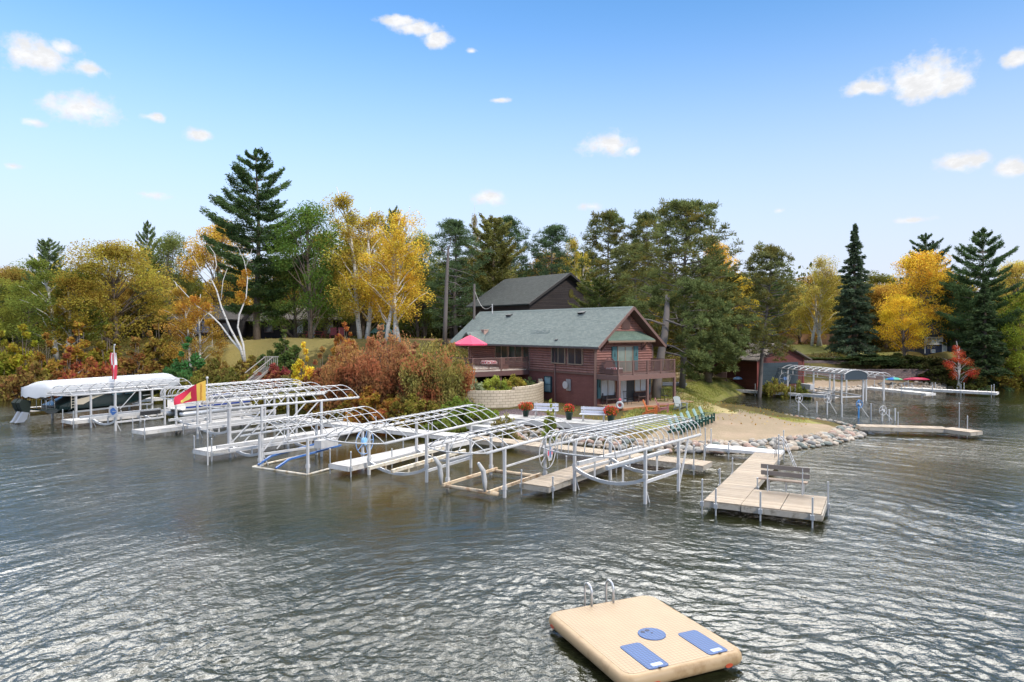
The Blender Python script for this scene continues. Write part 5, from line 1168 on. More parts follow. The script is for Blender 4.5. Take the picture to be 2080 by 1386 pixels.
    for dx,dy,r in ((-.13,.14,.05),(.0,.17,.05),(.02,.03,.025)): m.prism([tuple(loc(cx+dx+r*math.cos(a),cy+dy+r*math.sin(a)).xy) for a in [2*math.pi*k/12 for k in range(12)]],.438,.442)
    m.build('finger_holes',M('dark_hole',(.005,.01,.04),.5,.02),h)
    RRED = M('red_reflector',(.42,.07,.03),.35,.05)
    for (x,y,ax) in ((-.75,-1,1),(.95,-1,1),(-1,-1.45,0),(-1,1.3,0),(1,-1.3,0)):
        m = MB(); q = loc(x if ax else x*(W/2+.0), y*(Ln/2) if ax else y, .22); 
        oo = uy*(.04 if y>0 else -.04)*0 + (ux*(.0)); A1 = (Vector((ux.x,ux.y,0)) if ax else Vector((uy.x,uy.y,0))); A2 = (Vector((uy.x,uy.y,0)) if ax else Vector((ux.x,ux.y,0)))
        m.slab([q+A1*(.09*math.cos(t_a))+Vector((0,0,.042*math.sin(t_a)))-A2*.0 for t_a in [2*math.pi*k/12 for k in range(12)]], A2*(.008 if ((y>0) if ax else (x>0)) else -.008)); m.build('reflector',RRED,T)
    for x in (-.42,.0):
        xx,yy = inv(1202+ (0 if x<0 else 44),1231-(0 if x<0 else 7)); m = MB(); b = loc(xx,yy,.4)
        m.tube([b,b+Vector((0,0,.33))]+[b+Vector((0,0,.33))+Vector((uy.x,uy.y,0))*(.16-.16*math.cos(a))+Vector((0,0,.16*math.sin(a))) for a in [math.pi*k/8 for k in range(1,9)]]+[b+Vector((uy.x*.32,uy.y*.32,-.9))],.026,8); m.build('handrail',ALU,T,True)
    xx,yy = inv(1205,1234); m = MB()
    for k in range(3): m.tube([loc(xx,yy+.34,.1-k*.25),loc(xx+.42,yy+.34,.1-k*.25)],.02,6)
    m.build('ladder_rungs',ALU,T)
raft()
# bench on the platform: slatted back toward the camera
q0, q1 = G(1559,998,.5), G(1630,1006,.5); bd = (q1-q0).normalized(); bn = Vector((-bd.y,bd.x,0)); 
T = thing('bench','weathered brown bench at the outer edge of the swim dock','bench',(q0+q1)/2)
e0_, e1_ = q0-bd*.25, q1+bd*.25
for h in (.97,.72):
    m = MB(); m.beam(e0_+Vector((0,0,h)), e1_+Vector((0,0,h)), .04,.17); m.build('back_slat',OLDWOOD,T)
m = MB(); m.beam(e0_+bn*.1+Vector((0,0,.45))-bd*.1, e1_+bn*.1+Vector((0,0,.45))-bd*.1, .14,.05); m.beam(e0_+bn*.27+Vector((0,0,.45))-bd*.1, e1_+bn*.27+Vector((0,0,.45))-bd*.1, .14,.05); m.build('seat',M_plank('worn_brown_seat',(.27,.20,.15),.25),T)
for q in (q0,q1):
    m = MB(); m.tube([q,q+Vector((0,0,1.02))+bn*-.0],.03,6); m.build('leg',ALU,T)
    m = MB(); m.tube([q+bn*.38,q+bn*.36+Vector((0,0,.42))],.025,6); m.build('leg',ALU,T)
m = MB(); mid=(q0+q1)/2; m.tube([mid+bn*.3,mid+bn*.3+Vector((0,0,.42))],.025,6); m.build('leg',ALU,T)
# flags
def cloth(name, P0, u, hgt_, wid, drop, mats, parent, sel, nx=14, nz=10, wave=.09):
    vs=[]; fs=[]; n=Vector((-u.y,u.x,0)); m=MB()
    for i in range(nx+1):
        for j in range(nz+1):
            a=i/nx; b=j/nz; q=P0+u*wid*a*(1-.12*a)+Vector((0,0,-hgt_*b*(1-.6*a)-drop*a**1.15))+n*(wave*a*math.sin(a*7+b*1.5)); vs.append(q)
    for i in range(nx):
        for j in range(nz): m.f.append((i*(nz+1)+j,(i+1)*(nz+1)+j,(i+1)*(nz+1)+j+1,i*(nz+1)+j+1)); m.m.append(sel((i+.5)/nx,(j+.5)/nz))
    m.v=[tuple(v) for v in vs]; m.n=len(vs); return m.build(name,mats,parent,False)
q = G(422,925,.5); Yf = q.y
T = thing('flagpole','white pole flying a maroon and gold flag at the end of the middle dock','flagpole',(q.x,q.y,.5))
top = P(422,768,Yf); m = MB(); m.tube([(q.x,q.y,.0),(q.x,q.y,top.z)],[.035,.025],8); m.ball((q.x,q.y,top.z),.07,8,6); m.build('pole',WHITE,T)
CR = M('maroon_cloth',(.62,.03,.07),.8,.12,6); GD = M('gold_cloth',(.80,.50,.09),.8,.06)
u = Vector((-1,.12,0)).normalized(); f0 = P(420,773,Yf)
cl = cloth('flag_cloth',f0+Vector((-.05,0,0)),u,1.02,1.85,.85,[GD,CR],T,lambda a,b: 0 if a<.26 else 1,30,14,.15)
def onflag(a,b,off):
    n=Vector((-u.y,u.x,0)); return f0+Vector((-.05,0,0))+u*1.85*a*(1-.12*a)+Vector((0,0,-1.02*b*(1-.6*a)-.85*a**1.15))+n*(.15*a*math.sin(a*7+b*1.5))+Vector((0,-off,0))
m = MB()
em = [(.44,.28),(.47,.3),(.48,.55),(.46,.75),(.55,.85),(.66,.86),(.72,.95),(.77,.9),(.78,.72),(.72,.66),(.64,.5),(.55,.36)]
m.slab([onflag(a,b,.04) for a,b in em],(0,.012,0)); m.build('emblem',M('pale_yellow_print',(.80,.62,.16),.8,.1),cl)
cu = bpy.data.curves.new('lettering','FONT'); cu.body='POTTAWAT'; cu.size=.15; cu.extrude=.004; cu.align_x='CENTER'; cu.align_y='CENTER'
lo = bpy.data.objects.new('lettering',cu); C.objects.link(lo); dg = bpy.context.evaluated_depsgraph_get(); me = bpy.data.meshes.new_from_object(lo.evaluated_get(dg)); bpy.data.objects.remove(lo)
me.materials.append(M('orange_print',(.55,.16,.04),.8,.05)); lo = bpy.data.objects.new('lettering',me); C.objects.link(lo); lo.parent=cl; c_=onflag(.12,.5,.035)-Vector(T.location); lo.location=c_; lo.rotation_euler=(R(90),R(-90),R(-6.8)); KIDS.setdefault(cl.as_pointer(),[]).append(lo)
q = G(233,835,.5); T = thing('flagpole','tall white pole with a drooping striped flag by the fish sign lift','flagpole',(q.x,q.y,.5)); top = P(233,701,q.y)
m = MB(); m.tube([(q.x,q.y,0),(q.x,q.y,top.z)],[.06,.035],8); m.ball(tuple(top),.07,8,6); m.build('pole',WHITE,T)
f0 = P(233,717,q.y); vs=[]; m=MB(); nz=26; nx=8
for i in range(nx+1):
    for j in range(nz+1):
        b=j/nz; wd_=.32*(.5+.5*math.sin(b*5+.8))*.8+.14; vs.append(f0+Vector((-wd_*i/nx+ (.12 if i<1 else 0), .12*math.sin(i*1.9+b*3), -2.05*b)))
for i in range(nx):
    for j in range(nz): m.f.append((i*(nz+1)+j,(i+1)*(nz+1)+j,(i+1)*(nz+1)+j+1,i*(nz+1)+j+1)); b=j/nz; m.m.append((1 if (i%2==(0 if b<.45 else 1) and (i<5 or b<.3)) else 0))
m.v=[tuple(v) for v in vs]; m.n=len(vs); m.build('flag_cloth',[M('flag_red',(.5,.04,.07),.8,.1),M('flag_white',(.7,.66,.68),.8,.05)],T)
q = P(431,683,80); T = thing('flagpole','small flagpole with a limp striped flag in front of the left cabin','flagpole',(q.x,q.y,gz(q.x,80)))
m = MB(); m.tube([(q.x,80,gz(q.x,80)-.2),(q.x,80,P(431,616,80).z)],.05,6); m.build('pole',WHITE,T)
m = MB(); a=P(431,620,80)
for i in range(4): m.box((a.x-.1-.09*(i%2),80,a.z-.2-.2*i),(.28,.06,.2),0,i%2)
m.build('flag_cloth',[CR,M('flag_white_small',(.7,.66,.68),.8,.05)],T)
# ================================================================== buildings
class Fr:
    def __init__(s, o, u): s.o = Vector((o[0],o[1])); s.u = Vector(u).normalized(); s.v = Vector((s.u.y,-s.u.x)); s.rz = math.atan2(s.v.y,s.v.x)
    def __call__(s, a, b, z): q = s.o+s.u*a+s.v*b; return Vector((q.x,q.y,z))
    def box(s, m, a0, a1, b0, b1, z0, z1, mi=0):
        return m.hexa([s(a0,b0,z0),s(a0,b1,z0),s(a1,b1,z0),s(a1,b0,z0),s(a0,b0,z1),s(a0,b1,z1),s(a1,b1,z1),s(a1,b0,z1)], mi)
def ffix(m):
    return m
def logs(fr, m, face, lo, hi, z0, z1, row=.2, bul=.085, limf=None, fixed=0, thick=.12):
    """scalloped half-log wall. face 'u': plane s=fixed facing -u, spans t lo..hi ; face 'v': plane t=fixed facing -v, spans s lo..hi"""
    z = z0; vs = []; fs = []; prof = []
    while z < z1-.01:
        h = min(row, z1-z)
        for k in range(5): a = k/5; prof.append((z+h*a, bul*math.sin(math.pi*min(1,max(0,a)))**.6))
        z += h
    prof.append((z1,0))
    for (zz,b) in prof:
        l, r = (lo,hi) if limf is None else limf(zz)
        if face == 'u': vs += [fr(fixed-b, l, zz), fr(fixed-b, r, zz)]
        else: vs += [fr(l, fixed-b, zz), fr(r, fixed-b, zz)]
    for i in range(len(prof)-1):
        fs.append((2*i,2*i+1,2*i+3,2*i+2) if face=='u' else (2*i+1,2*i,2*i+2,2*i+3))
    m.add(vs, fs); return m
Hs = Fr((6.29,51.9), (-.604,.797)); Wd = 6.27; LN = 19.2
T = thing('lodge','two storey red brown log lodge with a grey green gable roof beside the beach','building',Hs(0,0,.9))
m = MB(); Hs.box(m,.02,LN,.02,Wd-.02,.2,3.46); m.build('basement_wall',BRICKR,T)
sl_ = (8.57-5.53)/(3.13+.6)
def rz(t): return 5.53+(t+.6)*sl_ if t < 3.135 else 5.53+(6.87-t)*sl_
m = MB(); logs(Hs,m,'v',0,8.0,3.46,5.85,fixed=0); logs(Hs,m,'v',8.0,LN,3.46,5.85,fixed=1.3)
m.add([Hs(8.0,0,3.46),Hs(8.0,1.3,3.46),Hs(8.0,1.3,6.2),Hs(8.0,0,5.85)],[(0,1,2,3)])
def lim(z): 
    d = max(0,(z-5.85)/sl_); return (min(d,3.13), max(Wd-d,3.14))
logs(Hs,m,'u',0,Wd,3.46,8.3,limf=lim,fixed=0)
m.add([Hs(0,Wd,3.46),Hs(LN,Wd,3.46),Hs(LN,Wd,5.9),Hs(0,Wd,5.9)],[(0,1,2,3)]); m.add([Hs(LN,1.3,3.46),Hs(LN,Wd,3.46),Hs(LN,Wd,5.9),Hs(LN,3.1,8.2),Hs(LN,1.3,6.6)],[(0,1,2,3,4)])
wl = m.build('log_wall',BROWN,T)
m = MB(); m.beam(Hs(-.05,-.05,.9),Hs(-.05,-.05,5.6),.2,.2); m.beam(Hs(-.06,Wd+.02,3.3),Hs(-.06,Wd+.02,5.6),.12,.12); m.beam(Hs(7.9,-.06,3.4),Hs(7.9,-.06,5.6),.12,.12); m.beam(Hs(-.01,-.05,3.42),Hs(8,-.05,3.42),.06,.14); m.build('corner_trim',BROWNT,T)
# roof
m = MB(); s0, s1 = -.95, LN+.75; th = Vector((0,0,-.09))
for (a,b) in ((-.6,3.13),(6.87,3.13)):
    m.slab([Hs(s0,a,rz(a)),Hs(s0,b,rz(3.13)),Hs(s1,b,rz(3.13)),Hs(s1,a,rz(a))][::(1 if a<0 else -1)], th)
rf = m.build('roof',SHING,T)
m = MB()
for (a,b) in ((-.58,3.13),(6.85,3.13)): m.slab([Hs(s0+.02,a,rz(a)-.093),Hs(s0+.02,b,rz(3.13)-.093),Hs(s1-.02,b,rz(3.13)-.093),Hs(s1-.02,a,rz(a)-.093)], (0,0,-.04))
m.build('soffit',M('dark_brown_soffit',(.09,.05,.045),.7,.15),T)
for a in (-.62,6.89):
    m = MB(); m.beam(Hs(s0-.03,a,rz(max(-.6,min(6.87,a)))-.1),Hs(s0-.03,3.13,rz(3.13)-.08),.05,.2); m.build('barge_board',BROWNT,T)
m = MB(); m.beam(Hs(s0,-.62,5.43),Hs(s1,-.62,5.43),.04,.13); m.build('fascia',M('dark_gutter',(.08,.07,.07),.5,.1),T)
m = MB(); m.slab([Hs(s0,3.0,rz(3.0)+.012),Hs(s0,3.13,rz(3.13)+.03),Hs(s1,3.13,rz(3.13)+.03),Hs(s1,3.0,rz(3.0)+.012)],(0,0,.012)); m.build('ridge_cap',M('ridge_shingle',(.15,.18,.17),.9,.15),rf)
def onroof(px,py,off=.0):
    p0 = Hs(0,-.6,5.53); n = (Hs(1,-.6,5.53)-p0).cross(Hs(0,0,rz(0))-p0).normalized(); n = n if n.z>0 else -n
    d = ray(px,py); c = Vector((0,0,H)); tt = (p0-c).dot(n)/d.dot(n); return c+d*tt+n*off, n
UPS = (Hs(0,1,rz(1))-Hs(0,0,rz(0))).normalized(); UL = Vector((Hs.u.x,Hs.u.y,0))
for px,py,s_ in ((1036,640,.36),(1183,635,.36),(1130.8,690,.16)):
    q,n = onroof(px,py,.0); m = MB(); m.hexa([q-UL*s_-UPS*s_*.6,q+UL*s_-UPS*s_*.6,q+UL*s_+UPS*s_*.5,q-UL*s_+UPS*s_*.5]+[q+n*.22*s_/.36-UL*s_*.8-UPS*s_*.8,q+n*.22*s_/.36+UL*s_*.8-UPS*s_*.8,q+n*.05+UL*s_*.7+UPS*s_*.3,q+n*.05-UL*s_*.7+UPS*s_*.3]); m.build('roof_vent',M('black_vent',(.012,.014,.016),.5,.1),rf)
m = MB(); rs = random.Random(9)
for row in range(4):
    for k in range(13):
        if rs.random() < .3: continue
        q,n = onroof(1079+k*3.1+rs.uniform(-.6,.6),672.5+row*2.0-k*.12,.004); w_ = rs.uniform(.07,.13); m.slab([q-UL*w_-UPS*.07,q+UL*w_-UPS*.07,q+UL*w_+UPS*.05,q-UL*w_+UPS*.05],n*.004)
m.build('dark_shingle_patch',M('dark_shingle',(.10,.125,.125),.95,.2),rf)
m = MB(); q = Hs(15.3,.5,5.9); m.box((q.x,q.y,6.2),(.45,.45,1.1),Hs.rz); m.box((q.x,q.y,6.78),(.55,.55,.08),Hs.rz); m.build('chimney',M('pinkish_stone',(.42,.28,.23),.8,.3,6),T)
# entry gable over the side door
m = MB()
for g0,g1 in ((14.0,15.4),(16.8,15.4)): m.slab([Hs(g0,-1.5,5.55),Hs(g1,-1.5,6.6),Hs(g1,1.0,6.6),Hs(g0,0.6,5.55)],(0,0,-.1))
m.build('entry_roof',SHING,T)
m = MB(); m.slab([Hs(14.2,-1.3,5.55),Hs(15.4,-1.3,6.45),Hs(16.6,-1.3,5.55)],V3(Hs.v,0)*.05); m.build('entry_gable',BROWNT,T)
# windows
def window(fr, par, face, fixed, a0, a1, z0, z1, cols, glass=GLASS, frm=BROWNT, fw=.07, rows=1, name='window', d=.15):
    m = MB(); 
    def bx(mb,x0,x1,za,zb,da,db):
        if face == 'u': fr.box(mb, fixed-db, fixed-da, x0, x1, za, zb)
        else: fr.box(mb, x0, x1, fixed-db, fixed-da, za, zb)
    bx(m,a0-fw,a1+fw,z1,z1+fw,0,d); bx(m,a0-fw,a1+fw,z0-fw,z0,0,d+.02); bx(m,a0-fw,a0,z0,z1,0,d); bx(m,a1,a1+fw,z0,z1,0,d)
    for c in range(1,cols): x = a0+(a1-a0)*c/cols; bx(m,x-.03,x+.03,z0,z1,0,d-.01)
    for r in range(1,rows): z = z0+(z1-z0)*r/rows; bx(m,a0,a1,z-.02,z+.02,0,d-.02)
    f = m.build(name, frm, par); g = MB(); bx(g,a0,a1,z0,z1,0,d-.04); g.build('pane', glass, f); return f
TRIM = M('tan_window_frame',(.30,.22,.16),.6,.1)
for a in (1.35,3.35): window(Hs,T,'v',-.02,a,a+1.55,4.15,5.35,2,GLASS,TRIM)
GLD = GLASS
for a in (8.5,10.6,12.7): window(Hs,T,'v',1.3,a,a+1.8,4.0,5.5,2,GLD,TRIM)
window(Hs,T,'v',.02,5.1,5.85,1.75,2.95,1,M_glass('blue_grey_pane',(.16,.24,.26)),M('dark_teal_frame',(.02,.05,.06),.5,.1),.06,2)
window(Hs,T,'u',.02,.5,1.95,1.75,2.95,2,CURT,TRIM); window(Hs,T,'u',.02,4.2,5.5,1.95,3.0,2,CURT,TRIM)
window(Hs,T,'u',-.02,2.27,3.87,3.55,5.45,2,M_glass('reflection_tinted_glass',(.10,.12,.10)),TRIM,name='balcony_door')  # door pane's pale reflection is put into its base colour
f = window(Hs,T,'u',.02,2.6,4.0,1.2,3.1,2,CURT,M('dark_door_frame',(.02,.022,.03),.4,.1),.08,name='patio_door')
m = MB(); Hs.box(m,-.1,-.08,3.32,3.98,1.22,3.08); m.build('screen_door',M('black_screen',(.012,.014,.02),.4,.1),f)
for a0,a1,z0,z1 in ((.1,.42,1.6,3.05),(5.62,6.0,1.6,3.05),(1.62,2.14,3.6,5.5),(4.0,4.52,3.6,5.5)):
    m = MB(); Hs.box(m,-.16,-.06,a0,a1,z0,z1); Hs.box(m,-.18,-.16,a0+.05,a1-.05,z0+.1,(z0+z1)/2-.05); Hs.box(m,-.18,-.16,a0+.05,a1-.05,(z0+z1)/2+.05,z1-.1); sh = m.build('shutter',TEAL,T)
    m = MB(); c = (a0+a1)/2
    for k in range(3): zz = (z0*.35+z1*.65)+.14*k-.1; m.add([Hs(-.186,c-.1+.03*k,zz),Hs(-.186,c+.1-.03*k,zz),Hs(-.186,c,zz+.16)],[(0,1,2)])
    m.build('pine_cutout',M('black_cutout',(.008,.01,.01),.6,.0),sh)
m = MB(); Hs.box(m,-.15,-.03,2.72,3.62,6.85,7.75)
for k in range(9): Hs.box(m,-.19,-.15,2.8,3.54,6.92+k*.09,6.96+k*.09)
m.build('gable_louvre',M('louvre_brown',(.12,.065,.055),.6,.1),T)
# awning
m = MB(); m.slab([Hs(-1.0,.35,6.03),Hs(-1.0,5.55,6.03),Hs(-.02,4.9,6.68),Hs(-.02,1.0,6.68)],(0,0,-.06)); aw = m.build('awning_roof',M_brick('mossy_green_shingles',(.12,.17,.13),(.16,.21,.16),(.07,.09,.07),.32,.14,.006,.95,.5,var=.3),T)
m = MB()
for k in range(34): a = .38+k*.153; m.slab([Hs(-1.01,a,5.97),Hs(-1.01,a+.14,5.97),Hs(-1.01,a+.14,5.87),Hs(-1.01,a+.07,5.81),Hs(-1.01,a,5.87)],V3(Hs.u,0)*.03)
m.build('scalloped_trim',M('pale_brown_trim',(.24,.16,.11),.7,.1),aw)
for a in (.55,5.0):
    m = MB(); m.beam(Hs(-.05,a,5.2),Hs(-.8,a,5.9),.08,.08); m.beam(Hs(-.05,a,5.1),Hs(-.05,a,5.9),.08,.08); m.build('awning_bracket',BROWNT,aw)
# satellite dish, downspout, hose reel, meter
m = MB(); q = Hs(3.1,-.25,2.45); m.tube([q+V3(-Hs.v,0)*.0,q-V3(Hs.v,0)*.06],[.26,.3],20); m.build('meter_dish',WHITE,T)
m = MB(); Hs.box(m,2.75,3.25,-.07,.0,2.0,2.9); m.build('meter_board',M('grey_board',(.33,.31,.3),.6,.1),T)
m = MB(); m.tube([Hs(4.55,-.1,5.4),Hs(4.55,-.1,.95),Hs(4.55,-.5,.9)],.05,6); m.build('downspout',BROWNT,T,True)
# balcony
BAL = T
m = MB(); Hs.box(m,-2.4,-.02,-.02,6.2,3.38,3.46); m.build('balcony_floor',M_plank('brown_balcony_floor',(.2,.12,.10),.2),T)
BEAM = M('brown_beam',(.17,.095,.08),.6,.15,4,.1)
m = MB(); Hs.box(m,-2.46,-2.38,-.06,6.26,3.08,3.42); Hs.box(m,-2.37,-.02,-.06,.02,3.08,3.38); Hs.box(m,-2.37,-.02,6.18,6.26,3.08,3.38); m.build('rim_joist',BEAM,T)
def rail(fr, par, p0, p1, z, posts, h=1.02, mat=BEAM, sp=.125, bw=.035, nm_='railing'):
    a = fr(p0[0],p0[1],0); b = fr(p1[0],p1[1],0); d = b-a; Ln = d.length; m = MB()
    m.beam(a+Vector((0,0,z+h)),b+Vector((0,0,z+h)),.09,.045); m.beam(a+Vector((0,0,z+.12)),b+Vector((0,0,z+.12)),.05,.05); k = int(Ln/sp)
    for i in range(k): q = a+d*((i+.5)/k); m.beam(q+Vector((0,0,z+.1)),q+Vector((0,0,z+h-.02)),bw,bw,up=(d.x,d.y,0))
    for f_ in posts: q = a+d*f_; m.beam(q+Vector((0,0,z-.1)),q+Vector((0,0,z+h+.05)),.1,.1,up=(d.x,d.y,0))
    return m.build(nm_,mat,par)
rail(Hs,T,(-2.38,0),(-2.38,6.2),3.46,(0,.25,.5,.74,1)); rail(Hs,T,(-.06,.0),(-2.32,.0),3.46,()); rail(Hs,T,(-.06,6.18),(-2.32,6.18),3.46,())
for a in (0.02,3.05,6.15):
    m = MB(); m.beam(Hs(-2.42,a,.75),Hs(-2.42,a,3.1),.17,.17,up=(Hs.u.x,Hs.u.y,0)); m.build('balcony_post',BEAM,T)
m = MB(); Hs.box(m,-2.75,-.03,.1,8.2,1.07,1.13); m.build('porch_floor',DECKWOOD,T)
m = MB(); Hs.box(m,-2.8,-2.75,.1,8.2,.86,1.1); Hs.box(m,-2.75,-.1,.06,.1,.86,1.1); m.build('porch_rim',M('orange_rim_board',(.36,.15,.07),.6,.15),T)
# side deck
m = MB(); Hs.box(m,8.05,17,-5.8,1.28,3.38,3.46); m.build('side_deck_floor',M_plank('pale_side_deck',(.42,.36,.30),.15),T)
m = MB(); Hs.box(m,7.97,8.05,-5.8,-.07,3.02,3.42); Hs.box(m,8.05,17,-5.88,-5.8,3.02,3.42); m.build('side_deck_beam',M('purple_brown_beam',(.12,.062,.058),.6,.15),T)
rail(Hs,T,(8.02,-.1),(8.02,-5.75),3.46,(0.02,.5,1)); rail(Hs,T,(8.1,-5.78),(16.9,-5.78),3.46,(.25,.5,.75,1))
for a in ((8.3,-5.6),(8.3,-2.8)):
    m = MB(); m.beam(Hs(*a,1.0),Hs(*a,3.05),.16,.16,up=(Hs.u.x,Hs.u.y,0)); m.build('deck_post',BEAM,T)
# umbrella
q = Hs(10.4,-4.4,3.46); U = thing('patio_umbrella','open pink red umbrella on the raised side deck','umbrella',q)
UM = M('pink_red_canvas',(.62,.06,.13),.8,.06)
m = MB(); vs=[(q.x,q.y,6.35)]; fs=[]; n=8
for r_,z_ in ((.35,6.2),(1.45,5.62),(1.45,5.5)):
    for k in range(n): a=2*math.pi*k/n+.2; vs.append((q.x+r_*math.cos(a),q.y+r_*math.sin(a),z_-(0)))
for k in range(n):
    fs.append((0,1+k,1+(k+1)%n))
    for l in range(2): fs.append((1+l*n+k,1+(l+1)*n+k,1+(l+1)*n+(k+1)%n,1+l*n+(k+1)%n))
m.add(vs,fs); m.build('canopy',UM,U); m = MB(); m.tube([q,(q.x,q.y,6.45)],.03,8); m.ball((q.x,q.y,6.45),.05,6,5); m.build('pole',BROWNT,U)
# block retaining wall (curved)
def curve(pts, n=8):
    o=[]; P_=[Vector(p) for p in pts]; P_=[P_[0]*2-P_[1]]+P_+[P_[-1]*2-P_[-2]]
    for i in range(1,len(P_)-2):
        for k in range(n):
            t=k/n; a,b,c,d=P_[i-1],P_[i],P_[i+1],P_[i+2]; o.append(.5*((2*b)+(c-a)*t+(2*a-5*b+4*c-d)*t*t+(3*b-a-3*c+d)*t**3))
    o.append(P_[-2]); return o
def wallm(name, label, pts, z0f, z1f, th, mat, group=None, cap=None):
    c = curve([(p[0],p[1]) for p in pts]); n=len(c); T=thing(name,label,'retaining wall',(c[0].x,c[0].y,z0f(0)),group)
    me=bpy.data.meshes.new('wall'); bm_v=[]; L_=[0]
    for i in range(1,n): L_.append(L_[-1]+(c[i]-c[i-1]).length)
    m = MB()
    nr=[]
    for i in range(n):
        d=(c[min(n-1,i+1)]-c[max(0,i-1)]).normalized(); nr.append(Vector((-d.y,d.x)))
    uvs=[]
    for i in range(n-1):
        f0=i/(n-1); z1=z1f(i/(n-1)); z0=z0f(f0); a,b=c[i],c[i+1]; an,bn=nr[i]*th,nr[i+1]*th
        m.hexa([(a.x,a.y,z0),(a.x+an.x,a.y+an.y,z0),(b.x+bn.x,b.y+bn.y,z0),(b.x,b.y,z0),(a.x,a.y,z1),(a.x+an.x,a.y+an.y,z1),(b.x+bn.x,b.y+bn.y,z1),(b.x,b.y,z1)])
    o=m.build('block_face',mat,T)
    # continuous UV along the curve
    uv=o.data.uv_layers[0].data
    for k,pl in enumerate(o.data.polygons):
        i=k//6
        for li in pl.loop_indices:
            v=o.data.vertices[o.data.loops[li].vertex_index].co+T.location
            if abs(pl.normal.z)<.5:
                da=(Vector((v.x,v.y))-c[i]).length; db=(Vector((v.x,v.y))-c[i+1]).length; uv[li].uv=(L_[i]+(L_[i+1]-L_[i])*(da/(da+db+1e-6)),v.z)
    return T
wallm('retaining_wall','curved tan block retaining wall in front of the lodge deck',[(2.45,57.0),(2.5,54.8),(1.7,52.0),(.2,50.1),(-1.6,49.4),(-3.5,49.9),(-4.9,51.6),(-5.6,54)],lambda f:.6,lambda f:2.75 if f<.05 else (2.6 if f<.42 else 2.4),-.3,WALLBLK)
a = P(1632,760,79); 
wallm('retaining_wall','lower purple brown block wall behind the kayaks',[(33,80.5),(38,81),(44,81.2),(50,81.3),(53.5,80.8)],lambda f:.3,lambda f:2.15 if f<.75 else 2.15-(f-.75)*4.4,.3,WALLRED)
wallm('retaining_wall','upper purple brown block wall below the right lawn',[(31.5,82.6),(38,83.6),(43,84),(48,84),(52,83.4)],lambda f:1.2,lambda f:3.05 if f<.55 else 3.05-(f-.55)*2.2,.3,WALLRED)
wallm('retaining_wall','dark red brown retaining wall beside the boathouse',[(29.5,79.8),(31.5,80.4),(33,80.5)],lambda f:.6,lambda f:2.6,.3,WALLRED)
# dark house behind
H2 = Fr((1.75,72),(-.604,.797)); T = thing('house','dark brown log house with a steep dark roof behind the lodge','building',H2(0,0,4.2))
z_e = 9.5; z_r = 12.96; tw = 10.4; s2 = (z_r-z_e)/(5.2+.5)
m = MB(); H2.box(m,0,10.5,0,tw,3.2,9.75); m.slab([H2(0,0,9.75),H2(0,tw,9.75),H2(0,5.2,12.8)],V3(H2.u,0)*10.5); m.build('log_wall',DARKLOG,T)
m = MB()
for a in (-.5,10.9): m.slab([H2(-.7,a,z_e),H2(-.7,5.2,z_r),H2(11.2,5.2,z_r),H2(11.2,a,z_e)][::(1 if a<0 else -1)],(0,0,-.14))
m.build('roof',SHINGD,T)
for a in (-.52,10.92):
    m = MB(); m.beam(H2(-.73,a,z_e-.1),H2(-.73,5.2,z_r-.08),.05,.24); m.build('barge_board',M('dark_trim',(.035,.03,.028),.6,.1),T)
m = MB(); m.slab([H2(-.06,5.9+.33*math.cos(a),10.75+.5*math.sin(a)) for a in [2*math.pi*k/14 for k in range(14)]],V3(H2.u,0)*.05); m.build('oval_window',M_glass('amber_glass',(.045,.04,.012)),T)
# left cabins
def cabin(name,label,px,ygr,Y,w,dep,hw,hr,rot,wm,rm,wins,ax='x',over=.6):
    q = P(px,ygr,Y); f = Fr((q.x,q.y),(-math.sin(rot),math.cos(rot))); z0=q.z; T=thing(name,label,'building',(q.x,q.y,z0))
    m=MB(); f.box(m,0,dep,0,w,z0-1,z0+hw)
    if ax=='x':
        m.slab([f(0,0,z0+hw),f(dep,0,z0+hw),f(dep/2,0,z0+hr-.1)],V3(f.v,0)*w); m.build('wall',wm,T); m=MB()
        for a in (-over,dep+over): m.slab([f(a,-over,z0+hw-.25),f(dep/2,-over,z0+hr),f(dep/2,w+over,z0+hr),f(a,w+over,z0+hw-.25)],(0,0,-.14))
    else:
        m.slab([f(0,0,z0+hw),f(0,w,z0+hw),f(0,w/2,z0+hr-.1)],V3(f.u,0)*dep); m.build('wall',wm,T); m=MB()
        for a in (-over,w+over): m.slab([f(-over,a,z0+hw-.25),f(-over,w/2,z0+hr),f(dep+over,w/2,z0+hr),f(dep+over,a,z0+hw-.25)],(0,0,-.14))
    m.build('roof',rm,T)
    for (a0,a1,za,zb,c,gl,fm) in wins: window(f,T,'u',0,a0,a1,z0+za,z0+zb,c,gl,fm,.08)
    return T,f,z0
BGL = M_glass('blue_reflection_tinted_glass',(.13,.15,.22))  # blue of the reflection is painted into the glass colour
cabin('cabin','dark brown cabin with blue reflecting windows on the left hill',352,690,90,8.5,7,2.9,4.6,.0,DARKLOG,SHINGB,[(1.2,2.3,.9,2.4,1,BGL,BROWNT),(2.5,3.5,.9,2.4,1,BGL,BROWNT),(3.8,4.8,.9,2.4,1,BGL,BROWNT),(6.5,7.3,0,2.1,1,GLASS,BROWNT)])
cabin('cabin','low dark cabin with a porch behind the tallest white pine',480,688,93,6,5,2.6,4.0,.1,DARKLOG,SHINGB,[(3.8,4.8,.9,2.1,1,GLASS,BROWNT)])
cabin('cabin','dark cabin with pale window frames behind the picnic table',575,688,92,9,6,2.8,4.5,.0,DARKLOG,SHINGB,[(1.6,2.6,.8,2.3,1,CURT,CREAMW),(3.5,4.2,.2,2.3,1,CURT,CREAMW),(5.6,6.6,.8,2.3,1,CURT,CREAMW)])
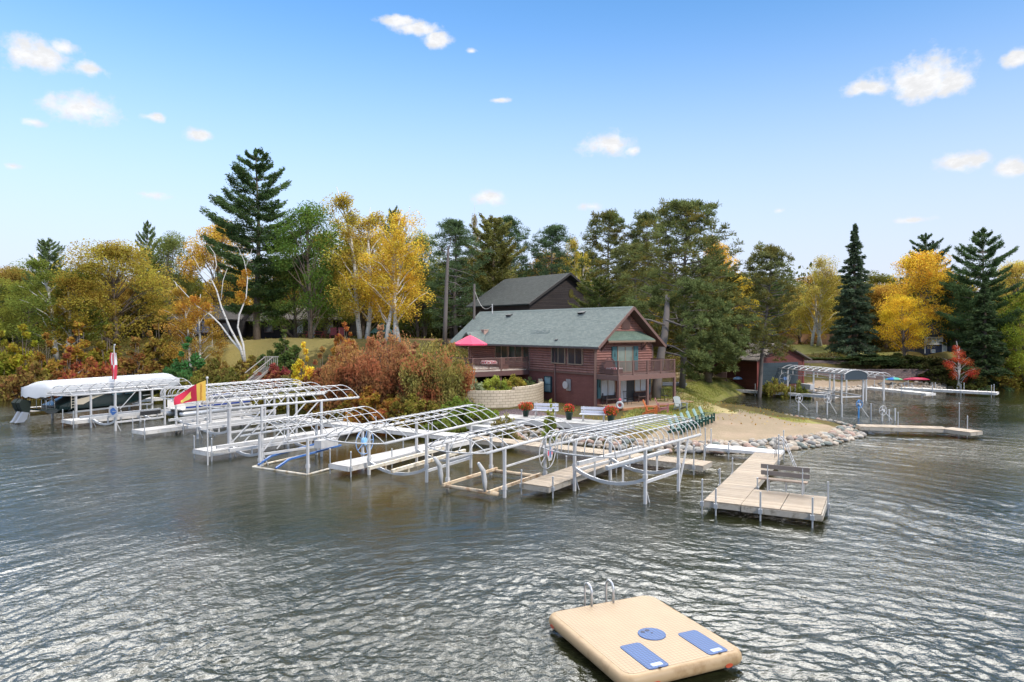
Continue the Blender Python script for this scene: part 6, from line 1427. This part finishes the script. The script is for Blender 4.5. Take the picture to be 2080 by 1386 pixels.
# boathouse
f3 = Fr((25.6,72),(-.43,.90)); T = thing('boathouse','dark red boathouse with a wide black door at the inlet','building',f3(0,0,1.1))
m = MB(); f3.box(m,0,6.5,0,6.8,.4,3.75); m.slab([f3(0,0,3.75),f3(0,6.8,3.75),f3(0,3.4,5.15)],V3(f3.u,0)*6.5); m.build('wall',REDLOG,T)
m = MB()
for a in (-.6,7.4): m.slab([f3(-.6,a,3.62),f3(-.6,3.4,5.32),f3(7,3.4,5.32),f3(7,a,3.62)],(0,0,-.13))
m.build('roof',SHINGB,T)
m = MB(); f3.box(m,-.06,-.01,.5,5.9,1.0,3.3)
for k in range(5): f3.box(m,-.085,-.06,.55,5.85,1.05+k*.45,1.42+k*.45)
m.build('wide_door',M('blue_black_door',(.03,.045,.055),.5,.15),T)
m = MB(); f3.box(m,-.05,0,-.02,.14,.8,3.7); f3.box(m,-.05,0,6.66,6.82,.8,3.7); m.build('corner_trim',M('dark_red_trim',(.2,.05,.04),.6,.1),T)
# small deck with railing
f4 = Fr((19.8,73.5),(-.2,.98)); T = thing('small_deck','low brown deck with a railing left of the boathouse','deck',f4(0,0,1.3))
m = MB(); f4.box(m,0,2.5,0,3.4,1.15,1.35); m.build('floor',BEAM,T); rail(f4,T,(0,.05),(0,3.35),1.35,(0,.5,1),.85,M('dark_rail',(.10,.06,.05),.6,.1)); rail(f4,T,(.1,3.35),(2.4,3.35),1.35,(1,),.85,BROWNT)
# blue cottage
f5 = P(1879.5,718,90); T = thing('cottage','navy blue cottage with white window trim in the trees on the right','building',f5); F5 = Fr((f5.x,f5.y),(-.05,1)); z0=f5.z; NB = M_brick('navy_clapboard',(.018,.03,.07),(.022,.036,.08),(.01,.015,.04),6,.14,.012,.6,.5)
WT = M('bright_white_trim',(.7,.7,.7),.5,.05)
m = MB(); F5.box(m,0,5,0,2.25,z0-1,z0+2.3); F5.box(m,.5,5,2.25,5.5,z0-1,z0+2.2); m.build('wall',NB,T)
m = MB(); m.slab([F5(-.4,-.4,z0+2.35),F5(-.4,6,z0+2.35),F5(2.7,6,z0+3.6),F5(2.7,-.4,z0+3.6)],(0,0,-.12)); m.slab([F5(5.6,-.4,z0+2.35),F5(5.6,6,z0+2.35),F5(2.7,6,z0+3.6),F5(2.7,-.4,z0+3.6)],(0,0,-.12)); m.build('roof',SHINGD,T)
window(F5,T,'u',0,.15,2.05,z0+1.25,z0+2.05,3,M_glass('cottage_glass',(.18,.2,.2)),WT,.1,2); window(F5,T,'u',0,.75,1.2,z0+.12,z0+.45,1,M_glass('cottage_glass_low',(.14,.18,.18)),WT,.05)
m = MB(); F5.box(m,-.05,0,-.12,.0,z0,z0+2.3); F5.box(m,-.05,0,2.25,2.35,z0,z0+2.3); m.build('corner_board',WT,T)
window(F5,T,'u',.5,2.65,3.05,z0+.3,z0+1.3,1,M_glass('door_glass',(.12,.16,.16)),WT,.12,name='white_door')
# fence
a = P(1560,700,100); T = thing('fence','tall reddish wooden fence behind the right lawn','fence',(a.x,a.y,4.6)); fm = M_plank('cedar_fence',(.34,.20,.12),.25)
m = MB(); x=a.x
while x < P(1742,700,100).x: m.box((x,a.y+.01*random.random(),5.35),(.135,.025,1.7+random.uniform(-.02,.02))); x += .145
m.build('boards',fm,T); m = MB(); x=a.x
while x < P(1742,700,100).x: m.box((x,a.y-.06,5.4),(.12,.1,1.95)); x += 2.3
m.build('fence_posts',fm,T)
a = P(898,694,84); m = MB(); m.box((a.x,84,a.z-.1),(9,.1,.9)); solo(m,'board_fence',fm,'low orange board fence left of the lodge roof','fence')
# ================================================================== boardwalk and props
pts = [(1006,848),(1060,851.5),(1130,857),(1200,861.5),(1254,864.5)]
bw = [G(*p,1.05) for p in pts]; T = thing('boardwalk','grey boardwalk with a white front edge above the boulders','boardwalk',bw[0])
def off_(i,w): d=(bw[min(len(bw)-1,i+1)]-bw[max(0,i-1)]).normalized(); return bw[i]+Vector((-d.y,d.x,0))*w
m = MB()
for i in range(len(bw)-1):
    k = int((bw[i+1]-bw[i]).length/.16); a0,a1=off_(i,1.9),off_(i+1,1.9)
    for j in range(k):
        f0,f1=(j+.03)/k,(j+.97)/k; m.hexa([bw[i].lerp(bw[i+1],f0)-Vector((0,0,.04)),bw[i].lerp(bw[i+1],f1)-Vector((0,0,.04)),a0.lerp(a1,f1)-Vector((0,0,.04)),a0.lerp(a1,f0)-Vector((0,0,.04)),bw[i].lerp(bw[i+1],f0),bw[i].lerp(bw[i+1],f1),a0.lerp(a1,f1),a0.lerp(a1,f0)])
m.build('boards',M_plank('silver_grey_boards',(.40,.39,.37),.15),T)
m = MB()
for i in range(len(bw)-1): m.beam(bw[i]-Vector((0,0.03,.2)),bw[i+1]-Vector((0,.03,.2)),.05,.28)
m.build('white_edge',WHITE,T)
q = G(985,868,.55)
T = thing('shore_steps','grey wooden steps joining the walkway to the bank','steps',q)
for k in range(3):
    m = MB(); c = q+V3(FD,0)*(.9*k); m.box((c.x,c.y,.62+.16*k),(2.4,.9,.06),math.atan2(wd.y,wd.x)); m.box((c.x-FD.x*.45,c.y-FD.y*.45,.5+.16*k),(2.4,.04,.2),math.atan2(wd.y,wd.x)); m.build('step',GREYWOOD,T)
def park_bench(label, px, py, w=1.65):
    q = G(px,py,1.06); T = thing('park_bench',label,'bench',(0,0,0),'white benches on the boardwalk')
    for i,h in enumerate((.78,.55)):
        m = MB(); m.hexa([(-w/2,.25+.03*i-.0,h-.09),(w/2,.25+.03*i,h-.09),(w/2,.28+.03*i,h-.09),(-w/2,.28+.03*i,h-.09),(-w/2,.22+.03*i,h+.09),(w/2,.22+.03*i,h+.09),(w/2,.25+.03*i,h+.09),(-w/2,.25+.03*i,h+.09)]); m.build('back_slat',LILAC,T)
    m = MB()
    for y in (-.2,-.04,.12): m.box((0,y,.44),(w+.06,.14,.04))
    m.build('seat',LILAC,T)
    for sx in (-1,1):
        for pts in ([(.2,0),(.25,.45),(.30,.9)],[(-.2,0),(-.18,.42)]):
            m = MB(); m.tube([(sx*(w/2-.18),y-.0,z) for y,z in pts],.03,6); m.build('leg',WHITE,T,True)
    T.location = q+Vector((0,.15,0)); T.rotation_euler=(0,0,R(-14)); return T
LILAC = M('lilac_white_paint',(.56,.57,.64),.5,.06)
park_bench('white bench behind the small yellow green sapling on the boardwalk',1108,847.5); park_bench('white bench right of the middle flower pot on the boardwalk',1206,856.5)
def pot(label,px,py,s,dense):
    q = G(px,py,1.06); T = thing('flower_pot',label,'flower pot',q,'dark green flower pots on the boardwalk')
    m = MB(); m.lathe(q,[(.16*s,0),(.24*s,.42*s),(.26*s,.43*s),(.26*s,.48*s),(.22*s,.47*s)],16); m.build('pot',M('dark_green_pot',(.012,.035,.025),.4,.1),T,True)
    rng=np.random.default_rng(int(px)); V=quads(ell(rng,700,(0,0,.62*s),(.42*s*dense,.4*s*dense,.3*s),.3),.09,.06,rng); o=bpy.data.objects.new('foliage',leafmesh('foliage',V,LEAF)); C.objects.link(o); o.parent=T; o.color=(.12,.16,.03,1)
    V=quads(ell(rng,int(420*dense),(0,0,.68*s),(.46*s*dense,.44*s*dense,.32*s),.6),.09,.08,rng); o=bpy.data.objects.new('flowers',leafmesh('flowers',V,LEAF)); C.objects.link(o); o.parent=T; o.color=(.62,.08,.05,1)
pot('left flower pot full of red flowers in front of the block wall',1068,846,1.0,1.15); pot('middle flower pot with sparse red flowers between the two benches',1156,852.5,1.05,.75); pot('right flower pot full of red flowers by the lawn',1241,858,1.05,1.05)
r_ = place('shrub_tall',1117,808,41.5,38,(.30,.33,.07),'young yellow green sapling in front of the left white bench','plant',name='sapling',zoff=-.1) if 'place' in globals() else None
# life ring
q = Hs(-2.52,.02,0); q.z = P(1262,823,q.y).z; T = thing('life_ring','white life ring with a red centre hanging on the balcony post','life ring',q)
nx_ = Vector((-.3,-.95,0)).normalized(); m = MB(); m.ring(q+nx_*.09,.21,nx_,.085,26,10); m.build('ring',WHITE,T,True)
m = MB(); 
for k in range(6): a=k*math.pi/3; c=q+nx_*.06; m.ball(c+Vector((.07*math.cos(a),0,.09*math.sin(a))),(.05,.03,.05),6,4)
m.build('red_centre',M('red_rope',(.45,.04,.05),.7,.1),T); m = MB(); m.ball(q+Vector((0,0,.4)),(.12,.08,.1),8,5); m.build('red_hook_cover',M('faded_red',(.55,.1,.12),.7,.1),T)
# Adirondack chairs
def adirondack(label, px, py, z, rz_, mat, mat2=None, group=None, src=None):
    q = G(px,py,z); q.z = gz(q.x,q.y)
    if src is not None:
        return dup(src, q, rz_, label)
    T = thing('lawn_chair',label,'chair',(0,0,0),group); mat2 = mat2 or mat
    n=6; m = MB()
    for k in range(n):
        x=-.25+.5*(k+.5)/n; top=.98+.08*math.cos((k-(n-1)/2)/n*math.pi)-.04; m.hexa([(x-.037,.22,.30),(x+.037,.22,.30),(x+.037,.25,.30),(x-.037,.25,.30),(x*1.15-.043,.52,top),(x*1.15+.043,.52,top),(x*1.15+.043,.55,top),(x*1.15-.043,.55,top)])
    m.build('backrest',mat,T)
    m = MB()
    for k in range(6): y=-.38+k*.115; m.hexa([(-.27,y,.37-(y+.38)*.18),(.27,y,.37-(y+.38)*.18),(.27,y+.1,.355-(y+.38)*.18),(-.27,y+.1,.355-(y+.38)*.18),(-.27,y,.39-(y+.38)*.18),(.27,y,.39-(y+.38)*.18),(.27,y+.1,.375-(y+.38)*.18),(-.27,y+.1,.375-(y+.38)*.18)])
    m.build('seat',mat,T)
    for sx in (-1,1):
        m = MB(); m.hexa([(sx*.26,-.42,.56),(sx*.42,-.42,.56),(sx*.39,.42,.56),(sx*.29,.42,.56),(sx*.26,-.42,.585),(sx*.42,-.42,.585),(sx*.39,.42,.585),(sx*.29,.42,.585)]); m.build('arm',mat2,T)
        m = MB(); m.box((sx*.31,-.36,.28),(.03,.12,.56)); m.build('front_leg',mat2,T)
        m = MB(); m.beam((sx*.28,-.4,.32),(sx*.28,.55,.05),.03,.12); m.box((sx*.31,.3,.3),(.03,.07,.52)); m.build('rear_leg',mat2,T)
    T.location=q; T.rotation_euler=(0,0,rz_); return T
MINT = M('pale_mint_paint',(.26,.38,.35),.5,.08); DGRN = M('dark_green_paint',(.02,.075,.055),.45,.1)
labs = ['green lawn chair furthest right, at the edge of the sand','second green lawn chair from the sand end of the row','third green lawn chair from the sand end of the row','third green lawn chair from the canopy end of the row','second green lawn chair from the canopy end of the row','green lawn chair nearest the hooped canopy, leftmost of its row']
c6 = None
for i in range(6):
    px = 1437-12.4*i; py = 857+3.4*i; o = adirondack(labs[i],px,py,.7,math.atan2(-.5,.86)+R(90),MINT,DGRN,'green chairs in a row by the beach',c6)
    if c6 is None: c6 = o
adirondack('orange lawn chair on the grass in front of the porch',1322,845,.8,R(70),M('orange_stain',(.48,.13,.035),.5,.1))
adirondack('faded maroon lawn chair beside the low slatted table',1346,839,.85,R(75),M('faded_maroon',(.36,.15,.15),.6,.1))
adirondack('weathered grey lawn chair right of the porch post',1382,836,.85,R(20),M('weathered_grey',(.33,.35,.33),.7,.15))
q = G(1333,841,.85); q.z=gz(q.x,q.y); T = thing('low_table','small low red brown slatted table between two lawn chairs','table',q); RT=M('red_brown_table',(.3,.11,.07),.6,.1)
m = MB(); [m.box((q.x-.2+.1*k,q.y,q.z+.42),(.085,.45,.03)) for k in range(5)]; m.build('top',RT,T)
for sx in (-1,1):
    for sy in (-1,1): m = MB(); m.beam((q.x+sx*.25,q.y+sy*.2,q.z),(q.x+sx*.15,q.y+sy*.15,q.z+.42),.05,.05); m.build('leg',RT,T)
# log benches and chairs on the porch
for a,lab in ((.5,'dark log bench under the lower left window of the porch'),(4.0,'dark log bench with grey cushions under the lower right window')):
    T = thing('log_bench',lab,'bench',Hs(-.6,a,1.13)); m = MB(); DL=M('dark_log',(.07,.045,.04),.7,.3)
    m = MB(); [m.tube([Hs(-.15,a,1.35+k*.13),Hs(-.15,a+1.5,1.35+k*.13)],.055,6) for k in range(4)]; m.build('back',DL,T)
    m = MB(); m.hexa([Hs(-.7,a,1.5),Hs(-.7,a+1.5,1.5),Hs(-.2,a+1.5,1.5),Hs(-.2,a,1.5),Hs(-.7,a,1.58),Hs(-.7,a+1.5,1.58),Hs(-.2,a+1.5,1.58),Hs(-.2,a,1.58)]); m.build('seat',DL,T)
    for b in (a+.08,a+1.42):
        for s_ in (-.62,-.2): m = MB(); m.tube([Hs(s_,b,1.13),Hs(s_,b,1.85 if s_<-.5 else 2.0)],.045,6); m.build('leg',DL,T)
for s_,t_,lab in ((-1.2,2.2,'black metal chair by the patio door'),(-1.3,6.3,'black metal chair at the right end of the porch')):
    T = thing('metal_chair',lab,'chair',Hs(s_,t_,1.13)); BK=M('black_metal',(.02,.02,.022),.4,.05)
    m = MB(); Hs.box(m,s_-.25,s_+.2,t_-.22,t_+.22,1.55,1.59); m.build('seat',BK,T)
    m = MB()
    for k in range(5): m.tube([Hs(s_+.2,t_-.2+.1*k,1.59),Hs(s_+.27,t_-.2+.1*k,2.1)],.014,5)
    m.tube([Hs(s_+.27,t_-.22,2.1),Hs(s_+.27,t_+.22,2.1)],.02,5); m.build('backrest',BK,T)
    for a in (-.22,.18):
        for b in (-.2,.2): m = MB(); m.tube([Hs(s_+a,t_+b,1.13),Hs(s_+a,t_+b,1.56)],.015,5); m.build('leg',BK,T)
# balcony chair with red cushions, deck table and checked cloth
T = thing('wicker_chair','brown arched chair with red checked cushion on the balcony','chair',Hs(-1.0,.9,3.46)); m = MB(); WK=M('brown_wicker',(.13,.06,.05),.7,.2)
m.tube([Hs(-.6,.3+.65*(1-math.cos(a))*.9,3.95+.75*math.sin(a)) for a in [math.pi*k/8 for k in range(9)]],.04,6); m.slab([Hs(-.6,.35+.6*(1-math.cos(a))*.9,3.9+.68*math.sin(a)) for a in [math.pi*k/8 for k in range(9)]],V3(Hs.u,0)*.03); m.build('backrest',WK,T)
m = MB(); Hs.box(m,-1.5,-.6,.35,1.4,3.5,3.85); m.build('base',WK,T); m = MB(); Hs.box(m,-1.5,-.65,.4,1.35,3.85,3.95); 
mm,t,out = nm('red_check_cloth'); ck=t.nodes.new('ShaderNodeTexChecker'); ck.inputs[1].default_value=(.45,.04,.06,1); ck.inputs[2].default_value=(.7,.66,.66,1); ck.inputs['Scale'].default_value=7; L(t,geo(t),ck.inputs[0]); bsdf(t,out,ck.outputs[0],.8); m.build('cushion',mm,T)
T = thing('patio_table','round table with a red checked cloth on the side deck','table',Hs(10.4,-4.4,3.46)); m=MB(); q=Hs(9.4,-3.2,3.46); m.lathe(q,[(.7,.5),(.66,.72),(.62,.74)],18); m.build('tablecloth',mm,T); m=MB(); m.tube([q,q+Vector((0,0,.6))],.05,8); m.build('pedestal',WK,T)
T = thing('wicker_chair','high backed brown chair behind the side deck railing','chair',Hs(9.0,-1.9,3.46)); m=MB(); Hs.box(m,8.8,9.3,-2.2,-1.6,3.5,3.9); m.build('seat',WK,T); m=MB(); Hs.box(m,9.25,9.3,-2.2,-1.6,3.9,4.4); m.build('backrest',WK,T)
# stairs and lumber right of the lodge
T = thing('stairs','brown wooden stairs behind the right end of the porch','stairs',Hs(3,7.2,1.0))
for o_ in (7.2,8.2): m=MB(); m.beam(Hs(1.2,o_,3.6),Hs(4.8,o_+1.2,1.1),.06,.25); m.beam(Hs(1.2,o_,4.4),Hs(4.8,o_+1.2,1.9),.05,.06); m.build('stringer',BROWNT,T)
m=MB()
for k in range(9): f=k/9; m.beam(Hs(1.2+3.6*f,7.2+1.2*f,3.6-2.5*f),Hs(1.2+3.6*f,8.2+1.2*f,3.6-2.5*f),.28,.04)
m.build('treads',BROWNT,T)
q = G(1362,791,1.2); q.z=gz(q.x,q.y); m=MB(); rs=random.Random(2)
for k in range(16): m.beam(q+Vector((rs.uniform(-1.7,-.9),rs.uniform(-.4,.4),.06+.06*(k//3))),q+Vector((rs.uniform(1.0,1.7),rs.uniform(-.4,.4),.08+.06*(k//3))),.2,.05)
solo(m,'lumber_pile',M_plank('stacked_pale_lumber',(.45,.45,.47),.3),'pile of pale boards on the lawn behind the pine trunk','lumber')
q = G(1365,781,1.5); q.z=gz(q.x,q.y)+.35; m=MB()
for k in range(26): m.tube([q+Vector((rs.uniform(-1.2,1.2),rs.uniform(-.4,.4)+.3,.1+rs.random()*.6)),q+Vector((rs.uniform(-1.2,1.2),rs.uniform(-.4,.4)+.6,.1+rs.random()*.6))],.09,6)
solo(m,'firewood_heap',M('split_firewood',(.50,.37,.19),.8,.3,5),'heap of yellow split firewood behind the pale boards','firewood')
q = G(1341,800,1.1); q.z=gz(q.x,q.y); m=MB(); m.slab([q+Vector((a,0,b)) for a,b in ((-.12,.1),(.12,.1),(.22,.5),(.16,1.1),(.05,1.45),(-.12,1.3),(-.2,.7))],(0,.08,0)); solo(m,'carved_board',M('pale_carved_wood',(.5,.36,.22),.7,.15),'pale wooden board leaning right of the pine trunk','board')
# kayaks
def kayak(label, px0, px1, py, Y, cols, grp='kayaks on the far beach', wid=.36):
    a=P(px0,py,Y); b=P(px1,py,Y); zg=a.z; T=thing('kayak',label,'kayak',((a.x+b.x)/2,Y,zg),grp); m=MB(); Ln=(b-a).length; N=16; M_=10; vs=[]; fs=[]
    for i in range(N+1):
        s=i/N; r=math.sin(math.pi*min(1,max(0,s*.96+.02)))**.6
        for j in range(M_+1):
            t=math.pi*j/M_; vs.append((a.x+(b.x-a.x)*s, Y-math.cos(t)*wid*r, zg+.12+(.30*r)*math.sin(t)**.8+.16*(2*s-1)**2*.0))
    for i in range(N):
        for j in range(M_): q0=i*(M_+1)+j; fs.append((q0,q0+1,q0+M_+2,q0+M_+1))
        fs.append((i*(M_+1)+M_,i*(M_+1),(i+1)*(M_+1),(i+1)*(M_+1)+M_))
    m.v=[tuple(v) for v in vs]; m.n=len(vs); m.f=fs; m.m=[(0 if len(cols)==1 else (0 if (k//(M_+1))<2 else 1 if (k//(M_+1))<7 else 0 if (k//(M_+1))<12 else 2)) for k in range(len(fs))]
    m.build('hull',cols,T,True); m=MB(); m.tube([(a.x+Ln*.1,Y,zg+.13),(b.x-Ln*.1,Y,zg+.13)],.06,6); m.build('keel_line',M('dark_keel',(.02,.03,.06),.5,.1),T)
TG=M('teal_green_plastic',(.08,.45,.36),.35,.06); TB=M('bright_blue_plastic',(.05,.2,.55),.35,.06); YGc=M('lime_plastic',(.25,.55,.25),.35,.06); RDk=M('crimson_plastic',(.50,.03,.08),.35,.06)
kayak('teal and blue kayak upside down on the far beach',1797,1833,774,79.6,[TG,TB,YGc]); kayak('crimson kayak upside down right of the teal kayak',1834,1888,774,79.6,[RDk])
kayak('light blue kayak lying left of the boathouse',1489,1508,773,74,[M('light_blue_plastic',(.25,.4,.65),.4,.08)],'blue kayaks by the boathouse'); kayak('dark blue kayak behind the light blue one',1492,1518,770.5,75,[M('deep_blue_plastic',(.04,.12,.42),.4,.08)],'blue kayaks by the boathouse')
# picnic table, green tent top, pole with cable
q=P(640,687,82); q.z=gz(q.x,82); T=thing('picnic_table','red picnic table on the lawn behind the large bushes','picnic table',q); PR=M('red_stained_wood',(.22,.04,.04),.6,.15)
m=MB(); m.box((q.x,q.y,q.z+.75),(2.4,.8,.06)); m.build('top',PR,T)
for sy in (-.75,.75): m=MB(); m.box((q.x,q.y+sy,q.z+.45),(2.4,.26,.05)); m.build('seat',PR,T)
for sx in (-.9,.9): m=MB(); m.beam((q.x+sx,q.y-.7,q.z),(q.x+sx,q.y+.25,q.z+.75),.08,.1); m.beam((q.x+sx+.09,q.y+.7,q.z),(q.x+sx+.09,q.y-.25,q.z+.75),.08,.1); m.build('leg',PR,T)
q=P(676,687,81); m=MB(); z=gz(q.x,81)
for k in range(2): m.box((q.x+.9*k,81,z+.45),(.7,.6,.1)); m.box((q.x+.9*k,81.3,z+.9),(.7,.08,.8)); m.box((q.x+.9*k-.3,81,z+.22),(.07,.5,.45)); m.box((q.x+.9*k+.3,81,z+.22),(.07,.5,.45))
solo(m,'double_settee',PR,'dark red double garden seat right of the picnic table','seat')
q=P(776,680,84); T=thing('garden_gazebo','green pyramid canopy behind the gold birch trunk','canopy',(q.x,84,q.z-1.5)); m=MB()
m.add([(q.x-1.4,83,q.z+.2),(q.x+1.4,83,q.z+.2),(q.x+1.4,85.4,q.z+.2),(q.x-1.4,85.4,q.z+.2),(q.x,84.2,P(776,655,84).z)],[(0,1,4),(1,2,4),(2,3,4),(3,0,4),(3,2,1,0)]); m.build('canopy',M('dark_green_canvas',(.02,.09,.075),.7,.1),T)
for sx in (-1.3,1.3):
    for y in (83.1,85.3): m=MB(); m.tube([(q.x+sx,y,q.z-2.3),(q.x+sx,y,q.z+.2)],.04,6); m.build('pole',GALV,T)
a=P(963,650,69); T=thing('utility_pole','grey utility pole left of the lodge ridge with a sagging cable','utility pole',(a.x,69,3.5)); t_=P(963.5,577,69)
m=MB(); m.tube([(a.x,69,3.0),(t_.x,69,t_.z)],[.14,.11],8); m.build('pole',BARKG,T)
b=P(1000,622,67.5); m=MB(); m.tube([Vector((t_.x,69,t_.z-.6)).lerp(b,k/10)+Vector((0,0,-1.1*math.sin(math.pi*k/10)*(1-.2*k/10))) for k in range(11)],.025,5); m.build('cable',M('pale_cable',(.45,.42,.38),.6,.05),T)
m=MB(); m.tube([(b.x,b.y,6.5),(b.x,b.y,b.z+.2)],.05,6); m.build('service_mast',WHITE,T)
# wooden stairs on the bank
a=P(498,778,65); b=P(538,745,69); T=thing('bank_stairs','weathered wooden stairs with handrails climbing the bank','stairs',a); SW=M_plank('weathered_stair_wood',(.33,.30,.27),.2)
for o_ in (0,1.0): m=MB(); w=Vector((.9*o_,-.3*o_,0)); m.beam(a+w,b+w,.06,.22); m.beam(a+w+Vector((0,0,.95)),b+w+Vector((0,0,.95)),.06,.07); m.build('handrail',SW,T)
m=MB()
for k in range(12): c=a.lerp(b,(k+.5)/12); m.beam(c,c+Vector((.9,-.3,0)),.28,.04)
m.build('treads',SW,T); m=MB()
for k in range(7): m.box((b.x+.15+.2*k,b.y-.3,b.z+.5),(.05,.05,1.0))
m.box((b.x+.75,b.y-.3,b.z+1.0),(1.5,.1,.08)); m.build('landing_rail',SW,T)
# straw coloured handrail on far left bank
a=P(145,768,68); b=P(186,738,71); m=MB(); m.beam(a,b,.06,.06); a2=a+Vector((.7,0,-.1)); m.beam(a2,b+Vector((.4,0,-.2)),.06,.06); m.beam(a,a2,.06,.06); solo(m,'stair_handrail',SW,'pale wooden handrails on the bank behind the covered boat','handrail')
# ================================================================== boulders
def rockmesh(seed):
    rng=random.Random(seed); m=MB(); m.ball((0,0,0),(1,.8,.62),11,7,0,.09,rng); me=bpy.data.meshes.new('boulder'); me.from_pydata([tuple(v) for v in m.v],[],m.f); me.polygons.foreach_set('use_smooth',[True]*len(me.polygons)); return me
m_,t,out=nm('mixed_field_stone'); oi=t.nodes.new('ShaderNodeObjectInfo'); cr=t.nodes.new('ShaderNodeValToRGB'); cr.color_ramp.interpolation='CONSTANT'; cols_f=.8
cols=[(.42,.33,.25),(.34,.31,.28),(.48,.41,.33),(.22,.215,.21),(.45,.31,.25),(.38,.35,.31),(.46,.43,.39),(.30,.25,.21),(.20,.22,.20)]
for i,c in enumerate(cols):
    e=cr.color_ramp.elements[i] if i<2 else cr.color_ramp.elements.new(i/len(cols)); e.position=i/len(cols); e.color=(c[0]*.8,c[1]*.8,c[2]*.8,1)
L(t,oi.outputs['Random'],cr.inputs[0]); nn=noise(t,geo(t),5,5,.65); c=mixc(t,1,cr.outputs[0],mixc(t,nn,(.65,)*3,(1.3,)*3),'MULTIPLY')
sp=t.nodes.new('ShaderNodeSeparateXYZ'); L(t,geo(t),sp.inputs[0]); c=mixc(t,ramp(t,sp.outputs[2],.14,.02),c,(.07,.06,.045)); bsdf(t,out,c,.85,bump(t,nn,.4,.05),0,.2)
RM_=[rockmesh(i) for i in range(7)]
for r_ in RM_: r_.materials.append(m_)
rs=random.Random(31); front=[Vector(G(*p).xy) for p in [(1000,890),(1080,893),(1180,905),(1300,917),(1420,921),(1520,922),(1600,917),(1690,903),(1745,890),(1752,878)]]
back=[Vector(G(*p).xy) for p in [(1752,876),(1700,860),(1620,850),(1540,840),(1470,831),(1447,826),(1478,809),(1522,802)]]
cnt=0; placed=[]
def boulder(x,y,z,r,lab,grp):
    global cnt
    o=bpy.data.objects.new('boulder',RM_[rs.randrange(7)]); C.objects.link(o); o.location=(x,y,z); o.scale=(r*rs.uniform(.9,1.2),r*rs.uniform(.9,1.15),r*rs.uniform(.8,1.05)); o.rotation_euler=(rs.uniform(-.3,.3),rs.uniform(-.3,.3),rs.uniform(0,6.28)); tag(o,lab,'boulder',grp); cnt+=1
def along(poly,step):
    o=[]; 
    for i in range(len(poly)-1):
        d=poly[i+1]-poly[i]; k=max(1,int(d.length/step))
        for j in range(k): o.append((poly[i]+d*(j/k), Vector((-d.y,d.x)).normalized()))
    return o
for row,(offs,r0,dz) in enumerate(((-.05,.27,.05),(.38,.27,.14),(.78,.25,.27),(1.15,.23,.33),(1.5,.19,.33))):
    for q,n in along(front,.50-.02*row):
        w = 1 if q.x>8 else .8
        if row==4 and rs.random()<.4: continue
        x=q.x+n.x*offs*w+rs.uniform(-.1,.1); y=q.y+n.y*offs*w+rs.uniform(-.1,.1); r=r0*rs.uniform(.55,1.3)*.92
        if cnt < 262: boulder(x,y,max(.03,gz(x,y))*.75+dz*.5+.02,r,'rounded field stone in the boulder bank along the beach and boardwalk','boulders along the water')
for q,n in along(back,.42):
    if cnt<300: boulder(q.x+n.x*.15,q.y+n.y*.15,.14,.19*rs.uniform(.8,1.2),'small pale stone in the single row edging the inlet','stones edging the inlet')
def stones(name,lab,pts,n,r0,spread):
    m=MB(); rs=random.Random(8); L_=along([Vector(G(*p).xy) for p in pts],.3)
    for _ in range(n): q,nn=L_[rs.randrange(len(L_))]; o_=rs.uniform(-.2,spread); x,y=q.x+nn.x*o_,q.y+nn.y*o_; r=r0*rs.uniform(.5,1.4); m.ball((x,y,max(.0,gz(x,y))+r*.3),(r,r*.8,r*.65),7,5,0,.1,rs)
    V=np.array(m.v); o=m.build(name,M('pale_beach_stone',(.43,.36,.29),.9,.4,1.5),None,False); tag(o,lab,'stones',None,'stuff')
stones('shore_stones','pale stones scattered along the far beach waterline',[(1660,796),(1800,791),(1900,790),(2000,787)],420,.2,1.6)
stones('beach_rocks','rough stones filling the gaps of the boulder bank',[(1000,890),(1180,905),(1300,917),(1520,922),(1690,903),(1745,890),(1752,876)],500,.15,1.5)
for key in list(PROTO):
    if not PROTO[key][3]:
        r = PROTO[key][0]
        for c in list(r.children): bpy.data.objects.remove(c)
        bpy.data.objects.remove(r)
